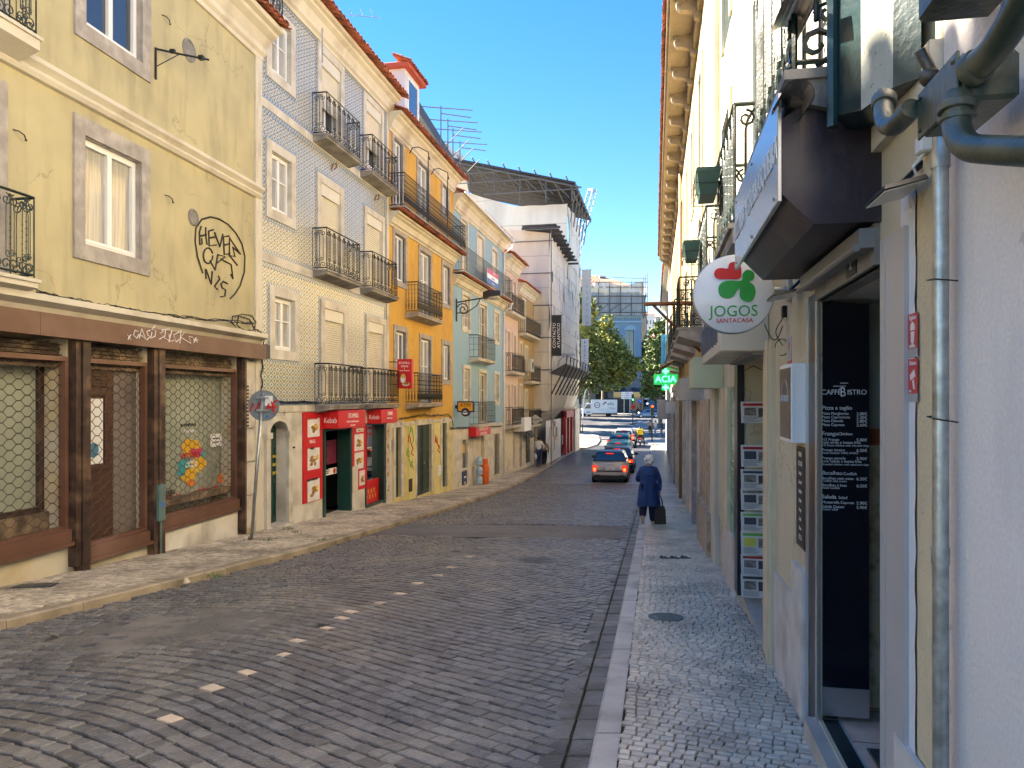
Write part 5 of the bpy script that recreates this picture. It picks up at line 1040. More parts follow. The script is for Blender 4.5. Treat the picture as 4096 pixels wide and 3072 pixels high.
# banners on the netting
def banner(f,name,label,s_,o0,w,z0,z1,mats,th=.05,group=None):
    q=at(f,s_,o0,z0); b=MB(q); b.box(-th/2,th/2,0,w,z0,z1,0); b.m(1).tube([(0,-.3,z1),(0,w+.05,z1)],.025,5); b.tube([(0,-.3,z0),(0,w+.05,z0)],.025,5)
    return b.build(name,mats,None,loc=f.W(s_,o0,z0),rot=(0,0,f.rz),label=label,cat='banner',group=group),q
def at_u(f,u,o): return f.s(u,o)
s_=1.0; Yb=46+1; zt,zb=(CV-315.5)/F*Yb,(CV-355.7)/F*Yb
o_,q=banner(f,'banner','black vertical banner with white lettering hung on the netting',s_,.02,.62,zb,zt,[blk,pole_m]); b=MB(q)
for t_,x in (('CONTACTO',.17),('ATLANTICO',.45)): text_mb(b,t_,.27,(lambda xx:(lambda x,y,d:(-.03-d,xx-y,(zt+zb)/2+x)))(x),.002,sx=1.05)
b.build('lettering',wht,o_)
Yb=60; zt,zb=(CV-339)/F*Yb,(CV-374)/F*Yb; s_=f.sY(Yb)
o_,q=banner(f,'banner','white vertical banner with blue stacked letters at the netting corner',s_,.35,.60,zb,zt,[wht,pole_m]); b=MB(q)
for k,c in enumerate('ANDALUGA'): text_mb(b,c,.30,(lambda kk:(lambda x,y,d:(-.03-d,.30+y*1.0,zt-.62-.245*kk-x)))(k),.002,sx=1.0)
b.prism([(.30,zt-.12),(.36,zt-.35),(.50,zt-.42),(.30,zt-.34),(.10,zt-.42),(.24,zt-.35)],-.035,-.03,0); b.build('lettering',mat('azure_letters',(.03,.22,.55),.4,b=0),o_)
Yb=61.5; zt,zb=(CV-270)/F*Yb,(CV-326)/F*Yb; s_=f.sY(Yb)
o_,q=banner(f,'banner','tall pale grey banner with faint vertical lettering beside the scaffold corner',s_,.25,.76,zb,zt,[mat('pale_grey_cloth',(.62,.62,.60),.8,0,.04,2),pole_m]); b=MB(q)
for k,c in enumerate('osborne'): text_mb(b,c,.52,(lambda kk:(lambda x,y,d:(-.03-d,.40-x,zt-1.35-.50*kk+y)))(k),.002,sx=.9)
b.build('lettering',mat('grey_letters',(.38,.38,.38),.7,b=0),o_)
u,v=Z6(1150,300); s_=f.sY(49.5); z_=(CV-v)/F*50; o_=wallthing(f,'street_lamp','flat grey street lamp projecting from the netting above the catch fan','street lamp',s_,z_,lambda b:(b.tube([(0,-.2,b.fac.zg-1),(0,.1,b.fac.zg),(0,.5,b.fac.zg+.35)],.03,5),b.loft([[(-.12,.35,b.fac.zg+.3),(.12,.35,b.fac.zg+.3),(.12,.35,b.fac.zg+.5),(-.12,.35,b.fac.zg+.5)],[(-.16,1.2,b.fac.zg+.32),(.16,1.2,b.fac.zg+.32),(.12,1.2,b.fac.zg+.44),(-.12,1.2,b.fac.zg+.44)]])),galv)
# ---------- avenue ----------
av=MB(); Ya=[66,70,76,82,88,95,102,110,118,126,133]; strip(lambda Y:-60,lambda Y:120,Ya,-RD,14,av); av.build('avenue',mat('avenue_asphalt',(.075,.075,.08),.6,0,.2,.6,.4,60,c2=(.16,.155,.15),s2=.12,t2=.52,w2=.1),kind='structure')
sw=MB(); 
def slabp(name,pts,h,m_):
    b=MB(); b.loft([[(x,y,g(y)-RD-.02) for x,y in pts],[(x,y,g(y)-RD+h) for x,y in pts]]); return b.build(name,m_,kind='structure')
avp=mat('pale_pavement',(.24,.225,.21),.6,0,.15,2,.2)
slabp('pavement_corner_left',[(-20,61.6),(6.2,61.6),(7.6,66),(8.6,72),(9.4,80),(9.0,86),(7.5,88),(-20,88)],.12,avp)
slabp('pavement_corner_right',[(12.45,64),(12.6,70),(13.2,72.5),(15,74),(60,74),(60,60),(14,60)],.125,avp)
slabp('pavement_far',[(-60,133),(26,133),(26.5,150),(-60,150)],.13,avp)
slabp('traffic_island',[(13.3,88),(14.2,87.2),(21.0,107),(20.4,110),(18.6,109)],.14,avp)
ur=MB(); Yu=[131,140,150,165,180,215,250]; strip(lambda Y:19+(Y-130)*.18,lambda Y:34+(Y-130)*.17,Yu,-RD+.01,4,ur); ur.build('uphill_road',MC['asphalt'],kind='structure')
pu=MB(); strip(lambda Y:26.2+(Y-133)*.185,lambda Y:28.4+(Y-133)*.18,[133,140,150,165,180],.06,3,pu); pu.build('uphill_pavement',avp,kind='structure')
# ---------- far netted building with blue facade ----------
FB=Fac(8.0,140.,CU,-1,g(140)); FB.e=(1,0); FB.n=(0,-1); FB.rz=0
f=FB; bd=f.root('corner_building','far corner building with blue lower facade, grey netting and a red tiled roof','building')
W_=24.5-8.0; zg_=-3.2; k_=140/F; zz=lambda v:(CV-v)*k_; 
blw=mat('powder_blue_facade',(.17,.30,.42),.7,0,.06,.5,.1); blt=mat('pale_blue_trim',(.26,.40,.52),.7,b=0)
wins=[(1.2+3.1*i,2.7+3.1*i,zz(365),zz(330)) for i in range(5)]; sh=[(1.0+3.4*i,3.4+3.4*i,zg_+.3,zz(392)) for i in range(5)]
wall(f,bd,0,W_,zz(378),zz(312),wins,blw,bd=70,dep=.5); wall(f,bd,0,W_,zg_-.5,zz(378),sh,mat('grey_blue_base',(.16,.20,.26),.7,0,.1,.5),name='ground_floor_wall',bd=70,dep=.5)
for h in wins:
    a,c,d,e=h; m_=(a+c)/2; b=MB(f); b.box(a,c,-.45,-.4,d,e); p=b.build('pane',glass,bd); b=MB(f); ring(b,a,c,d,e,.18,-.02,.1); 
    b.prism([(m_+1.15*math.cos(t),e+.9*math.sin(t)) for t in [math.pi*j/8 for j in range(9)]],-.02,.12,1); b.box(m_-.05,m_+.05,-.4,-.3,d,e); b.box(a,c,-.4,-.3,(d+e)/2,(d+e)/2+.1); b.build('window_surround',blt,bd)
for h in sh: MB(f).box(h[0],h[1],-.45,-.4,h[2],h[3]).build('shop_window',glass,bd)
for z_,d_ in ((zz(378),.35),(zz(322),.4),(zz(317),.25)): MB(f).box(-.2,W_+.2,0,d_,z_-.15,z_+.2).build('string_course',blt,bd)
b=MB(f)
for k in range(40): b.box(.2+W_*k/40,.35+W_*k/40,.05,.2,zz(321),zz(317.5))
b.build('balustrade',blt,bd)
b=MB(f)
for k in range(5): b.prism([(.3,zz(388)),(1.5,zz(388)-.7),(1.5,zz(388)-.6),(.3,zz(388)+.1)],1.0+3.4*k,3.2+3.4*k,0)
b.build('shop_awning',mat('navy_awning',(.03,.05,.09),.7,b=0),bd)
b=MB(f); b.box(.3,W_-.3,-3,-.1,zz(312),zz(289)); b.build('upper_wall',mat('upper_grey_wall',(.3,.32,.34),.8,0,.1,.5),bd)
b=MB(f); drape(b,lambda t,w,a:(-.3+(W_+.6)*t,.9+a,zz(316)+(zz(293)-zz(316))*w),50,14,.18,3); drape(b,lambda t,w,a:(W_+.9+a,.9-60*t,zg_+7+(zz(285)-zg_-7)*w),60,24,.3,4); b.build('netting',net3,bd,smooth=True)
b=MB(f); drape(b,lambda t,w,a:(-.3+(W_+.3)*t,1.0+a,zz(293)+(zz(284)-zz(293))*w+.4*math.sin(t*14)*w),50,6,.3,8); b.build('netting_top',net1,bd,smooth=True)
b=MB(f)
for k in range(9): b.tube([(W_*k/8,1.1,zz(316)),(W_*k/8,1.1,zz(283))],.09,4)
for v_ in (313,304,297,288,283): b.tube([(-.3,1.15,zz(v_)),(W_+1,1.15,zz(v_))],.08,4)
for k in range(7): b.tube([(W_*k/8,1.2,zz(312)),(W_*(k+1)/8,1.2,zz(304))],.06,4)
for k in range(3): b.tube([(W_+.9,1-k*2,zz(316)),(W_+.9,1-k*2,zz(274))],.08,4)
b.tube([(W_-6,0,zz(277)),(W_+1,0,zz(279))],.06,4); b.build('scaffold_tubes',pole_m,bd)
b=MB(f); b.loft([[(-.5,.6,zz(289)),(W_+.4,.6,zz(289)),(W_+.4,-30,zz(289)),(-.5,-30,zz(289))],[(-.5,-8,zz(275)+1.2),(W_-7,-8,zz(275)+1.2),(W_-7,-22,zz(275)+1.2),(-.5,-22,zz(275)+1.2)]])
for k in range(60): 
    x=-.4+.28*k
    if x<W_-7.4: b.tube([(x,.65,zz(289)+.1),(x,-7.9,zz(275)+1.3)],.07,4)
b.build('roof',mat('pink_red_roof_tile',(.50,.20,.13),.8,0,.15,1,.2),bd)
b=MB(f); b.box(9.2,10.6,-7,-6,zz(277),zz(270)); b.box(9.35,10.45,-6.0,-5.95,zz(276),zz(271.5),1); b.build('roof_dormer',[MC['white_dormer_sheet'],glass],bd)
# side canopy and hoarding
b=MB(f); b.box(W_,W_+.15,-60,-.5,zg_+2,zg_+7); b.prism([(W_+.1,zg_+6.2),(W_+3.4,zg_+5.4),(W_+3.4,zg_+5.55),(W_+.1,zg_+6.4)],-26,0,1) if 0 else None
b.build('side_wall',MC['grey_blue_base'],bd)
b=MB(f); b.loft([[(W_+.9,-1,zz(385)),(W_+4.2,-1,zz(387)),(W_+4.2,-1,zz(387)+.2),(W_+.9,-1,zz(385)+.2)],[(W_+.9,-30,zz(385)),(W_+4.2,-30,zz(387)),(W_+4.2,-30,zz(387)+.2),(W_+.9,-30,zz(385)+.2)]]); b.build('side_canopy',sheetd,bd)
# low hoarding wall behind the van
b=MB()
for k in range(14): b.box(1.0*k,1.0*k+.97,0,.08,0,2.4)
b.build('site_hoarding',mat('pale_green_hoarding',(.40,.42,.36),.8,0,.1,1),None,loc=(7.5,137.5,g(137.5)),label='pale panel hoarding along the far pavement behind the white van',cat='hoarding')
b=MB(); b.box(0,4.6,0,.1,0,2.7); b.build('site_hoarding',mat('black_hoarding',(.02,.022,.03),.7,0,.3,3),None,loc=(17.2,136.5,g(136.5)),label='black sheeted hoarding to the right of the white van',cat='hoarding')
# ---------- distant hill and houses ----------
b=MB(); vs=[]; 
for j in range(12):
    for i in range(21):
        X=-60+12*i; Y=255+22*j; vs.append((X,Y,g(250)+ (j*3.3 if j<8 else 26)+ 3*math.sin(i*.9)+(0 if 30<X<60 else -3)))
b.add(vs,[(j*21+i,j*21+i+1,(j+1)*21+i+1,(j+1)*21+i) for j in range(11) for i in range(20)]); b.build('hill',mat('hill_green',(.08,.10,.05),.9,0,.3,.05,.5,.5),kind='structure',smooth=True)
def house(name,label,u0,u1,vt,vb,Y,dp,m_,wn,roof=True,group=None):
    X0,X1=(u0-CU)/F*Y,(u1-CU)/F*Y; z0,z1=(CV-vb)/F*Y-2,(CV-vt)/F*Y; r_=empty(name,((X0+X1)/2,Y,z0),0,label,'house',group); w=X1-X0; h=z1-z0
    MB().box(-w/2,w/2,0,dp,0,h).build('wall',m_,r_)
    if roof: MB().loft([[(-w/2-.4,-.5,h),(w/2+.4,-.5,h),(w/2+.4,dp+.4,h),(-w/2-.4,dp+.4,h)],[(-w/2+w*.2,dp*.4,h+w*.16+1),(w/2-w*.2,dp*.4,h+w*.16+1),(w/2-w*.2,dp*.6,h+w*.16+1),(-w/2+w*.2,dp*.6,h+w*.16+1)]]).build('roof',MC['pink_red_roof_tile'],r_)
    nx,nz=wn
    for i in range(nx):
        for j in range(nz):
            x=-w/2+w*(i+.5)/nx; z=h-1.2-(j+.5)*(h-3)/max(nz,1)*.9; MB().box(x-w/nx*.18,x+w/nx*.18,-.06,.1,z-.9,z+.6).build('window',glass,r_)
wh=mat('white_house_wall',(.70,.69,.68),.8,0,.04,.3)
house('hillside_house','large white hillside house with a red roof, seen beyond the uphill road',646,655,314,338,300,20,wh,(3,2))
house('hillside_house','smaller white hillside house to the right of the large white one',655.3,662,317,334,320,15,mat('pale_grey_house',(.48,.50,.52),.8,0,.05,.3),(3,2))
house('hillside_house','red walled hillside house just below the white houses',655,664,331,345,280,8,mat('red_house_wall',(.50,.14,.12),.8,0,.05,.3),(1,1),roof=False)
house('hillside_house','low white annex below the white hillside houses',644,655,337,352,265,8,wh,(1,1),roof=False)
# cranes
def crane(name,label,P,wd,m_):
    b=MB(); P=[Vector(p) for p in P]; L=P[0]
    for a,c in zip(P[:-1],P[1:]):
        d=(c-a); n=max(3,int(d.length/wd)); t=d.normalized(); q1=t.orthogonal().normalized()*wd/2; q2=t.cross(q1)
        for s1_,s2_ in ((1,1),(1,-1),(-1,1),(-1,-1)):
            o_=q1*s1_+q2*s2_; b.tube([tuple(a+o_-L),tuple(c+o_-L)],wd*.07,4)
        for i in range(n):
            x,y=a.lerp(c,i/n),a.lerp(c,(i+1)/n)
            for o1_,o2_ in ((q1+q2,q1-q2),(q1-q2,-q1-q2),(-q1-q2,-q1+q2),(-q1+q2,q1+q2)): b.tube([tuple(x+o1_-L),tuple(y+o2_-L)],wd*.05,3)
    return b.build(name,m_,None,loc=tuple(L),label=label,cat='crane')
crm=mat('blue_grey_crane_steel',(.25,.32,.42),.5,0,0,1,0)
crane('tower_crane','leaning lattice crane jib rising behind the netted building',[px(574,262,150),px(579,238,150),px(592,192,150),px(592.5,189.5,150)],1.25,crm)
crane('tower_crane','thin far crane jib crossing the sky left of the right hand building',[px(636,324,420),px(672,318.5,420)],2.0,crm)
# ================= TREES =================
def leafmat(n,c,c2): return mat(n,c,.55,0,.3,.7,0,isl=.45,c2=c2,s2=.35,t2=.5,w2=.2)
lf1=leafmat('plane_tree_leaves',(.15,.21,.05),(.30,.27,.05)); lf2=leafmat('dark_green_leaves',(.075,.13,.035),(.13,.17,.045)); bark=mat('pale_bark',(.22,.19,.15),.9,0,.3,2,.5,8)
def tree(name,label,base,h,blobs,n,leaf,m_,seed,group=None,hide=False):
    r_=empty(name,base,0,label,'tree',group); rs=np.random.RandomState(seed); b=MB()
    top=h*.45; b.tube([(0,0,-.5),(.1,0,top*.4),(.25,.1,top)],[.32,.26,.2],8)
    for (x,y,z,r) in blobs: b.tube([(.15,0,top*.6),(x*.35,y*.35,top*.6+(z-top*.6)*.45),(x,y,z)],[.16,.11,.04],6)
    b.build('trunk',bark,r_,smooth=True)
    vol=sum(bb[3]**2 for bb in blobs); V=[]; 
    for (x,y,z,r) in blobs:
        k=int(n*r*r/vol); cl=max(6,int(k/28)); d=rs.randn(cl,3); d/=np.linalg.norm(d,axis=1)[:,None]; rad=r*(.45+.6*rs.rand(cl))**.8
        cc=np.array([x,y,z])+d*rad[:,None]*np.array([1,1,.85])
        which=rs.randint(0,cl,k); p=cc[which]+rs.randn(k,3)*r*.13
        a=rs.randn(k,3); a/=np.linalg.norm(a,axis=1)[:,None]; a[:,2]*=.6; c=np.cross(a,rs.randn(k,3)); c/=np.linalg.norm(c,axis=1)[:,None]; s=leaf*(.6+.8*rs.rand(k))[:,None]
        q=np.stack([p-a*s,p+c*s*.55,p+a*s,p-c*s*.55],1); V.append(q)
    V=np.concatenate(V).reshape(-1,3); me=bpy.data.meshes.new('crown'); me.from_pydata(V.tolist(),[],np.arange(len(V)).reshape(-1,4).tolist()); me.materials.append(m_); o=bpy.data.objects.new('crown',me); COL.objects.link(o); o.parent=r_
    return r_
kk=134/F
def B_(u,v,r,Y=134): return ((u-600)*kk,RND.uniform(-1.2,1.2),(CV-v)*kk-g(134),r)
base=((600-CU)*kk,134,g(134)-.1)
tree('plane_tree','tall plane tree with sunlit yellow green crown in front of the blue facade',((602-CU)*kk,134,g(134)),15,[B_(603,332,2.2),B_(598,345,2.8),B_(610,350,2.8),B_(604,360,3.2),B_(618,358,2.2),B_(622,363,1.9),B_(614,368,2.4),B_(596,366,3),B_(606,374,2.4),B_(629,367,1.3),B_(603,322,1.5),B_(613,342,1.6),B_(634,364,1.5),B_(640,366,1.0),B_(627,374,1.8),B_(618,380,1.8),B_(608,384,1.6)],15000,.30,lf1,1)
tree('plane_tree','darker plane tree at the left, beside the tall pale banner',((587-CU)*kk,131,g(131)),14,[(( u-588)*kk,0,(CV-v)*kk-g(131),r) for u,v,r in ((588,340,1.9),(586,350,2.4),(592,360,2.8),(582,365,2.4),(588,375,2.8),(584,384,2.4),(595,380,2.2),(577,377,1.6),(590,330,1.2))],11000,.28,leafmat('olive_leaves',(.09,.14,.035),(.22,.20,.045)),2)
k2=105/F
tree('street_tree','bushy green tree behind the pharmacy cross at the end of the right hand houses',((660-CU)*k2,105,g(105)),10,[((u-660)*k2,0,(CV-v)*k2-g(105),r) for u,v,r in ((656,345,1.6),(661,355,2.0),(654,362,1.9),(660,372,2.1),(652,378,1.8),(655,388,2.0),(662,392,2.1),(650,392,1.3),(658,335,1.5),(663,340,1.6),(660,326,1.2))],11000,.22,lf2,3)
k3=210/F
tree('street_tree','dark tree standing farther up the hill beside the netted corner building',((648-CU)*k3,210,g(210)),20,[((u-648)*k3,0,(CV-v)*k3-g(210),r) for u,v,r in ((648,352,3),(650,362,3.5),(646,372,3),(650,382,3),(652,345,2.4))],5000,.5,lf2,4)
rs=random.Random(4)
for i,(u,v,Y) in enumerate(((643,400,225),(653,394,240))):
    tree('hill_tree',('rounded dark tree at the left edge of the uphill road','rounded dark tree at the right edge of the uphill road')[i],((u-CU)/F*Y,Y,g(Y)),9,[(rs.uniform(-3,3),rs.uniform(-2,2),rs.uniform(5,11),2.8) for _ in range(5)],2500,.5,lf2,10+i)

for i,(X,Y) in enumerate(((2.0,78),(5.0,92),(1.0,104),(8.5,112),(-4,90),(3,122))):
    rs=random.Random(20+i); tree('plane_tree',('nearest','second','third','fourth','fifth','sixth')[i]+' avenue plane tree hidden behind the left corner building',(X,Y,g(Y)),16,[(rs.uniform(-3.5,3.5),rs.uniform(-3.5,3.5),rs.uniform(9,16),3.0) for _ in range(7)],3200,.55,lf1,30+i)
# ================= RIGHT SIDE =================
RF=Fac(.92,0,655,+1,-1.656)
Q7=lambda x,y:(650+.196*x,.196*y); Q8=lambda x,y:(750+.22607*x,.22607*y); Q4=lambda x,y:(650+.1055*x,275+.1055*y); Q5=lambda x,y:(650+.15075*x,425+.15075*y); Q6=lambda x,y:(775+.13562*x,325+.13562*y)
f=RF
def SY(Y): return f.sY(Y)
def rroot(name,label,Y,cat='building'): q=Fac(.92+.193*Y,Y,655,+1,g(Y)); return q,q.root(name,label,cat)
crw=plaster('cream_render',(.58,.51,.36),(.46,.38,.25),amt=.5)
grw=plaster('grey_white_render',(.86,.78,.70),(.64,.59,.56),r=.9,amt=.5)
# near grey building
F0,bd=rroot('grey_building','near grey white rendered wall at the right edge with a metal downpipe',0); f=F0
y_=lambda Y:F0.sY(Y)
bd.location=F0.W(0,0,F0.zg)
wall(f,bd,y_(-12),y_(2.36),-2.2,7.5,[(y_(-2.6),y_(-1.5),-1.4,.8,.3)],grw,bd=8)
window(f,bd,(y_(-2.6),y_(-1.5),-1.4,.8),kind='door',fm=green,sw=.12)
b=MB(f); b.box(y_(-12),y_(2.345),-.03,.015,-2.3,-1.35); b.build('plinth',mat('grey_plinth',(.42,.41,.40),.8,0,.15,2,.4),bd)
def rthing(name,label,cat,Y,z,mk,mats,group=None,smooth=False,f=None):
    q=Fac(.92+.193*Y,Y,655,+1,z); b=MB(q); r=mk(b,q); return b.build(name,mats,None,loc=(q.X0,q.Y0,z),rot=(0,0,q.rz),label=label,cat=cat,group=group,smooth=smooth),q
dp,q=rthing('downpipe','galvanised steel downpipe running down the grey wall','pipe',2.235,-1.9,lambda b,q:[b.tube([(0,.052,-1.9),(0,.052,.85)],.023,14),b.tube([(0,.052,.70),(0,.052,.76)],.027,14),b.tube([(0,.052,-.5),(0,.052,-.45)],.026,14)],mat('galvanised_pipe',(.42,.45,.44),.35,.75,.25,22,.1,30,c2=(.28,.30,.28),s2=9,t2=.60,w2=.08),smooth='auto')
for z_ in (.36,-.06): b=MB(q); b.tube([(-.045,.02,z_-.01),(-.03,.08,z_),(.03,.08,z_+.005),(.04,.02,z_+.01)],.0022,4); b.build('wire_tie',cable,dp)
# ---- cream building with café and kiosk ----
FC,bd=rroot('cream_building','cream rendered building with the cafe, the newsagent and iron balconies',2.36); cb=bd; f=FC; y_=lambda Y:f.sY(Y); u_=lambda u,o=0:f.s(u,o)
door=(u_(880),u_(818.5),-1.80,.55); kio=(u_(767),u_(741),-2.12,.36); sh2=(u_(722),u_(715),-2.25,.12)
wall(f,bd,y_(2.36),y_(12.6),-2.95,1.15,[(*door,.02),(*kio,.3),(*sh2,.3)],crw,bd=9,back=False)
up=[(y_(Y),y_(Y)+.95,1.35,3.55) for Y in (2.75,5.75,8.9)]+[(y_(Y),y_(Y)+.95,4.6,6.7) for Y in (2.75,5.75,8.9)]
wall(f,bd,y_(2.36),y_(12.6),1.15,7.9,[(*h,.2) for h in up],crw,bd=9,name='upper_wall')
for h in up: window(f,bd,h,sw=.15,gm=glass,wb=0,bars=2,fm=mat('teal_grey_frame',(.12,.20,.20),.4,b=0),sm=cream)
MB(f).box(y_(10.5),y_(12.6),0,.07,-2.9,7.9).build('pilaster',cream,bd)
MB(f).box(y_(2.36),y_(12.6),0,.04,1.0,1.15).build('string_course',cream,bd)
big_cornice(f,bd,y_(2.36),y_(12.6),7.7,.5,.45)
balcony(f,bd,y_(3.0),y_(4.12),1.30,.335,.98,'scroll',slab=.20,rm=irong,sm=concrete,r=.013)
balcony(f,bd,y_(5.5),y_(6.98),1.27,.315,.90,'scroll',slab=.26,rm=irong,sm=concrete,r=.011)
balcony(f,bd,y_(8.5),y_(10.2),1.27,.315,.92,'scroll',slab=.26,rm=irong,sm=concrete,r=.010)
# wall strips right of the door
MB(f).box(y_(2.36),u_(919)-.001,0,.006,-1.9,1.0).build('cream_strip',mat('warm_cream_paint',(.66,.54,.34),.8,0,.08,3,.4,60),bd)
b=MB(f); n=40; A=[];
for i in range(n+1):
    z_=-1.95+2.7*i/n; A.append([(u_(919)+.006*math.sin(i*1.7)+.004*math.sin(i*4.1),.012,z_),(u_(904)+.008*math.sin(i*.9)+.004*math.sin(i*3.3),.012,z_),(u_(904)+.008*math.sin(i*.9),0,z_)])
for i in range(n): b.add([A[i][0],A[i+1][0],A[i+1][1],A[i][1]],[(0,1,2,3)]); b.add([A[i][1],A[i+1][1],A[i+1][2],A[i][2]],[(0,1,2,3)])
b.build('painted_strip',mat('pale_blue_white_paint',(.70,.70,.71),.8,0,.06,4,.35,60),bd)
MB(f).box(y_(2.36),u_(903),.012,.032,-2.1,-1.24).build('plinth',mat('marble_plinth',(.58,.55,.51),.45,0,.12,5,.15,30,c2=(.40,.36,.32),s2=3,t2=.6),bd)
alu=mat('grey_door_frame',(.50,.49,.48),.4,.3,.04,3,.05)
b=MB(f); b.box(u_(904,.028),u_(884.5,.028),-.02,.028,-1.95,.62); b.box(u_(884.5,.032),u_(880,.032),-.02,.032,-1.95,.62); b.build('door_frame',alu,bd)
# doorway left jamb
b=MB(f); b.box(u_(817),u_(811),0,.010,-1.95,.60); b.build('door_channel',mat('black_channel',(.012,.014,.018),.3,b=0),bd)
b=MB(f); b.box(u_(810.7),u_(807.5),0,.014,-2.0,.60); b.box(u_(819.2),u_(817.2),0,.012,-1.95,.60); b.build('metal_jamb',steel,bd)
b=MB(f); b.box(door[0],door[1],-.10,.02,.55,.80); b.build('lintel',concrete,bd)
b=MB(f); a,c=u_(862),u_(852); b.box(a,c,.02,.026,.56,.69); nb=b.build('number_plate',mat('black_plate',(.02,.02,.02),.4,b=0),bd); b=MB(f); text_mb(b,'2',.12,FT(f,(a+c)/2,.625,.028),.001,sx=.8); b.build('house_number',wht,nb)
b=MB(f); b.tube([(door[0],.09,.62),(door[1]+.1,.09,.62)],.016,8); b.box(door[0],door[1]+.1,.02,.08,.62,.70); b.build('shutter_housing',mat('grey_metal_rail',(.25,.25,.25),.5,.4),bd)
# step and threshold
sm_=mat('step_stone',(.42,.39,.34),.6,0,.15,4,.3,40)
b=MB(f); b.box(door[0]-.1,door[1]+.05,-.12,.07,-2.3,-1.812); b.build('door_step',sm_,bd); b=MB(f); b.box(door[0],door[1],-.10,-.02,-1.812,-1.800); b.build('threshold',mat('black_granite',(.02,.022,.025),.25,0,.3,60,0),bd)
# interior
b=MB(f); I0,I1=door[0]-.5,y_(4.42); 
b.box(I0,I1,-3.2,-.12,-1.9,-1.806); fl=b.build('interior_floor',mat('pink_marble_floor',(.52,.36,.29),.25,0,.25,3,0,c2=(.62,.50,.42),s2=4,t2=.5),bd)
b=MB(f)
for k in range(8): b.box(I0,I1,-.45-.4*k,-.444-.4*k,-1.806,-1.8045); b.box(I0+.15+.42*k,I0+.156+.42*k,-3.2,-.12,-1.806,-1.8042)
b.build('tile_joints',mat('dark_joint',(.2,.12,.09),.8,b=0),fl)
b=MB(f); b.box(I1,I1+.05,-3.2,0-.02,-.175,1.0); b.box(I0-.05,I0,-3.2,-.02,-1.9,1.0,1); b.box(I0,I1,-3.25,-3.2,-1.9,1.0,1); b.build('interior_wall',[mat('teal_grey_wall',(.42,.52,.50),.7,0,.05,2,0),mat('interior_beige',(.35,.30,.22),.8,0,.05,2,0)],bd)
b=MB(f); b.box(I1-.02,I1,-3.2,-.02,-1.9,-.27); b.build('marble_dado',mat('speckled_beige_marble',(.62,.54,.34),.35,0,.3,18,0,c2=(.72,.66,.5),s2=9,t2=.5),bd)
b=MB(f); b.box(I1-.04,I1,-3.2,-.02,-.27,-.175); b.build('wood_rail',mat('red_brown_wood',(.45,.12,.05),.4,0,.1,6),bd)
b=MB(f); b.box(I0,I1,-3.2,-.10,.56,.60); b.build('interior_ceiling',mat('dull_white_ceiling',(.5,.49,.46),.8,b=0),bd)
b=MB(f); b.box(u_(866)+.1,door[1]-.05,-.62,-.14,-1.804,-1.79); b.build('doormat',mat('black_mat',(.03,.03,.032),.6,0,.2,30),None) if 0 else None
mt,q=rthing('doormat','small black mat on the pink floor inside the cafe door','mat',3.55,-1.80,lambda b,q:b.cbox(-.25,.28,-.52,-.16,-1.80,-1.787,.006),mat('black_mat',(.03,.03,.032),.6,0,.2,30))
# menu panel: perpendicular glass with text
sp=f.sY(4.17)
b=MB(f); b.box(sp,sp+.03,-.268,-.004,-1.62,.53); mp_=b.build('menu_panel',mat('black_menu_glass',(.010,.009,.014),.12,b=0,coat=.3),bd)
b=MB(f); b.box(sp-.005,sp+.035,-.268,-.004,-1.78,-1.62); b.build('bottom_rail',steel,mp_)
MB(f).box(sp-.003,sp+.033,-.006,.0,-1.78,.545).build('panel_edge',MC['black_channel'],mp_)
def mz(y): return (CV-(325+.13562*y))/F*4.15
def mtext(b,t,x,y,size,ax='L',sx=1.0):
    o=(.92+.193*4.15-((775+.13562*x)-CU)/F*4.15)*f.e[1]; text_mb(b,t,size,(lambda X,Y_,d:(sp-.004-d,o-X,mz(y)+Y_)),.0008,ax,sx)
b=MB(f); mtext(b,'CAFFÉ',344,497,.040,sx=.94); mtext(b,'ISTRO',527,497,.040,sx=.94); mtext(b,'B',476,497,.075,sx=.75)
for x_,y2,t in ((450,452,'RESTAURANTE'),(498,430,'PIZZARIA')): mtext(b,t,x_-20,y2,.010)
for y,t in ((612,'Pizza a taglio'),(802,'Frango'),(1092,'Bacalhau'),(1268,'Salada')): mtext(b,t,349,y,.031)
for y,t,x in ((803,'Chicken',463),(1096,'Codfish',500),(1272,'Salad',466)): mtext(b,t,x,y,.023)
for y,t,p in ((653,'Pizza Margherita','2.00€'),(680,'Pizza Capricciosa','2.30€'),(707,'Pizza Diavola','2.80€'),(736,'Pizza Caprese','2.60€'),(845,'1/2 Frango','5.80€'),(866,'com arroz e batata frita',''),(922,'Frango inteiro','6.50€'),(982,'Frango panado','5.90€'),(1005,'com salada e batata frita',''),(1131,'Bacalhau com natas','6.50€'),(1182,'Bacalhau à bras','6.50€'),(1308,'Mozzarella Caprese','5.90€'),(1340,'Salada Caeser','5.90€')):
    mtext(b,t,350,y,.0215,sx=.98); 
    if p: mtext(b,p,592,y+2,.024)
for y,t in ((888,'1/2 Roast chicken with rice and chips'),(944,'Roast chicken TAKE AWAY'),(1028,'Breaded chicken with salad and chips'),(1151,'Codfish with cream'),(1202,'Roast Codfish'),(1360,'Caesar salad')): mtext(b,t,350,y,.0165)
b.build('lettering',mat('menu_white_ink',(.62,.62,.62),.5,b=0),mp_)
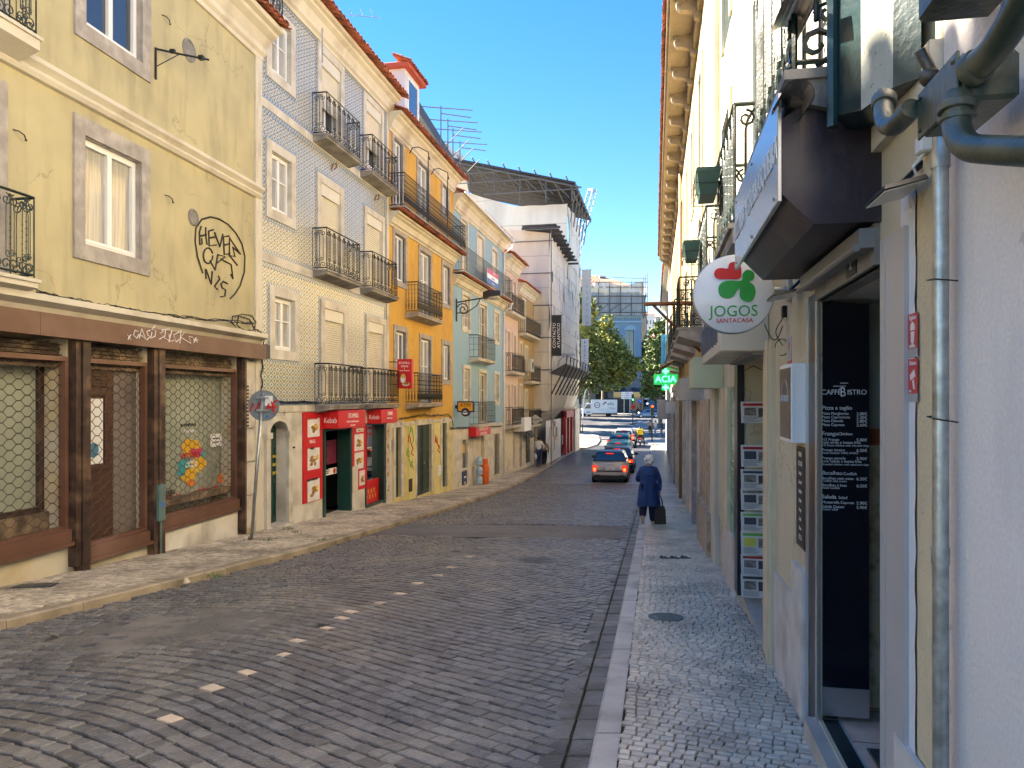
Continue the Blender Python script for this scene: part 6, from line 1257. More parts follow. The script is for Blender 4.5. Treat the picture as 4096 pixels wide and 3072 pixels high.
# facade between door and kiosk
mar=MC['marble_plinth']
b=MB(f); b.box(u_(807.5),u_(796),0,.03,-2.1,-1.05); b.box(u_(796),u_(777),0,.022,-2.25,-1.30); b.build('plinth',mar,bd)
b=MB(f); b.box(u_(776),u_(767)-.02,0,.035,-2.2,.45); b.box(u_(774.5),u_(772),0.035,.055,-2.2,.45); b.build('kiosk_pilaster',mat('cream_painted_timber',(.60,.52,.36),.5,0,.08,4,.1),bd)
b=MB(f); ring(b,u_(766.3),u_(759.2),-1.42,.30,.035,-.10,-.06,wb=0); a,c=u_(766.8),u_(758.6); b.box(a,c,-.10,-.06,-2.02,-1.42); ring(b,a+.1,c-.1,-1.92,-1.52,.02,-.06,-.045); dl=b.build('glazed_door',mat('cream_green_paint',(.56,.55,.44),.45,0,.06,4,.08),bd)
MB(f).box(u_(766.3),u_(759.2),-.085,-.08,-1.42,.30).build('pane',clear,dl); b=MB(f); b.tube([(c-.1,-.05,-1.8),(c-.06,-.02,-1.78),(c-.02,-.05,-1.85)],.006,4); b.build('latch',steel,dl)
b=MB(f); b.box(kio[0],kio[1],-1.6,-1.55,-2.1,.4); b.box(kio[0],kio[1],-1.6,0-.0,-2.13,-2.08,1); b.box(kio[1]+.30,kio[1]+.33,-1.6,-.01,-2.1,.4); b.build('kiosk_interior',[mat('kiosk_interior',(.22,.21,.18),.8,0,.1,2,0),sm_],bd)
b=MB(f); b.box(u_(741.2),u_(738),-.03,.04,-2.1,.36); b.build('black_jamb',MC['black_channel'],bd)
b=MB(f); b.box(kio[0]-.05,kio[1],.0,.12,.36,.44); b.build('shutter_housing',MC['grey_metal_rail'],bd)
def brickm(n,c,mo,w,h,r): 
    q=NX(n,r); br=q.T.nodes.new('ShaderNodeTexBrick'); br.inputs['Scale'].default_value=1; br.inputs['Brick Width'].default_value=w; br.inputs['Row Height'].default_value=h; br.inputs['Mortar Size'].default_value=.006
    br.inputs['Color1'].default_value=c+(1,); br.inputs['Color2'].default_value=tuple(x*1.25 for x in c)+(1,); br.inputs['Mortar'].default_value=mo+(1,)
    cx=q.T.nodes.new('ShaderNodeCombineXYZ'); q.T.links.new(q.x,cx.inputs[0]); q.T.links.new(q.z,cx.inputs[1]); q.T.links.new(cx.outputs[0],br.inputs['Vector']); return q.col(br.outputs['Color'])
b=MB(f); b.box(u_(737.8),u_(731.6),0,.015,-1.58,.14); b.build('tiled_panel',brickm('green_wall_tiles',(.10,.30,.16),(.35,.40,.33),.15,.10,.2),bd)
b=MB(f); b.box(u_(737.8),u_(724),0,.03,-2.4,-1.585); b.build('plinth',mar,bd)
b=MB(f); b.box(u_(731.4),u_(722.5),0,.05,-1.585,.14); b.box(u_(729),u_(727.5),.05,.07,-1.585,.14); b.build('kiosk_pilaster',MC['cream_painted_timber'],bd)
b=MB(f); b.box(u_(722),u_(715),-.2,-.15,-2.25,.12); b.box(u_(722),u_(720.7),-.15,.01,-2.25,.12,1); b.build('side_window',[glass2,MC['cream_painted_timber']],bd)
b=MB(f); b.box(u_(714.6),u_(705),0,.09,-2.6,-.0); b.box(u_(715.5),u_(704),0,.13,-2.7,-1.75); b.build('marble_pillar',mat('mottled_marble',(.46,.38,.28),.5,0,.25,7,.2,25,c2=(.28,.20,.13),s2=5,t2=.55),bd)
# kiosk fascia box, awning, signs
def rbox(name,label,cat,Y0,Y1,o0,o1,z0,z1,mats,group=None,c=.01,bev=None):
    def mk(b,q):
        L_=(Y1-Y0)/q.e[1]
        if bev: b.prism([(o0,z0),(o1-bev,z0),(o1,z0+bev*.8),(o1,z1),(o0,z1)],0,L_,0)
        else: b.cbox(0,L_,o0,o1,z0,z1,c)
    return rthing(name,label,cat,Y0,z0,mk,mats,group)
kb,q=rbox('fascia_box','cream sheet metal fascia box over the newsagent with grey graffiti','sign box',5.94,8.3,0,.38,.385,.86,mat('cream_sheet_metal',(.60,.55,.44),.35,0,.08,2,.03,c2=(.42,.36,.27),s2=1.5,t2=.62))
b=MB(q); 
for k in range(7): x=.3+.3*k; stroke(b,[(x,.48),(x+.05,.78),(x+.12,.50),(x+.18,.74),(x+.14,.47),(x+.28,.62)],.008,lambda X,Y_,d:(X,.385,Y_))
b.build('graffiti',mat('grey_marker',(.13,.13,.14),.5,b=0),kb)
rbox('fascia_box','pale green fascia box beyond the newsagent, behind the cream one','sign box',9.9,11.05,0,.40,.14,.56,mat('pale_green_sheet',(.52,.55,.36),.35,0,.05,2,.03))
rbox('fascia_box','grey beige fascia box beyond the pale green one','sign box',13.95,16.6,0,.44,-.04,.39,mat('beige_grey_sheet',(.42,.38,.32),.4,0,.08,2,.05))
o_,q=rbox('projecting_sign','narrow white projecting sign with a red letter T','sign',17.6,17.72,.02,.17,-.07,.40,wht); b=MB(q); text_mb(b,'T',.24,(lambda x,y,d:(-.004-d,.095-x,.25+y)),.002); text_mb(b,'51',.10,(lambda x,y,d:(-.004-d,.095-x,.0+y)),.002); b.build('lettering',MC['sign_red_ink'],o_)
rbox('projecting_sign','small blank white projecting sign box below the grey fascia','sign',31,31.3,.0,.45,-.62,-.14,white)
rbox('projecting_sign','pale grey blank panel projecting near the far right corner','sign',45,45.15,.0,.75,-1.25,-.05,mat('pale_panel',(.50,.48,.46),.6,b=0))
# café awning and sign board
awn=mat('dark_plum_sheet',(.035,.025,.034),.45,.2,.2,3,.12,25,c2=(.075,.062,.06),s2=2.5,t2=.58,w2=.1)
aw,q=rthing('sign_canopy','dark plum box canopy over the cafe door with a silver sign board','canopy',3.0,.75,lambda b,q:b.prism([(0,.72),(.26,.72),(.385,.85),(.385,1.16),(.30,1.22),(0,1.22)],0,1.47,0),awn)
alub=mat('silver_sign_board',(.34,.36,.39),.25,.8,.05,2,.03,6)
b=MB(q); b.cbox(-.01,1.655,.385,.405,.815,1.27,.004); sb=b.build('sign_board',alub,aw); b=MB(q)
text_mb(b,'PIZZARIA · CHURRASQUEIRA',.15,FT(q,.82,1.04,.408),.002,sx=.86); b.build('lettering',mat('pale_lettering',(.80,.80,.78),.6,b=0),sb)
b=MB(q)
for s_ in (.08,.82,1.58):
    for z_ in (.85,1.23): b.lathe([(.001,.405),(.008,.405),(.008,.410),(.001,.411)],(s_,0,z_),8,1)
b.build('screws',galv,sb)
# dark gloss prism (covered sign column) above
gp=mat('glossy_dark_green_paint',(.008,.032,.036),.3,0,.2,3,.12,40,c2=(.10,.11,.08),s2=20,t2=.70,w2=.02,coat=.15)
gw=mat('sunlit_pale_face',(.42,.43,.36),.6,0,.12,6,.35,30,c2=(.10,.12,.10),s2=26,t2=.66,w2=.02)  # sunlight on the green gloss paint, put into this face's colour
P=[((835-CU)/F*2.9,2.9),((861-CU)/F*2.72,2.72),((893-CU)/F*2.52,2.52),((921-CU)/F*2.44,2.44),(1.70,3.0),(1.45,3.15)]
L0=Vector((P[1][0],P[1][1],1.06)); pts=[(x-L0.x,y-L0.y) for x,y in P]; b=MB(); n=len(pts)
lo=[(x,y,0+(.05 if i in(0,4,5) else 0)) for i,(x,y) in enumerate(pts)]; hi=[(x,y,1.9) for x,y in pts]
b.add(lo+hi,[(0,1,n+1,n),(2,3,n+3,n+2),(3,4,n+4,n+3),(4,5,n+5,n+4),(5,0,n,n+5)],0); b.add([lo[1],lo[2],hi[2],hi[1]],[(0,1,2,3)],1); b.add(lo,[tuple(range(n))],0); b.add(hi,[tuple(range(n))],0)
b.tube([(pts[0][0]-.015,pts[0][1]-.01,0),(pts[0][0]-.015,pts[0][1]-.01,1.9)],.022,6,0)
b.build('sign_column',[gp,gw],None,loc=tuple(L0),label='faceted dark green glossy column box with one face coloured pale as sunlit above the cafe',cat='sign column')
for k,(zb,lab) in enumerate(((1.17,'lower curved metal sheet sticking out by the dark green column'),(1.52,'upper curved metal sheet sticking out by the dark green column'))):
    def mk(b,q): 
        rs_=[[(s_,.36+.06*math.cos(t)*sc,zb+.06*math.sin(t)*sc+s_*.1) for t in [math.pi*(.15+j*.12) for j in range(10)]] for s_,sc in ((0,1),(.36,1))]; rs2=[[(p[0],.36+(p[1]-.36)*.93,zb+(p[2]-zb)*.93) for p in r_] for r_ in rs_]
        b.loft(rs_,cap=False,close=False); b.loft(rs2,cap=False,close=False)
    rthing('curved_sheet',lab,'metal sheet',2.78,zb,mk,steel)
# green pipes and junction box
pg_=mat('green_enamel_pipe',(.030,.050,.034),.38,0,.4,7,.2,30,c2=(.10,.10,.065),s2=7,t2=.56,w2=.1,coat=.12)
def W3(u,v,Y,L): p=px(u,v,Y); return (p[0]-L[0],p[1]-L[1],p[2]-L[2])
jx,q=rthing('junction_box','dark green cast junction box bolted between thick pipes on the near wall','box',1.70,.72,lambda b,q:b.cbox(0,.26,.07,.20,.70,.815,.01),pg_)
b=MB(q); b.cbox(-.003,.263,.20,.208,.695,.82,.003); 
for s_ in (.02,.24):
    for z_ in (.715,.80): b.lathe([(.001,.208),(.006,.208),(.006,.213),(.001,.214)],(s_,0,z_),8,1)
b.build('cover_plate',pg_,jx)
def pipe(label,pts,r,col=None):
    L=px(*pts[0]); b=MB(); P=[W3(*p,L) for p in pts]
    # smooth the run with a few subdivisions
    Q=[Vector(p) for p in P]
    for _ in range(3):
        N_=[Q[0]]
        for a,c in zip(Q[:-1],Q[1:]): N_+= [a.lerp(c,.25),a.lerp(c,.75)]
        Q=N_+[Q[-1]]
    b.tube([tuple(p) for p in Q],r,16)
    if col:
        for a,w_ in col: A=Vector(W3(*a[0],L)); C=Vector(W3(*a[1],L)); b.tube([tuple(A),tuple(A.lerp(C,.12)),tuple(A.lerp(C,.88)),tuple(C)],[w_*.95,w_,w_,w_*.95],16)
    return b.build('green_pipe',pg_,None,loc=L,label=label,cat='pipe',smooth='auto')
pipe('thick green pipe rising from the junction box to the top right corner',[(972,70,1.72),(990,55,1.66),(1010,28,1.58),(1030,-10,1.5),(1060,-60,1.4)],.034,[(((970,72,1.73),(980,64,1.70)),.041)])
pipe('thick green pipe bending below the junction box and running out right',[(958,95,1.76),(957,112,1.75),(956,130,1.74),(966,148,1.68),(990,150,1.60),(1040,152,1.46),(1120,154,1.3)],.031,[(((957,104,1.755),(957,112,1.753)),.042),(((957,116,1.75),(957,121,1.75)),.040)])
pipe('short green pipe elbow between the dark column and the junction box',[(912,108,2.0),(902,120,2.06),(892,128,2.12),(884,122,2.2),(883,98,2.26)],.028,[(((884,106,2.24),(884,98,2.26)),.036)])
rbox('wall_cabinet','dark green metal cabinet above the pipes at the top edge','cabinet',1.70,1.98,.02,.20,1.02,1.7,pg_)
o_,q=rthing('pipe_valve','dark cluster of valves and bolts above the junction box','valve',2.02,.84,lambda b,q:[b.tube([(0,.05,.84),(.02,.14,.90),(0,.18,.97)],.016,8),b.tube([(.1,.02,.90),(.02,.16,.90)],.02,8),b.tube([(-.1,.08,.88),(.12,.1,.93)],.013,8),b.sph((.02,.15,.9),.028,8)],mat('corroded_brass',(.10,.085,.07),.5,.6,.4,20),smooth=True)
# floodlights and small boxes
def flood(label,Y,z,sc=1):
    def mk(b,q):
        b.loft([[(-.08*sc,.03,z+.018),(.14*sc,.03,z+.018),(.14*sc,.155*sc,z-.012),(-.08*sc,.155*sc,z-.012)],[(-.09*sc,.025,z+.002),(.15*sc,.025,z+.002),(.15*sc,.16*sc,z-.028),(-.09*sc,.16*sc,z-.028)]]); b.tube([(.03,.0,z+.09),(.03,.05,z+.04),(.03,.08,z+.01)],.010,6)
        b.m(1).loft([[(-.08*sc,.03,z+.0),(.14*sc,.03,z+.0),(.14*sc,.155*sc,z-.031),(-.08*sc,.155*sc,z-.031)],[(-.08*sc,.03,z-.004),(.14*sc,.03,z-.004),(.14*sc,.155*sc,z-.035),(-.08*sc,.155*sc,z-.035)]])
    return rthing('floodlight',label,'floodlight',Y,z,mk,[MC['black_channel'],mat('lamp_diffuser',(.62,.62,.6),.3,b=0)])
flood('black floodlight over the cafe door frame, nearest the downpipe',2.50,.72); flood('black floodlight at the far end of the plum canopy, beside the round sign',4.6,.66,1.2)
rthing('junction_box','small white junction box on the cream strip above the floodlight','box',2.47,.82,lambda b,q:[b.cbox(-.03,.03,0,.04,.82,.88,.006),b.tube([(0,.02,.82),(.01,.05,.78),(.03,.03,.75)],.005,6)],white)
for k,(v0,v1,t,lab) in enumerate(((315,358,'Vigilante','upper red security sticker on the pale strip beside the door'),(359.6,402,'Câmaras','lower red security sticker on the pale strip beside the door'))):
    z1,z0=(CV-v0)/F*2.65,(CV-v1)/F*2.65; st,q=rthing('security_sticker',lab,'sticker',2.548,z0,lambda b,q:[b.box(0,.096,.013,.0145,z0+.03,z1,0),b.box(0,.096,.013,.0143,z0,z0+.03,1)],[mat('sticker_red',(.55,.03,.04),.4,b=0),mat('sticker_grey',(.35,.35,.36),.5,b=0)],group='red security stickers')
    b=MB(q); text_mb(b,t,.023,FT(q,.048,z1-.015,.0150),.0005,sx=.9)
    if k==0: b.prism([(.03,z0+.09),(.066,z0+.09),(.064,z0+.055),(.048,z0+.042),(.032,z0+.055)],.0148,.0155,1); b.prism([(.024,z0+.095),(.072,z0+.095),(.068,z0+.115),(.048,z0+.125),(.028,z0+.115)],.0148,.0155,1); b.prism([(.018,z0+.034),(.078,z0+.034),(.066,z0+.045),(.03,z0+.045)],.0148,.0155,1)
    else: b.prism([(.02,z0+.09),(.07,z0+.075),(.075,z0+.095),(.03,z0+.115)],.0148,.0155,1); b.prism([(.022,z0+.045),(.04,z0+.045),(.05,z0+.075),(.036,z0+.08)],.0148,.0155,1)
    text_mb(b,'24H',.014,FT(q,.075,z0+.038,.0150),.0005); b.build('lettering',mat('sticker_white',(.75,.72,.7),.5,b=0),st)
# menu light box
lb,q=rthing('light_box','white framed light box with dark cafe poster on the cream wall','light box',4.45,-.27,lambda b,q:b.cbox(0,.41,0,.095,-.27,.215,.006),white)
b=MB(q); b.box(.02,.39,.095,.099,-.245,.19); ps=b.build('poster',mat('brown_poster',(.05,.035,.03),.3,0,.3,5,0,c2=(.16,.12,.10),s2=4,t2=.6),lb); b=MB(q); text_mb(b,'CAFFÉ BISTRO',.058,FT(q,.205,0.0,.101),.001,sx=.85); b.tube([(.205+.11*math.cos(t),.100,.02+.10*math.sin(t)) for t in [math.pi*j/12 for j in range(13)]],.002,4); b.build('lettering',mat('menu_white_ink2',(.6,.6,.6),.5,b=0),ps)
cbk,q=rthing('chalkboard','dark framed chalk menu board below the light box','chalkboard',4.45,-.92,lambda b,q:[b.box(0,.27,.0,.018,-.92,-.30,0),b.box(.015,.255,.018,.020,-.905,-.315,1)],[mat('dark_wood_frame',(.06,.035,.025),.5,b=0),mat('blackboard',(.025,.022,.022),.6,0,.3,8,0)])
b=MB(q); 
for k,t in enumerate(('MENU','DO DIA','Lasagna','Gnocchi','Bacalhau','Salmão','Frango','Salada','Risoto','PIZZA')): text_mb(b,t,.045 if k in(0,1,9) else .033,FT(q,.13,-.345-.057*k,.0205),.0005,sx=.8,sh=.2)
b.build('lettering',mat('chalk',(.6,.6,.58),.9,b=0),cbk)
rthing('wall_notice','small red and grey notice high on the cream wall by the light box','notice',4.97,.26,lambda b,q:[b.box(0,.14,0,.004,.26,.42,0),b.box(0,.14,0,.0045,.22,.26,1),b.box(.05,.09,.004,.0055,.34,.38,1)],[MC['sticker_grey'],MC['sticker_red']])
# round lottery sign
Yc=5.0; zc=(CV-293.5)/F*Yc; oc=(.92+.193*Yc-(734-CU)/F*Yc)*RF.e[1]; rad=.263
js,q=rthing('round_sign','round white sign with red and green clover emblem projecting over the pavement','sign',Yc,zc-.26,lambda b,q:[b.lathe([(.001,-.05),(rad-.01,-.05),(rad,-.044),(rad,.044),(rad-.01,.05),(.001,.05)],(0,oc,zc),48,0)],[mat('sign_white_acrylic',(.74,.74,.74),.25,b=0,coat=.4)],smooth='auto')
b=MB(q); b.lathe([(rad+.001,-.040),(rad+.006,-.036),(rad+.006,.036),(rad+.001,.040)],(0,oc,zc),48,0); b.build('metal_rim',galv,js,smooth='auto')
b=MB(q); b.tube([(0,oc-rad+.01,zc+.02),(0,.0,zc+.02)],.028,10); b.cbox(-.05,.05,0,.03,zc-.05,zc+.09,.005); b.build('mounting_arm',galv,js,smooth='auto')
def logo(P,mi_m,nm):
    b=MB(q); pts=[(oc-(x-428.6)*.196/F*Yc,zc-(y-1497)*.196/F*Yc) for x,y in P]
    S_=[Vector(p) for p in pts]
    for _ in range(2):
        N_=[]
        for i in range(len(S_)): a,c=S_[i],S_[(i+1)%len(S_)]; N_+=[a.lerp(c,.25),a.lerp(c,.75)]
        S_=N_
    b.prism([tuple(p) for p in S_],-.056,-.0505,0); b.build(nm,mi_m,js)
sg=mat('sign_green_ink',(.01,.30,.05),.4,b=0)
logo([(328,1395),(338,1368),(366,1360),(402,1370),(404,1340),(430,1330),(462,1345),(468,1385),(463,1424),(400,1420),(345,1420)],MC['sign_red_ink'],'clover_leaf')
logo([(350,1470),(362,1438),(400,1426),(455,1432),(472,1428),(470,1395),(495,1370),(532,1390),(530,1425),(500,1436),(530,1455),(538,1500),(518,1540),(478,1538),(455,1512),(462,1470),(450,1470),(430,1508),(398,1523),(360,1510)],sg,'clover_leaf')
b=MB(q); text_mb(b,'JOGOS',.108,(lambda x,y,d:(-.052-d,oc-x,zc-(1587-1497)*.196/F*Yc+y)),.002,sx=.95); b.build('lettering',sg,js); b=MB(q); text_mb(b,'SANTACASA',.042,(lambda x,y,d:(-.052-d,oc-.005-x,zc-(1634-1497)*.196/F*Yc+y)),.002,sx=1.02); b.build('lettering',MC['sign_red_ink'],js)
rthing('sign_cable','loose black cables looping from the round sign to the wall','cable',5.1,.35,lambda b,q:[b.tube([(0,oc-.22-.12*t,.52-.35*math.sin(t*2.4)*.5+.1*t) for t in [j/10 for j in range(11)]],.0035,5),b.tube([(.08,.02+.05*math.sin(t),.60-.26*t/3.1*1.0-.03*math.cos(t)) for t in [j*.31 for j in range(11)]],.0035,5),b.tube([(.08,.03+.045*math.cos(t),.36+.06*math.sin(t)) for t in [j*.5 for j in range(11)]],.0035,5),b.cbox(.05,.11,0,.03,.57,.65,.004)],cable)
# planters on the balconies
def planter(label,Y,o,z):
    def mk(b,q):
        b.loft([[(-.16,o-.07,z),(.16,o-.07,z),(.16,o+.07,z),(-.16,o+.07,z)],[(-.20,o-.10,z+.20),(.20,o-.10,z+.20),(.20,o+.10,z+.20),(-.20,o+.10,z+.20)],[(-.205,o-.105,z+.20),(.205,o-.105,z+.20),(.205,o+.105,z+.20),(-.205,o+.105,z+.20)],[(-.205,o-.105,z+.235),(.205,o-.105,z+.235),(.205,o+.105,z+.235),(-.205,o+.105,z+.235)]])
        for zz in (z-.01,z+.10): b.m(1).tube([(-.2,o-.11,zz),(.2,o-.11,zz),(.2,o+.11,zz),(-.2,o+.11,zz),(-.2,o-.11,zz)],.005,4)
        for a,c in ((-.2,-.11),(.2,-.11),(.2,.11),(-.2,.11)): b.tube([(a,o+c,z-.01),(a,o+c,z+.2)],.005,4)
    return rthing('planter_box',label,'planter',Y,z,mk,[mat('dark_green_plastic',(.02,.07,.055),.45,b=0),iron],group='green plastic planter boxes hung on balcony rails')
planter('dark green planter box hung on the balcony rail, the higher and nearer of the two',6.6,.44,1.80); planter('dark green planter box hung on the farther balcony rail below the first',9.5,.44,1.78)
# newspapers rack
pap=[mat('newsprint',(.62,.61,.58),.8,0,.05,9,0),mat('print_black',(.06,.06,.07),.7,b=0),MC['can_red'],mat('print_green',(.15,.45,.10),.7,b=0),mat('print_photo',(.22,.18,.15),.6,0,.6,30,0),mat('print_yellow',(.65,.60,.08),.7,b=0)]
Yr=7.72; rk,q=rthing('newspaper_rack','black wire rack holding a column of newspapers in the newsagent doorway','rack',Yr,-2.05,lambda b,q:[b.tube([(-.05,.0,-2.05),(-.05,.02,.28),(-.02,-.1,.34),(0,-.24,.28),(0,-.28,-2.05)],.006,5)]+[b.tube([(-.02,.03,z_),(-.02,-.30,z_)],.004,4) for z_ in (-2.0,-1.7,-1.4,-1.1,-.8,-.5,-.2)],cable)
NP=[(401.6,422.7,'news with a red framed picture at the top of the rack'),(444.6,465.7,'newspaper with large red headline letters, second from the top'),(468.7,487.6,'newspaper with a small black photo, third from the top of the rack'),(488,508,'newspaper with an orange line and dark photos, mid rack'),(511,529,'newspaper with a lime green heading band in the rack'),(530,551.6,'newspaper with green and yellow pictures in the rack'),(553,571.5,'red and black sports paper near the bottom of the rack'),(572.7,594,'lowest newspaper in the rack, with a blue photo strip')]
for k,(v0,v1,lab) in enumerate(NP):
    z1,z0=(CV-v0)/F*Yr,(CV-v1)/F*Yr; h_=z1-z0; rs=random.Random(k+40); t_=.04
    def mk(b,q):
        P=lambda o,t,d:(-.05-.06*(1-t)-d,o,z0+h_*t)     # leaning sheet
        b.add([P(.03,0,0),P(-.26,0,0),P(-.24,1,0),P(.03,1,0),P(.03,0,-.015),P(-.26,0,-.015),P(-.24,1,-.015),P(.03,1,-.015)],[(0,1,2,3),(4,5,6,7),(0,1,5,4),(1,2,6,5),(2,3,7,6),(3,0,4,7)],0)
        def r_(o0,o1,t0,t1,mi,d=.002): b.add([P(o0,t0,d),P(o1,t0,d),P(o1,t1,d),P(o0,t1,d)],[(0,1,2,3)],mi)
        C=[(2,4),(2,1),(1,4),(4,1),(3,1),(3,5),(2,4),(1,4)][k]
        r_(.01,-.22,.80,.92,C[0]); r_(.0,-.12,.35,.72,C[1]); r_(-.14,-.22,.3,.7,4 if C[1]!=4 else 1)
        for j in range(6): r_(.01,-.10-.1*rs.random(),.06+.045*j,.075+.045*j,1)
    rthing('newspaper',lab if 'news' in lab[:5] else lab,'newspaper',Yr-.02,z0,mk,pap,group='newspapers in the wire rack')
# marks in the pavement
def disc(name,label,u,v,r,dz=0.010,m_=None,cat='manhole cover'):
    p=ground_at(u,v,dz); b=MB(); s_=-.068; n=28
    for a,c,zz in ((r,r*.9,.004),(r*.8,r*.72,.004),(r*.55,r*.47,.004),(r*.3,r*.2,.004)):
        vs=[]; 
        for j in range(n): t=2*math.pi*j/n; vs+=[(a*math.cos(t),a*math.sin(t),zz+s_*a*math.sin(t)),(c*math.cos(t),c*math.sin(t),zz+s_*c*math.sin(t))]
        b.add(vs,[(2*j,2*j+1,(2*j+3)%(2*n),(2*j+2)%(2*n)) for j in range(n)])
    vs=[(r*math.cos(2*math.pi*j/n),r*math.sin(2*math.pi*j/n),s_*r*math.sin(2*math.pi*j/n)) for j in range(n)]; b.add(vs+[(x,y,z-.05) for x,y,z in vs],[tuple(range(n))]+[(j,(j+1)%n,n+(j+1)%n,n+j) for j in range(n)])
    return b.build(name,m_ or mat('cast_iron_cover',(.07,.08,.085),.4,.5,.3,15,.3),None,loc=p,label=label,cat=cat)
disc('manhole_cover','round iron cover set in the right pavement, with concentric rings',665.8,617,.17)
disc('manhole_cover','round iron cover in the middle of the cobbled road',538,560,.30,dz=-RD+.018)
p=ground_at(676,557,.012)
b=MB()
for k in range(3): x=.0+.16*k-.2; b.box(x-.05,x+.05,-.01,.01,-.02,.010); b.box(x-.008,x+.008,-.12,.12,-.02,.012); 
b.box(-.26,.2,-.13,-.11,-.02,.008); b.build('drain_grid',mat('dark_iron_strip',(.05,.055,.06),.4,.5,.2,8),None,loc=p,rot=(-.068,0,0),label='dark iron bars let into the right pavement in three T shapes',cat='drain')
p=ground_at(34.7,585.6,.012); b=MB(); b.cbox(-.22,.22,-.13,.13,-.03,.006,.004)
for k in range(7): b.box(-.19+.055*k,-.16+.055*k,-.10,.10,.006,.010)
b.build('drain_grate',MC['cast_iron_cover'],None,loc=p,rot=(-.068,0,.16),label='rectangular iron grate in the left pavement below the near shop window',cat='drain')
p=ground_at(183,583,-.07); b=MB(); b.loft([[(-.07,-.04,0),(.06,-.05,0),(.08,.04,0),(-.05,.05,0)],[(-.05,-.02,.06),(.04,-.03,.07),(.05,.03,.06),(-.04,.03,.05)]]); b.build('loose_stone',calc,None,loc=p,label='loose white paving stone lying by the left kerb',cat='stone')
# tufts of weeds at the left kerb and wall feet
b=MB(); rs=random.Random(2)
for (u,v) in ((288,530),(296,533),(268,541),(252,540),(214,577),(322,541)):
    p=ground_at(u,v,0)
    for k in range(26):
        a=rs.uniform(0,6.28); x,y=p[0]+rs.gauss(0,.06),p[1]+rs.gauss(0,.06); l=rs.uniform(.03,.09); b.add([(x-.006,y,p[2]),(x+.006,y,p[2]),(x+l*.6*math.cos(a),y+l*.6*math.sin(a),p[2]+l)],[(0,1,2)])
b.build('weeds',mat('weed_green',(.10,.16,.04),.7,b=0),kind='stuff')
b=MB(); rs=random.Random(12)
for k in range(46):
    Y=rs.uniform(2.6,20); side=rs.random(); X=(xl(Y)+rs.uniform(.02,.5)) if side<.6 else (xr(Y)-rs.uniform(0,.25)) if side<.8 else rs.uniform(xl(Y),xr(Y)); z_=g(Y)-RD+.022; a=rs.uniform(0,6.28); l=rs.uniform(.015,.035)
    b.add([(X+l*math.cos(a),Y+l*math.sin(a),z_),(X+l*.5*math.cos(a+1.6),Y+l*.5*math.sin(a+1.6),z_+.01),(X-l*math.cos(a),Y-l*math.sin(a),z_+.004),(X-l*.5*math.cos(a+1.6),Y-l*.5*math.sin(a+1.6),z_+.008)],[(0,1,2,3)])
b.build('fallen_leaves',mat('dry_leaf',(.30,.15,.06),.8,0,.2,4,0,isl=.4),kind='stuff')
# ---- yellow building with bracketed eaves ----
FY,bd=rroot('eaved_building','long cream yellow building with deep bracketed eaves and grey shutters below',12.6); f=FY; y_=lambda Y:f.sY(Y)
yel=plaster('faded_yellow_render',(.60,.45,.21),(.48,.36,.20),amt=.5); E=y_(42)
bays=[14.2+3.1*k for k in range(9)]
W1=[(y_(Y),y_(Y)+1.0,1.35,3.6) for Y in bays]; W2=[(y_(Y),y_(Y)+1.0,4.5,6.5) for Y in bays]
wall(f,bd,0,E,.6,7.9,[(*h,.2) for h in W1+W2],yel,bd=10)
SHs=[(y_(Y),y_(Y)+w,-3.3-.3*(Y>22),z1) for Y,w,z1 in ((14.1,1.6,-.1),(16.6,2.3,-.1),(20.0,1.1,.1),(22.2,2.0,0),(25.2,1.2,0),(27.4,2.2,0),(30.6,1.2,0),(33,2.4,0),(36.4,1.2,0),(38.6,2.2,0))]
wall(f,bd,0,E,-4.9,.6,[(*h,.2) for h in SHs],mat('pinkish_stone_front',(.68,.61,.53),.8,0,.2,1.5,.3),name='ground_floor_wall',bd=10)
for i,h in enumerate(W1+W2): window(f,bd,h,sw=.14,gm=glass,wb=0 if i<9 else .1,bars=2,sm=cream,fm=MC['cream_frame'])
shm=mat('grey_brown_shutter',(.26,.235,.21),.45,.4,.15,3,.1)
for i,h in enumerate(SHs):
    b=MB(f); n=int((h[3]-h[2])/.09)
    if i in (0,1,3,5,7,9):
        for k in range(n): z_=h[2]+.09*k; b.add([(h[0],-.12,z_),(h[1],-.12,z_),(h[1],-.09,z_+.06),(h[0],-.09,z_+.06),(h[1],-.12,z_+.09),(h[0],-.12,z_+.09)],[(0,1,2,3),(3,2,4,5)])
        b.box(h[0],h[1],-.12,-.02,h[3]-.22,h[3]); b.build('roller_shutter',shm,bd)
    else: b.box(h[0],h[1],-.15,-.11,h[2],h[3]); ring(b,h[0]+.15,h[1]-.15,h[2]+.3,h[3]-.6,.04,-.11,-.09); b.build('door',[greend,MC['grey_door'],MC['dark_brown_door']][i%3],bd)
b=MB(f); b.box(0,E,0,.06,.35,.6); b.build('string_course',cream,bd)
for i,h in enumerate(SHs):
    b=MB(f); b.box(h[0]-.30,h[0]-.02,0,.08+.02*(i%2),-4.9,.1); b.build('stone_pier',[stone,stone_d,cream][i%3],bd)
for i,Y in enumerate(bays): balcony(f,bd,y_(Y)-.35,y_(Y)+1.35,1.30,.45,.95,'scroll' if i<4 else 'plain',slab=.30,rm=irong,sm=stone_d,r=.011)
eav=mat('brown_eave_stone',(.33,.27,.20),.8,0,.15,3,.3,20)
b=MB(f); b.box(-.3,E+.3,0,.60,7.86,8.0); b.box(-.3,E+.3,.58,.66,7.94,8.12); b.box(0,E,0,.10,7.55,7.86); b.build('eave_slab',eav,bd)
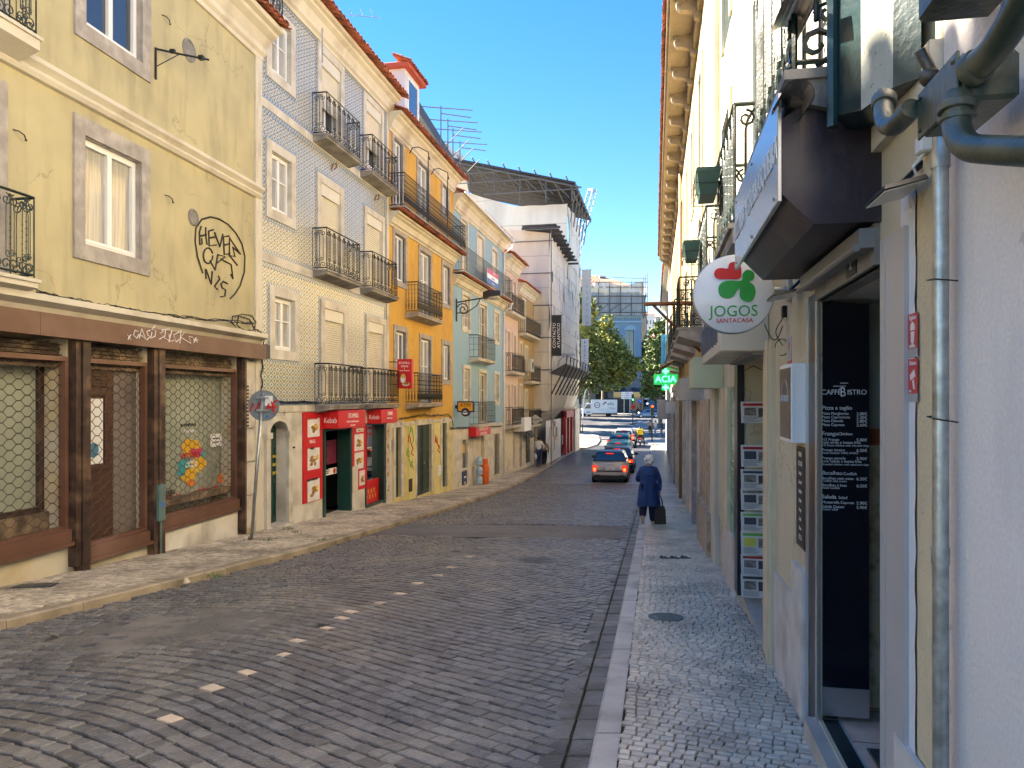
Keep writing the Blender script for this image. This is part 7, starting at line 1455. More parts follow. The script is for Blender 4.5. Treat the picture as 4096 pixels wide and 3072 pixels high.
for k in range(20):
    s_=.3+ (E-.5)*k/19; b=MB(f); pr=[(0,7.45),(.05,7.42),(.14,7.46),(.17,7.56),(.28,7.60),(.42,7.62),(.48,7.68),(.50,7.78),(.50,7.86),(0,7.86)]; b.prism(pr,s_,s_+.16,0); 
    b.tube([(s_-.01,.40+x,7.74+y) for x,y in curl((0,0),.07,0,1.2,10,.7)],.012,4); b.tube([(s_-.01,.10+x,7.58+y) for x,y in curl((0,0),.06,0,1.2,10,.7)],.012,4); b.build('eave_bracket',eav,bd)
eave_tiles(f,bd,0,E,8.12,-3,.75,.35,rows=4,pitch=.22)
b=MB(f); b.tube([(y_(24.5),.08,7.5),(y_(24.5),.08,-3.6)],.05,8); b.build('downpipe',mat('ochre_pipe',(.40,.26,.12),.6,b=0),bd,smooth=True)
# last building before the corner
FZ,bd=rroot('end_building','pale building at the far right corner of the street',42.02); f=FZ; y_=lambda Y:f.sY(Y); E=y_(62)
hs=[(y_(Y),y_(Y)+1.0,z0,z0+1.9) for Y in (44,48,52,56) for z0 in (1.0,4.0)]; h0=[(y_(Y),y_(Y)+1.8,-4.2,-.8) for Y in (44,48,52,56)]
wall(f,bd,0,E,-5.2,7.2,[(*h,.2) for h in hs+h0],mat('pale_grey_render',(.56,.53,.49),.8,0,.1,1,.2),bd=10)
for h in hs: window(f,bd,h,sw=.14,gm=glass,bars=1,sm=stone)
for h in h0: b=MB(f); b.box(h[0],h[1],-.15,-.1,h[2],h[3]); b.build('roller_shutter',shm,bd)
big_cornice(f,bd,0,E,7.1,.5,.4); eave_tiles(f,bd,0,E,7.6,-2.5,.5,.35,rows=4,pitch=.25)
# rusty bracket, corrugated canopy, cloth, pharmacy cross
rust=mat('rusty_steel',(.20,.09,.045),.8,.3,.35,9,.5,30)
rthing('sign_bracket','rusty empty steel bracket with a diagonal stay over the pavement','bracket',14.9,.7,lambda b,q:[b.tube([(0,0,1.93),(-.02,1.12,1.93)],.045,8),b.tube([(0,.93,1.90),(0,0,.95)],.03,8)],rust,smooth='auto')
def can(b,q):
    n=24
    for k in range(n): s_=2.6*k/n; b.loft([[(s_,0,1.35+.02*(k%2)),(s_+2.6/n,0,1.35+.02*((k+1)%2)),(s_+2.6/n,.75,.95+.02*((k+1)%2)),(s_,.75,.95+.02*(k%2))],[(s_,0,1.37+.02*(k%2)),(s_+2.6/n,0,1.37+.02*((k+1)%2)),(s_+2.6/n,.75,.97+.02*((k+1)%2)),(s_,.75,.97+.02*(k%2))]])
rthing('corrugated_canopy','torn tan corrugated canopy under the balconies above the green cross','canopy',22.6,.95,can,mat('tan_fibre_sheet',(.42,.32,.18),.8,0,.25,4))
rthing('hanging_cloth','bright blue cloth hung from a far right balcony','cloth',31.0,1.55,lambda b,q:b.loft([[(0,.05+.03*math.sin(k),2.6),(0,.05+.03*math.sin(k)+.001,2.6)] if 0 else [(.02*math.sin(t*9),.30+.35*t,1.55+.1*math.sin(t*5)) for t in (0,.25,.5,.75,1)]+[(.02*math.sin(t*9)+.02,.30+.35*t,1.55) for t in (1,.75,.5,.25,0)] for k in (0,)]+[[(.02*math.sin(t*9),.30+.35*t,2.7) for t in (0,.25,.5,.75,1)]+[(.02*math.sin(t*9)+.02,.30+.35*t,2.7) for t in (1,.75,.5,.25,0)]]),mat('sky_blue_cloth',(.05,.30,.60),.8,0,.15,3))
Yp=28; kp=Yp/F; zc=(CV-379.3)*kp; oc=(.92+.193*Yp-(665.7-CU)*kp)*RF.e[1]; w2=.445; t2=.15; h2=.42
def cross(b,q):
    t=.15; 
    for sgn in (0,): b.prism([(oc-w2,zc-.20),(oc-t,zc-.20),(oc-t,zc-h2),(oc+t,zc-h2),(oc+t,zc-.20),(oc+w2,zc-.20),(oc+w2,zc+.20),(oc+t,zc+.20),(oc+t,zc+h2),(oc-t,zc+h2),(oc-t,zc+.20),(oc-w2,zc+.20)],-.08,.08,0)
    b.m(1).tube([(0,oc-w2,zc-.0),(0,0,zc)],.03,6)
pc,q=rthing('pharmacy_cross','lit green pharmacy cross with bright lettering over the pavement','sign',Yp,zc-.42,cross,[mat('cross_green',(.0,.12,.035),.3,b=0,em=(0,.30,.08),es=.35),iron])
led=mat('led_cyan_green',(0,.4,.2),.4,b=0,em=(.02,1,.45),es=1.6)
b=MB(q); text_mb(b,'ACIA',.34,(lambda x,y,d:(-.084-d,oc-x,zc+y)),.003,sx=1.0)
for dz in (.305,-.305): b.box(-.088,-.083,oc-.11,oc+.11,zc+dz-.032,zc+dz+.032); b.box(-.0882,-.083,oc-.035,oc+.035,zc+dz-.10,zc+dz+.10)
b.build('lit_lettering',led,pc)

# roof aerial and overhead wires
L0=px(335,12,17.5); b=MB(); b.tube([(-.3,0,-1.2),(-.3,0,.1)],.015,5); b.tube([(-.4,0,.0),(1.05,.2,-.03)],.010,5)
for k in range(5): b.tube([(-.1+.24*k,-.18,-.0),(-.1+.24*k,.22,.0)],.006,4)
b.build('tv_aerial',galv,None,loc=L0,label='thin television aerial above the tiled roof edge',cat='aerial')
for k,(A_,B_,lab) in enumerate(((L1.W(L1.s(118),.1,3.5),RF.W(6.4,.1,3.6),'thin wire crossing the street high above the near buildings'),(L3.W(L3.s(430),.2,5.0),FY.W(FY.sY(33),.1,4.4),'thin wire crossing the street by the ochre building'))):
    A_,B_=Vector(A_),Vector(B_); b=MB(); b.tube([tuple((B_-A_)*t+Vector((0,0,-.6*4*t*(1-t)))) for t in [j/20 for j in range(21)]],.006,4); b.build('overhead_wire',cable,None,loc=tuple(A_),label=lab,cat='wire') if k==9 else None
# ================= VEHICLES =================
tyre=mat('tyre_rubber',(.015,.015,.016),.8,b=0); rimm=mat('alloy_rim',(.45,.46,.47),.35,.8,0); cglass=mat('car_glass',(.012,.02,.028),.04,b=0,spec=.9,coat=.5)
blkp=mat('black_plastic',(.018,.018,.02),.5,b=0); tail=mat('lit_tail_lamp',(.4,.01,.01),.3,b=0,em=(1,.03,.01),es=.22); tailc=mat('tail_core',(.8,.2,.1),.3,b=0,em=(1,.2,.06),es=.55); taild=mat('dark_red_lamp',(.22,.005,.008),.2,b=0,coat=.5)
def paint(n,c,m=.3,r=.32): return mat(n,c,r,m,.03,8,0,coat=.7)
def car(name,label,pos,yaw,L=4.1,W=1.75,H=1.48,col=None,roof=None,lights=True,rear=.28,hood=.9,plate=None,group=None,belt=.93,detail=True,head=False,bumper=None,lamp='mid',wr=.31):
    r_=empty(name,pos,yaw,label,'car',group); col=col; w=W/2; l=L/2
    b=MB(); 
    st=[(-l,.90,.34,.70),(-l+.05,.965,.28,.86),(-l+.18,1.0,.24,belt),(-l*.45,1.0,.22,belt+.01),(0,1.0,.22,belt-.01),(l*.45,1.0,.22,belt-.05),(l-hood*.75,.99,.22,belt-.10),(l-.25,.95,.25,belt-.22),(l-.06,.86,.30,.62),(l,.76,.36,.54)]
    rings=[]
    for y,k,zb,zt in st:
        a=w*k; h=zt-zb; half=[(a*.82,zb),(a*.97,zb+.07),(a,zb+h*.35),(a*.995,zb+h*.62),(a*.965,zb+h*.88),(a*.90,zt)]
        rings.append([(x,y,z) for x,z in half]+[(-x,y,z) for x,z in half[::-1]])
    b.loft(rings); body=b.build('body',col,r_,smooth='auto')
    yr0,yr1=-l+.10,-l+.10+rear; yf0,yf1=l-hood-.55,l-hood+.05
    b=MB(); A=lambda y,hw,z:[(hw*.98,y,z-.0),(hw,y,z),]
    wb,wt=w*.93,w*.74
    g0=[(-wb,yr0,belt-.02),(wb,yr0,belt-.02),(wb,yf1,belt-.06),(-wb,yf1,belt-.06)]
    g1=[(-wt*1.04,yr1-.05,H-.10),(wt*1.04,yr1-.05,H-.10),(wt*1.04,yf0+.05,H-.09),(-wt*1.04,yf0+.05,H-.09)]; g2=[(-wt*.9,yr1+.08,H-.02),(wt*.9,yr1+.08,H-.02),(wt*.9,yf0-.15,H-.01),(-wt*.9,yf0-.15,H-.01)]; g3=[(-wt*.6,yr1+.3,H),(wt*.6,yr1+.3,H),(wt*.6,yf0-.3,H),(-wt*.6,yf0-.3,H)]
    b.loft([g0,g1,g2,g3],0); b.build('roof',roof or col,r_,smooth='auto')
    def pane(nm,q,t0,t1,s0,s1,off):
        # q = 4 corners bl,br,tr,tl ; inset by fractions, pushed out along normal
        q=[Vector(p) for p in q]; n=(q[1]-q[0]).cross(q[3]-q[0]).normalized()*off
        def P(s,t): return (q[0].lerp(q[1],s)).lerp(q[3].lerp(q[2],s),t)
        c=.06; pts=[P(s0+c,t0),P(s1-c,t0),P(s1,t0+c*1.5),P(s1-c*.3,t1-c*1.5),P(s1-c*1.3,t1),P(s0+c*1.3,t1),P(s0+c*.3,t1-c*1.5),P(s0,t0+c*1.5)]
        b=MB(); b.loft([[tuple(p+n*.0-n.normalized()*.01 if off else p) for p in pts],[tuple(p+n) for p in pts]]); return b.build(nm,cglass,r_)
    pane('rear_window',[g0[0],g0[1],g1[1],g1[0]],.12,.93,.05,.95,.012)
    pane('windscreen',[g0[2],g0[3],g1[3],g1[2]],.05,.93,.05,.95,.012)
    pane('side_window',[g0[1],g0[2],g1[2],g1[1]],.12,.9,.06,.86,.012); pane('side_window',[g0[3],g0[0],g1[0],g1[3]],.12,.9,.14,.94,.012)
    for sx in (-1,1):
        for y in (-l+.62,l-.72):
            b=MB(); b.lathe([(.001,-.10),(wr*.62,-.11),(wr*.66,-.10),(wr*.95,-.11),(wr,-.06),(wr,.08),(wr*.9,.10),(.001,.1)],(sx*(w-.10),y,wr-.01),20,0); wh_=b.build('wheel',tyre,r_,smooth='auto')
            b=MB(); b.lathe([(.001,0),(wr*.6,0),(wr*.62,.012*sx),(.08,.02*sx)],(sx*(w-.10)+sx*.115,y,wr-.01),14,0); b.build('rim',rimm,wh_)
        b=MB(); b.sph((sx*(w+.08),yf0-.05+.25,belt+.03),.10,8,sc=(1.1,.6,.8)); b.tube([(sx*(w-.08),yf0+.2,belt-.02),(sx*(w+.05),yf0+.2,belt+.02)],.025,5); b.build('wing_mirror',blkp,r_,smooth=True)
        if detail:
            lw,lz0,lz1={'mid':(.20,.56,.86),'high':(.13,.70,1.15),'wide':(.30,.66,.84)}[lamp]
            x0,x1=sx*(w*.93-lw),sx*(w*.975); x0,x1=min(x0,x1),max(x0,x1)
            b=MB(); b.cbox(x0,x1,-l-.012,-l+.16,lz0,lz1,.025); tl=b.build('tail_light',tail if lights else taild,r_,smooth='auto')
            if lights: b=MB(); m_=(x0+x1)/2; b.cbox(m_-.05,m_+.05,-l-.018,-l-.011,lz0+.15*(lz1-lz0),lz0+.62*(lz1-lz0),.003); b.build('lamp_core',tailc,tl)
        if head: b=MB(); b.sph((sx*w*.72,l-.05,.64),.12,10,sc=(1.3,.8,.8)); b.build('headlight',mat('lit_headlamp',(.9,.9,.8),.2,b=0,em=(1,.93,.7),es=1.6),r_,smooth=True)
    b=MB(); b.cbox(-w*.90,w*.90,-l-.035,-l+.25,.20,.40,.03); b.box(-w*.8,w*.8,-l+.0,l-.1,.16,.26); b.build('bumper_skirt',blkp,r_,smooth='auto')
    if detail:
        b=MB(); b.cbox(-w*.93,w*.93,-l-.045,-l+.1,.38,.585,.045); b.build('rear_bumper',bumper or col,r_,smooth='auto')
        if lights: MB().cbox(-.18,.18,g1[0][1]-.075,g1[0][1]+.03,H-.135,H-.095,.006).build('brake_light',tail,r_)
        b=MB(); b.cbox(-.26,.26,-l-.035,-l-.012,.645,.76,.004); pl=b.build('number_plate',wht,r_); MB().box(-.26,-.215,-l-.037,-l-.0345,.648,.757).build('plate_band',MC['sign_blue'],pl)
        b=MB(); text_mb(b,plate or '24-TX-08',.115,lambda x,y,d:(x+.02,-l-.037-d,.70+y),.001,sx=.95); b.build('lettering',blk,pl)
    return r_
yw=-math.atan(.197)
def road_z(Y): return g(Y)-RD+.0
def cpos(u,Y): return ((u-CU)/F*Y,Y,road_z(Y))
grey_p=paint('warm_grey_paint',(.48,.46,.44),.2,.4); blk_p=paint('black_car_paint',(.012,.013,.016),.1); teal_p=paint('taxi_teal_paint',(.06,.42,.36),.1); sil_p=paint('silver_paint',(.42,.43,.44)); blue_p=paint('light_blue_paint',(.16,.25,.38)); white_p=paint('white_vehicle_paint',(.74,.75,.76),0)
s_=car('small_car','small grey hatchback with lit tail lights, last and nearest in the queue',cpos(611.3,36.2),yw,2.75,1.68,1.53,grey_p,blk_p,rear=.20,hood=.35,plate='39-QB-71',belt=1.09,lamp='mid',group='cars queuing at the traffic light',wr=.30)
b=MB(); l=2.75/2; b.cbox(-.42,.42,-l-.02,-l+.05,.60,.80,.02); b.cbox(-.13,.13,-l-.035,-l-.01,.93,.955,.004); b.build('tailgate_recess',grey_p,s_,smooth='auto'); b=MB(); b.cbox(-.62,.62,-l-.052,-l+.02,.575,.625,.012); b.build('dark_gap',blkp,s_)
b=MB(); 
for sx in (-1,1): b.cbox(sx*.55-.12,sx*.55+.12,-l-.05,-l-.03,.40,.43,.004)
b.build('reflector',taild,s_)
car('car','black car with lit tail light, second in the queue behind the small grey one',cpos(618.8,42.5),yw,4.2,1.80,1.50,blk_p,None,lamp='wide',group='cars queuing at the traffic light')
car('taxi','teal roofed black taxi, third car in the queue',cpos(619.6,49),yw,4.5,1.80,1.50,blk_p,teal_p,lamp='mid',group='cars queuing at the traffic light')
tx=car('taxi','second teal roofed taxi with roof rails, fourth car in the queue',cpos(620.6,57),yw,4.5,1.80,1.55,blk_p,teal_p,lamp='high',group='cars queuing at the traffic light')
b=MB(); 
for sx in (-1,1): b.tube([(sx*.6,-1.5,1.55),(sx*.6,-1.3,1.62),(sx*.6,.9,1.62),(sx*.6,1.1,1.55)],.025,5)
b.build('roof_rails',galv,tx)
car('car','silver estate car at the head of the queue',cpos(624.5,65),yw,4.4,1.82,1.60,sil_p,None,lamp='high',group='cars queuing at the traffic light')
car('car','light blue hatchback crossing the junction to the left',((647.3-CU)/F*126,126,g(126)-RD),R(90),3.9,1.68,1.48,blue_p,None,lights=False)
car('car','blue car with lit headlights coming down the hill road',((642.5-CU)/F*152,152,g(152)-RD),R(180),4.0,1.75,1.5,paint('deep_blue_paint',(.03,.10,.25)),None,lights=False,head=True,detail=False)
car('car','dark parked car at the top of the hill road',((641.5-CU)/F*190,190,g(190)-RD),R(170),4.2,1.75,1.5,blk_p,None,lights=False,detail=False)
car('car','second dark parked car beside it at the top of the hill road',((650-CU)/F*205,205,g(205)-RD),R(175),4.4,1.8,1.6,paint('dark_grey_paint',(.06,.06,.065)),None,lights=False,detail=False)
# box van facing left
vY=130; vx=((596.8-CU)/F*vY); vn=empty('box_van',(vx,vY,g(vY)-RD),0,'white box van with dark lettering on its side crossing to the left','van')
b=MB(); b.cbox(-1.0,3.45,-1.05,1.05,.62,3.0,.05); b.build('cargo_box',white_p,vn,smooth='auto')
b=MB(); pr=[(-1.0,.42),(-1.0,2.45),(-1.55,2.42),(-1.9,2.25),(-2.45,1.45),(-3.05,1.18),(-3.2,.95),(-3.2,.42)]; b.prism(pr,-.98,.98,1); b.build('cab',white_p,vn)
b=MB(); b.prism([(-1.2,1.45),(-1.2,2.15),(-1.75,2.12),(-2.3,1.45)],-1.0,-.975,1); b.build('side_window',cglass,vn); b=MB(); b.loft([[(-1.86,-.85,2.24),(-1.86,.85,2.24),(-2.42,.9,1.5),(-2.42,-.9,1.5)],[(-1.90,-.85,2.25),(-1.90,.85,2.25),(-2.46,.9,1.51),(-2.46,-.9,1.51)]]); b.build('windscreen',cglass,vn)
b=MB(); b.box(-3.25,-2.9,-.99,.99,.35,.80); b.box(-1.9,-1.25,-.99,-.97,.75,.9); b.box(3.3,3.5,-1.0,1.0,.45,.62); b.box(-.9,3.3,-.9,.9,.45,.62); b.build('lower_trim',blkp,vn)
for x in (-2.35,2.05):
    for sy in (-1,1): b=MB(); b.lathe([(.001,-.12),(.22,-.12),(.34,-.12),(.36,-.08),(.36,.1),(.001,.1)],(x,sy*.86,.34),18,1); b.build('wheel',tyre,vn,smooth='auto')
b=MB(); b.tube([(-1.9,-1.0,1.5),(-1.95,-1.2,1.6)],.04,5); b.cbox(-2.0,-1.88,-1.3,-1.1,1.5,1.9,.03); b.build('wing_mirror',blkp,vn)
vt=lambda cx,cz:(lambda x,y,d:(cx+x,-1.055-d,cz+y))
b=MB(); text_mb(b,'elis',.85,vt(2.25,2.28),.003,sx=1.05,sh=.2); text_mb(b,'Sempre mais',.18,vt(2.3,1.62),.003); text_mb(b,'1 568 0023',.24,vt(2.45,1.42),.003); b.build('lettering',mat('van_grey_ink',(.05,.06,.08),.5,b=0),vn)
b=MB(); b.prism([(1.0,2.35),(1.35,2.7),(1.62,2.42),(1.35,2.32)],-1.062,-1.052,1,0); b.prism([(.85,2.2),(1.05,2.45),(1.3,2.25),(1.0,2.0)],-1.064,-1.052,1,1)
for k in range(5): b.prism([(.2+.35*k,1.35-.08*(k%3)),(.38+.35*k,1.45-.08*(k%3)),(.32+.35*k,1.28-.08*(k%3))],-1.06,-1.052,1,k%2)
b.build('arrow_emblem',[MC['sign_red_ink'],MC['sticker_teal']],vn)
b=MB(); n=24; b.add([((-.0)+ (r_)*math.cos(2*math.pi*j/n)*1.0-.05,-1.056,2.05+r_*math.sin(2*math.pi*j/n)) for j in range(n) for r_ in (.52,.40)],[(2*j,2*j+1,(2*j+3)%(2*n),(2*j+2)%(2*n)) for j in range(n)]); b.box(-.42,.32,-1.058,-1.052,2.0,2.09); b.build('round_emblem',MC['van_grey_ink'],vn)
# white van on the hill road
wv=empty('van',((648.5-CU)/F*178,178,g(178)-RD),0,'white van with dark windscreen coming down the hill road','van'); b=MB(); b.cbox(-1.0,1.0,.4,5.4,.35,2.5,.15); b.prism([(.0,.35),(.0,1.1),(.35,1.35),(.75,2.3),(.75,.35)],-.98,.98,0) ; b.build('body',white_p,wv,smooth='auto'); b=MB(); b.loft([[(-.85,.36,1.42),(.85,.36,1.42),(.75,.70,2.2),(-.75,.70,2.2)],[(-.85,.30,1.44),(.85,.30,1.44),(.75,.64,2.22),(-.75,.64,2.22)]]); b.build('windscreen',cglass,wv)
for sx in (-1,1): b=MB(); b.lathe([(.001,-.1),(.33,-.1),(.33,.1),(.001,.1)],(sx*.85,.9,.33),14,0); b.build('wheel',tyre,wv)
# ================= STREET FURNITURE AT THE JUNCTION =================
def tlight(name,label,u,Y,h,state,zg=None,face=1):
    X=(u-CU)/F*Y; zg=g(Y)+.0; r_=empty(name,(X,Y,zg),0,label,'traffic light','traffic lights at the junction'); dk=mat('dark_green_pole',(.015,.025,.022),.5,b=0)
    MB().tube([(0,0,-.1),(0,0,h+.3)],.06,8).build('pole',dk,r_,smooth=True)
    b=MB(); b.cbox(-.16,.16,-.24,-.02,h-.55,h+.45,.03); 
    for k in range(3): b.tube([(0,-.24,h+.28-.31*k),(0,-.36,h+.27-.31*k)],.12,10,cap=False)
    hd=b.build('signal_head',dk,r_)
    cols=(('lit_red',(1,.06,.01)),('amber_off',None),('lit_green',(.02,1,.35)))
    for k in range(3):
        on=(state==k); m_=mat(cols[k][0],(.3,.02,.0) if k==0 else (.02,.3,.1),.3,b=0,em=cols[k][1],es=1.5) if on and cols[k][1] else mat('signal_lens_off',(.03,.02,.015),.3,b=0)
        b=MB(); b.lathe([(.001,-.25),(.10,-.25),(.10,-.24),(.001,-.24)],(0,0,h+.28-.31*k),12,1); b.build('lens',m_,hd)
    return r_
tlight('traffic_light','traffic light showing red on the right pavement corner beside pedestrians',652,70,3.05,0)
tlight('traffic_light','dark traffic light pole on the left corner in front of the van',580.2,84,3.9,9)
tlight('traffic_light','traffic light showing green above the no left turn sign on the island',632.6,108.5,3.75,2)
r_=empty('road_sign',((633-CU)/F*106,106,g(106)),0,'round no left turn sign with red ring on the traffic island','road sign'); MB().tube([(0,0,-.1),(0,0,3.0)],.05,6).build('pole',MC['dark_green_pole'],r_)
b=MB(); zs=(CV-407)/F*106-g(106); b.lathe([(.001,-.08),(.36,-.08),(.36,-.05),(.001,-.05)],(0,0,zs),24,1,0); b.m(1).lathe([(.36,-.085),(.36,-.08),(.29,-.085),(.29,-.09)],(0,0,zs),24,1); b.m(1).tube([(-.22,-.09,zs+.22),(.22,-.09,zs-.22)],.03,4); b.m(2).tube([(.08,-.085,zs-.18),(.08,-.085,zs+.08),(-.16,-.085,zs+.08)],.03,4); b.build('sign_disc',[wht,MC['sign_red_ink'],blk],r_)
r_=empty('direction_sign',((627-CU)/F*128,128,g(128)),0,'stack of white direction boards in front of the black hoarding','direction sign'); zb=(CV-399)/F*128-g(128); 
b=MB(); b.tube([(-.5,0,-.1),(-.5,0,zb+1.3)],.05,6); b.build('post',galv,r_); b=MB(); b.tube([(.5,0,-.1),(.5,0,zb+1.3)],.05,6); b.build('post',galv,r_)
for k in range(4): 
    b=MB(); b.box(-1,1,-.06,-.03,zb+.32*k,zb+.26+.32*k); bb=b.build('board',wht,r_); b=MB(); text_mb(b,('BAIRRO ALTO','RATO','P. REAL','CENTRO')[k],.17,(lambda kk:(lambda x,y,d:(x,-.062-d,zb+.13+.32*kk+y)))(k),.002); b.build('lettering',MC['sign_blue'],bb)
r_=empty('street_sign',((573-CU)/F*64,64,g(64)),0,'grey sign board seen from behind on a pole at the left corner','sign'); b=MB(); b.tube([(0,0,-.1),(0,0,3.6)],.04,6); b.build('pole',galv,r_); zt=(CV-399.5)/F*62.5-g(62.5); b=MB(); b.cbox(-.15,.40,-.06,-.03,2.3,3.35,.01); b.build('sign_panel',mat('grey_green_panel',(.34,.40,.38),.5,b=0),r_)
for k,(u,Y) in enumerate(((582.5,86),(573.5,64.5))): 
    X=(u-CU)/F*Y; b=MB(); b.lathe([(.001,0),(.09,0),(.09,.05),(.06,.08),(.06,.75),(.08,.8),(.08,.9),(.04,.98),(.001,1.0)],(0,0,0),12); b.build('bollard',MC['dark_green_pole'],None,smooth=True,loc=(X,Y,g(Y)),label=('dark bollard beside the left corner traffic light','dark bollard by the red shopfront at the corner')[k],cat='bollard')
pb=None
for k in range(9):
    Y=134+4.2*k; X=26.0+(Y-133)*.187; b=MB() if pb is None else None
    if pb is None: b.lathe([(.001,0),(.11,0),(.08,.1),(.08,1.0),(.001,1.05)],(0,0,0),8); pb=b.build('bollard',MC['dark_green_pole'],None,loc=(X,Y,g(Y)),cat='bollard',group='bollards along the hill pavement'); o_=pb
    else: o_=pb.copy(); COL.objects.link(o_); o_.location=(X,Y,g(Y))
    o_['label']='thin dark bollard in the row edging the uphill pavement'
r_=empty('road_sign',((640-CU)/F*133,133,g(133)),0,'round blue arrow sign in front of the blue car on the hill road','road sign'); MB().tube([(0,0,0),(0,0,2.6)],.05,6).build('pole',MC['dark_green_pole'],r_); b=MB(); zs=(CV-401)/F*133-g(133); b.lathe([(.001,-.08),(.38,-.08),(.38,-.05),(.001,-.05)],(0,0,zs),20,1,0); b.m(1).tube([(-.18,-.085,zs+.18),(.18,-.085,zs-.18)],.04,4); b.build('sign_disc',[mat('sign_cobalt',(.01,.12,.5),.4,b=0),wht],r_)
b=MB(); P=[px(585.5,391,118),px(584,398,118),px(583,412,118)]; L=px(583,417,118); b.tube([(p[0]-L[0],0,p[2]-L[2]) for p in P[::-1]]+[((587-585.5)/F*118+P[0][0]-L[0],0,P[0][2]-L[2]+.3)],.10,6); b.tube([(0,0,0),(0,0,P[2][2]-L[2])],.12,6); b.build('lamp_post',white,None,loc=(L[0],118,L[2]),label='slender white curved lamp post at the left behind the van cab',cat='lamp post')
# motorcycle with headlight waiting uphill
def skinmesh(V,E,Rr,sub=2):
    me=bpy.data.meshes.new('t'); me.from_pydata(V,E,[]); o=bpy.data.objects.new('t',me); COL.objects.link(o)
    m=o.modifiers.new('s','SKIN'); sv=me.skin_vertices[0].data
    for i,r_ in enumerate(Rr): sv[i].radius=(r_ if isinstance(r_,tuple) else (r_,r_)); sv[i].use_root=(i==0)
    m.use_smooth_shade=True; m2=o.modifiers.new('d','SUBSURF'); m2.levels=sub; m2.render_levels=sub
    dg=bpy.context.evaluated_depsgraph_get(); r=bpy.data.meshes.new_from_object(o.evaluated_get(dg)); bpy.data.objects.remove(o); bpy.data.meshes.remove(me); return r
def skin(name,V,E,Rr,m_,par,sub=2):
    r=skinmesh(V,E,Rr,sub); r.name=name; r.materials.clear(); r.materials.append(m_); r.polygons.foreach_set('use_smooth',[True]*len(r.polygons)); o=bpy.data.objects.new(name,r); COL.objects.link(o); o.parent=par; return o
skn=mat('skin',(.45,.26,.18),.6,0,.06,10,0)
def person(label,pos,yaw,h,J,top,bot,hair,shoes,tr=1.0,hairlen=0,group=None,wide=1.0,sole=None,fing=True,hairm=None,skirt=None):
    """J: joints of the pose, metres for a 1.7 m figure: dict with hipL.. etc"""
    k=h/1.7; r_=empty('person',pos,yaw,label,'person',group)
    D=dict(pel=(0,0,.93),waist=(0,.01,1.08),chest=(0,.0,1.28),neck=(0,.01,1.46),head=(0,.03,1.56),crown=(0,.02,1.64),
      shL=(-.17,0,1.39),elL=(-.24,.02,1.12),wrL=(-.24,.08,.88),haL=(-.24,.10,.80),shR=(.17,0,1.39),elR=(.24,.02,1.12),wrR=(.24,.08,.88),haR=(.24,.10,.80),
      hiL=(-.10,0,.90),knL=(-.10,.06,.50),anL=(-.10,-.04,.09),toL=(-.10,.12,.04),hiR=(.10,0,.90),knR=(.10,.06,.50),anR=(.10,.10,.09),toR=(.10,.26,.04)); D.update(J)
    P={a:tuple(x*k for x in v) for a,v in D.items()}; names=list(P); ix={a:i for i,a in enumerate(names)}; V=[P[a] for a in names]
    E=[('pel','waist'),('waist','chest'),('chest','neck'),('neck','head'),('head','crown'),('chest','shL'),('shL','elL'),('elL','wrL'),('wrL','haL'),('chest','shR'),('shR','elR'),('elR','wrR'),('wrR','haR'),('pel','hiL'),('hiL','knL'),('knL','anL'),('anL','toL'),('pel','hiR'),('hiR','knR'),('knR','anR'),('anR','toR')]
    rad=dict(pel=.12,waist=.11,chest=.125,neck=.055,head=.095,crown=.07,shL=.055,elL=.04,wrL=.028,haL=.034,shR=.055,elR=.04,wrR=.028,haR=.034,hiL=.085,knL=.055,anL=.038,toL=.032,hiR=.085,knR=.055,anR=.038,toR=.032)
    Ei=[(ix[a],ix[c]) for a,c in E]; Rr=[rad[a]*k for a in names]
    if fing:
        for s_ in 'LR':
            hd=Vector(P['ha'+s_]); wr=Vector(P['wr'+s_]); d=(hd-wr).normalized(); side=d.orthogonal().normalized(); sgn=1 if s_=='L' else -1; fw=Vector((0,1,0)); 
            for q,(off,ln) in enumerate(((-.027,.055),(-.009,.065),(.009,.06),(.027,.048))):
                a=hd+fw*off*k; V+=[tuple(a+d*.03*k),tuple(a+d*(.03+ln*.6)*k+Vector((sgn*.010,0,0))*k),tuple(a+d*(.03+ln)*k+Vector((sgn*.025,0,0))*k)]; n=len(V); Ei+=[(ix['ha'+s_],n-3),(n-3,n-2),(n-2,n-1)]; Rr+=[.010*k,.009*k,.008*k]
            a=hd+fw*.035*k; V+=[tuple(a),tuple(a+d*.03*k+fw*.02*k)]; n=len(V); Ei+=[(ix['ha'+s_],n-2),(n-2,n-1)]; Rr+=[.011*k,.009*k]
    skin('body',V,Ei,Rr,skn,r_,1)
    def sub_(nm,keys,edges,rr,m_): 
        iz={a:i for i,a in enumerate(keys)}; return skin(nm,[P[a] for a in keys],[(iz[a],iz[c]) for a,c in edges],[x*k if not isinstance(x,tuple) else (x[0]*k,x[1]*k) for x in rr],m_,r_)
    sub_('shirt',['pel','waist','chest','neck','shL','elL','wrL','shR','elR','wrR'],[('pel','waist'),('waist','chest'),('chest','neck'),('chest','shL'),('shL','elL'),('elL','wrL'),('chest','shR'),('shR','elR'),('elR','wrR')],[.145*wide,.135*wide,.15*wide,.065,.075,.06,.045,.075,.06,.045],top)
    sub_('trousers',['pel','hiL','knL','anL','hiR','knR','anR'],[('pel','hiL'),('hiL','knL'),('knL','anL'),('pel','hiR'),('hiR','knR'),('knR','anR')],[.14*wide,.105,.075*tr,.055*tr,.105,.075*tr,.055*tr],bot)
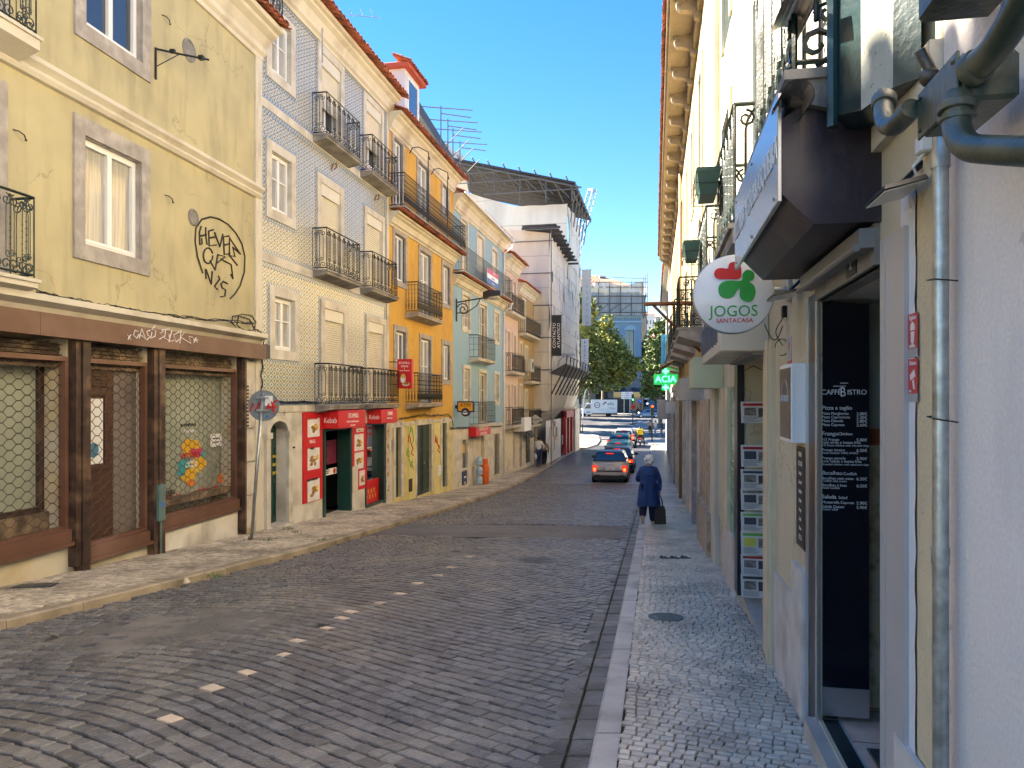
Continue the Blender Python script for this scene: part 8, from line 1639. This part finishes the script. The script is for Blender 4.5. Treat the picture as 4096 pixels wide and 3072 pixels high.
    for s_ in 'LR': 
        a,t=Vector(P['an'+s_]),Vector(P['to'+s_]); he=a+(a-t).normalized()*.05*k+Vector((0,0,-.03*k)); skin('shoe',[tuple(a+Vector((0,0,-.02*k))),tuple(t),tuple(he)],[(0,1),(0,2)],[.05*k,.042*k,.04*k],shoes,r_,1)
    hd=Vector(P['head']); cr=Vector(P['crown']); rs=random.Random(int(h*1000)); b=MB(); c=(hd+cr)/2+Vector((0,-.018*k,.012*k)); b.sph(tuple(c),.105*k,14,sc=(.95,1.0,1.12))
    if hairlen: b.loft([[(x*.105*k+c[0],y*.09*k+c[1]-.02*k,c[2]-hairlen*t*k) for x,y in [(math.cos(q),math.sin(q)) for q in [2*math.pi*j/12 for j in range(12)]]] for t in (0,.5,1)])
    hr=b.build('hair',hair,r_,smooth=True)
    b=MB(); fy=hd[1]+.095*k
    for sx in (-1,1): b.sph((hd[0]+sx*.032*k,fy-.008*k,(hd[2]+cr[2])/2-.012*k),.009*k,6,1); b.sph((hd[0]+sx*.095*k,hd[1],(hd[2]+cr[2])/2-.02*k),.022*k,6,0,sc=(.4,.8,1.2))
    b.sph((hd[0],fy+.004*k,(hd[2]+cr[2])/2-.04*k),.014*k,6,0,sc=(.8,1,1.3)); b.sph((hd[0],fy-.008*k,(hd[2]+cr[2])/2-.075*k),.018*k,6,2,sc=(1.3,.4,.4)); b.build('face',[skn,dark,mat('lip_colour',(.35,.12,.1),.6,b=0)],r_,smooth=True)
    return r_,P,k
jeans=mat('dark_blue_jeans',(.025,.04,.10),.8,0,.15,12,.2,60); blackt=mat('black_trousers',(.012,.012,.015),.8,0,.1,8); hairb=mat('dark_brown_hair',(.018,.011,.008),.6,0,.3,40,.3,60); shoeb=mat('dark_shoes',(.03,.028,.026),.6,b=0); tanm2=mat('tan_shoe',(.40,.28,.18),.6,b=0)
# old woman
blue_c=mat('dark_blue_denim_coat',(.009,.040,.145),.75,0,.2,6,.4,60,c2=(.018,.075,.23),s2=3,t2=.6); navy=mat('navy_trousers',(.006,.010,.035),.8,0,.1,6); whh=mat('white_hair',(.90,.86,.78),.6,0,.2,40,.8,45)
Yw=15.95; pw=((648.5-CU)/F*Yw,Yw,g(Yw)+.006)
wmn,P,k=person('old woman with white curly hair in a long blue coat, walking away with a bag',pw,R(-8),1.50,dict(knL=(-.12,.12,.50),anL=(-.15,-.24,.25),toL=(-.15,-.22,.07),knR=(.10,.04,.50),anR=(.11,.0,.09),toR=(.11,.18,.04),elL=(-.27,.06,1.12),wrL=(-.22,.24,1.06),haL=(-.19,.31,1.06),elR=(.27,-.0,1.10),wrR=(.27,.02,.84),haR=(.27,.02,.76),neck=(.01,.05,1.45),head=(.02,.08,1.55),crown=(.02,.07,1.63),shL=(-.18,.02,1.37),shR=(.18,.02,1.37)),blue_c,navy,whh,mat('beige_shoe',(.42,.36,.28),.7,b=0),tr=1.55,wide=1.12)
b=MB(); RG=[(1.44,.07,.07,.04),(1.40,.14,.10,.02),(1.34,.20,.125,.01),(1.25,.215,.14,.0),(1.08,.195,.145,.0),(.95,.235,.185,.0),(.80,.25,.20,.0),(.65,.26,.215,-.01),(.55,.27,.23,-.01),(.49,.275,.235,-.01)]
rg=[]
for z_,rx,ry,oy in RG:
    f_=max(0,(1.2-z_))*.05; rg.append([((rx+f_*math.sin(7*t+1)*.6)*math.cos(t)*k,((ry+f_*math.sin(9*t))*math.sin(t)+oy)*k,(z_+(.015*math.sin(3*t) if z_<.5 else 0))*k) for t in [2*math.pi*j/36 for j in range(36)]])
b.loft(rg,cap=False); ct=b.build('coat',blue_c,wmn,smooth=True)
b=MB(); b.cbox(-.17*k,.17*k,-.150*k,-.138*k,1.235*k,1.243*k,.002); b.cbox(-.03*k,.03*k,-.156*k,-.14*k,1.21*k,1.24*k,.003); b.build('yoke_seam',mat('denim_seam',(.004,.015,.06),.8,b=0),ct)
b=MB(); rs=random.Random(6); hc=Vector(P['head'])*.5+Vector(P['crown'])*.5
for q in range(90):
    a=rs.uniform(0,6.28); e=rs.uniform(-.9,1.4); d=Vector((math.cos(a)*math.cos(e),math.sin(a)*math.cos(e),math.sin(e))); 
    if d.y>.55 and d.z<.3: continue
    p=hc+Vector((d.x*.098,d.y*.10-.015,d.z*.105+.01))*k; b.sph(tuple(p),rs.uniform(.022,.036),6)
b.build('curls',whh,[c for c in wmn.children if c.name.startswith('hair')][0],smooth=True)
# bag
M_=wmn.matrix_basis if False else Matrix.Translation(pw)@Matrix.Rotation(R(-8),4,'Z'); hp=M_@(Vector(P['haR']))
bag=mat('grey_brown_bag_fabric',(.045,.04,.036),.85,0,.15,8,.3,60)
bl=(hp.x,hp.y,g(Yw)+.045); hz=hp.z-bl[2]; b=MB(); b.loft([[(-.115,-.07,0),(.115,-.07,0),(.115,.07,0),(-.115,.07,0)],[(-.125,-.075,.05),(.125,-.075,.05),(.125,.075,.05),(-.125,.075,.05)],[(-.115,-.06,.30),(.115,-.06,.30),(.115,.06,.30),(-.115,.06,.30)],[(-.09,-.045,.385),(.09,-.045,.385),(.09,.045,.385),(-.09,.045,.385)]]); bg_=b.build('shopping_bag',bag,None,loc=bl,label='dark grey fabric shopping bag hanging from the old woman right hand',cat='bag',smooth='auto')
for sy in (-.04,.04): b=MB(); b.tube([(-.06,sy,.37),(-.05,sy*.6,hz-.12),(-.015,0,hz-.02),(.015,0,hz-.02),(.05,sy*.6,hz-.12),(.06,sy,.37)],.010,5); b.build('handle',navy,bg_,smooth=True)
# couple
Yc_=44.3
def at_left(u,Y): return ((u-CU)/F*Y,Y,g(Y)+.01)
mp2,P,k=person('man in white shirt and jeans walking away beside the woman',at_left(538.8,Yc_),yw,1.80,dict(anL=(-.10,.12,.09),toL=(-.10,.26,.04),anR=(.10,-.18,.12),toR=(.10,-.06,.04),elR=(.27,.05,1.15),wrR=(.24,.12,.95)),mat('white_shirt',(.68,.66,.64),.8,0,.06,8,.2,30),jeans,hairb,shoeb,tr=1.1,wide=1.12)
person('woman in patterned brown top and black leggings walking away beside the man',at_left(544.3,Yc_+.1),yw,1.66,dict(anL=(-.08,.05,.09),anR=(.06,-.05,.09),toR=(.06,.08,.04),elR=(.25,.0,1.12)),mat('brown_print_top',(.22,.17,.13),.8,0,.6,30,0),blackt,hairb,tanm2,tr=.9,hairlen=.22,wide=1.1)
b=MB(); b.sph((0,0,.20),.17,10,sc=(.7,.6,1.25)); b.tube([(0,0,.38),(.02,.02,.5)],.02,5); p=at_left(534.9,Yc_); b.build('carrier_bag',mat('white_plastic_bag',(.65,.66,.68),.5,0,.08,8,.5,20),None,smooth=True,loc=(p[0]+.02,p[1],p[2]+.42),label='white plastic carrier bag held by the man in the white shirt',cat='bag')
# pedestrians at the right corner
cor=mat('coral_top',(.55,.25,.18),.8,0,.1,8); 
for u,Y,h,lab,t_,bt,hl in ((650.2,81,1.68,'woman in coral top and black trousers left of the corner group',cor,blackt,.2),(655.6,79,1.66,'woman with dark hair in pale pink top and jeans at the corner',mat('pale_pink_top',(.55,.40,.36),.8,b=0),mat('light_jeans',(.14,.20,.30),.8,b=0),.25),(661.8,77,1.72,'person in dark jacket partly hidden at the end of the right wall',blackt,jeans,0)):
    person(lab,((u-CU)/F*Y,Y,g(Y)+.02),R(20) if u<652 else R(100),h,dict(anR=(.10,-.04,.09),toR=(.10,.10,.04)),t_,bt,hairb,shoeb,hairlen=hl,group='pedestrians at the corner',fing=False)
# scooter and rider
def scooter(name,label,pos,yaw,front=False,rider=True,rlab='',box=True):
    r_=empty(name,pos,yaw,label,'scooter'); dkm=mat('dark_scooter_plastic',(.03,.015,.02),.35,b=0,coat=.4)
    for y in (-.62,.66): 
        b=MB(); b.lathe([(.12,-.05),(.20,-.055),(.25,-.04),(.26,0),(.25,.04),(.20,.055),(.12,.05)],(0,y,.26),18,0); w_=b.build('wheel',tyre,r_,smooth=True); MB().lathe([(.001,-.04),(.12,-.04),(.12,.04),(.001,.04)],(0,y,.26),12,0).build('rim',rimm,w_)
    b=MB(); b.loft([[(-.10,-.85,.52),(.10,-.85,.52),(.08,-.85,.74),(-.08,-.85,.74)],[(-.19,-.55,.32),(.19,-.55,.32),(.16,-.5,.80),(-.16,-.5,.80)],[(-.18,-.1,.28),(.18,-.1,.28),(.15,-.05,.78),(-.15,-.05,.78)],[(-.14,.1,.24),(.14,.1,.24),(.12,.1,.34),(-.12,.1,.34)],[(-.16,.38,.24),(.16,.38,.24),(.14,.38,.34),(-.14,.38,.34)]]); b.build('body',dkm,r_,smooth='auto')
    b=MB(); b.loft([[(-.20,.40,.28),(.20,.40,.28),(.18,.48,.28),(-.18,.48,.28)],[(-.22,.42,.7),(.22,.42,.7),(.15,.56,.7),(-.15,.56,.7)],[(-.12,.38,1.0),(.12,.38,1.0),(.08,.50,1.0),(-.08,.50,1.0)]]); b.tube([(0,.66,.26),(0,.48,.9)],.03,6); b.build('front_shield',dkm,r_,smooth='auto')
    b=MB(); b.tube([(-.34,.30,1.02),(-.1,.40,1.03),(.1,.40,1.03),(.34,.30,1.02)],.018,6); b.build('handlebar',blkp,r_)
    for sx in (-1,1): b=MB(); b.tube([(sx*.25,.35,1.03),(sx*.36,.35,1.22)],.008,4); b.sph((sx*.38,.35,1.25),.07,8,sc=(1,.3,.6)); b.build('mirror',blkp,r_)
    b=MB(); b.loft([[(-.13,-.62,.80),(.13,-.62,.80),(.13,0,.79),(-.13,0,.79)],[(-.15,-.62,.86),(.15,-.62,.86),(.13,0,.85),(-.13,0,.85)]]); b.build('seat',blkp,r_)
    MB().cbox(-.09,.09,-.88,-.84,.62,.72,.01).build('tail_light',tail,r_); pl=MB().cbox(-.10,.10,-.93,-.915,.40,.54,.004).build('number_plate',wht,r_)
    MB().sph((0,.58,.85),.09,8,sc=(1.1,.6,.8)).build('headlight',MC['lit_headlamp'] if front else cglass,r_,smooth=True)
    if rider:
        pr_,P,k=person(rlab,pos,yaw,1.72,dict(pel=(0,-.22,.92),waist=(0,-.20,1.05),chest=(0,-.12,1.24),neck=(0,-.06,1.40),head=(0,.0,1.49),crown=(0,.0,1.57),shL=(-.18,-.1,1.34),elL=(-.33,.06,1.14),wrL=(-.32,.26,1.06),haL=(-.30,.30,1.05),shR=(.18,-.1,1.34),elR=(.33,.06,1.14),wrR=(.32,.26,1.06),haR=(.30,.30,1.05),hiL=(-.11,-.2,.88),knL=(-.30,.12,.66),anL=(-.36,-.10,.12),toL=(-.38,.04,.05),hiR=(.11,-.2,.88),knR=(.30,.12,.66),anR=(.36,-.10,.12),toR=(.38,.04,.05)),mat('black_jacket',(.02,.02,.024),.6,b=0),blackt,hairb,shoeb,fing=False)
        b=MB(); hc=Vector(P['head'])*.4+Vector(P['crown'])*.6; b.sph(tuple(hc),.145,14,sc=(.95,1.05,1)); b.build('helmet',mat('black_helmet',(.015,.015,.02),.15,b=0,coat=.8),pr_,smooth=True)
    return r_
Ys=66; sp_=((640.2-CU)/F*Ys,Ys,g(Ys)-RD)
scooter('scooter','scooter with lit tail light waiting on the right of the car queue',sp_,yw,rlab='delivery rider in black with helmet astride the scooter')
b=MB(); b.cbox(-.25,.25,-.20,.20,0,.50,.02); bx=b.build('delivery_box',mat('bright_yellow_box',(.75,.50,.01),.5,b=0),None,loc=(sp_[0]-.10,sp_[1]-.50,sp_[2]+.98),rot=(0,0,yw),label='bright yellow cube delivery box on the back of the scooter rider',cat='delivery box',smooth='auto'); MB().box(-.24,.24,-.204,-.199,.40,.42).build('lid_seam',blkp,bx)
Ym=128; scooter('motorcycle','motorcycle with lit headlight facing the camera beyond the island',((638-CU)/F*Ym,Ym,g(Ym)-RD),R(180),front=True,rlab='rider in dark clothes on the motorcycle with its headlight on')
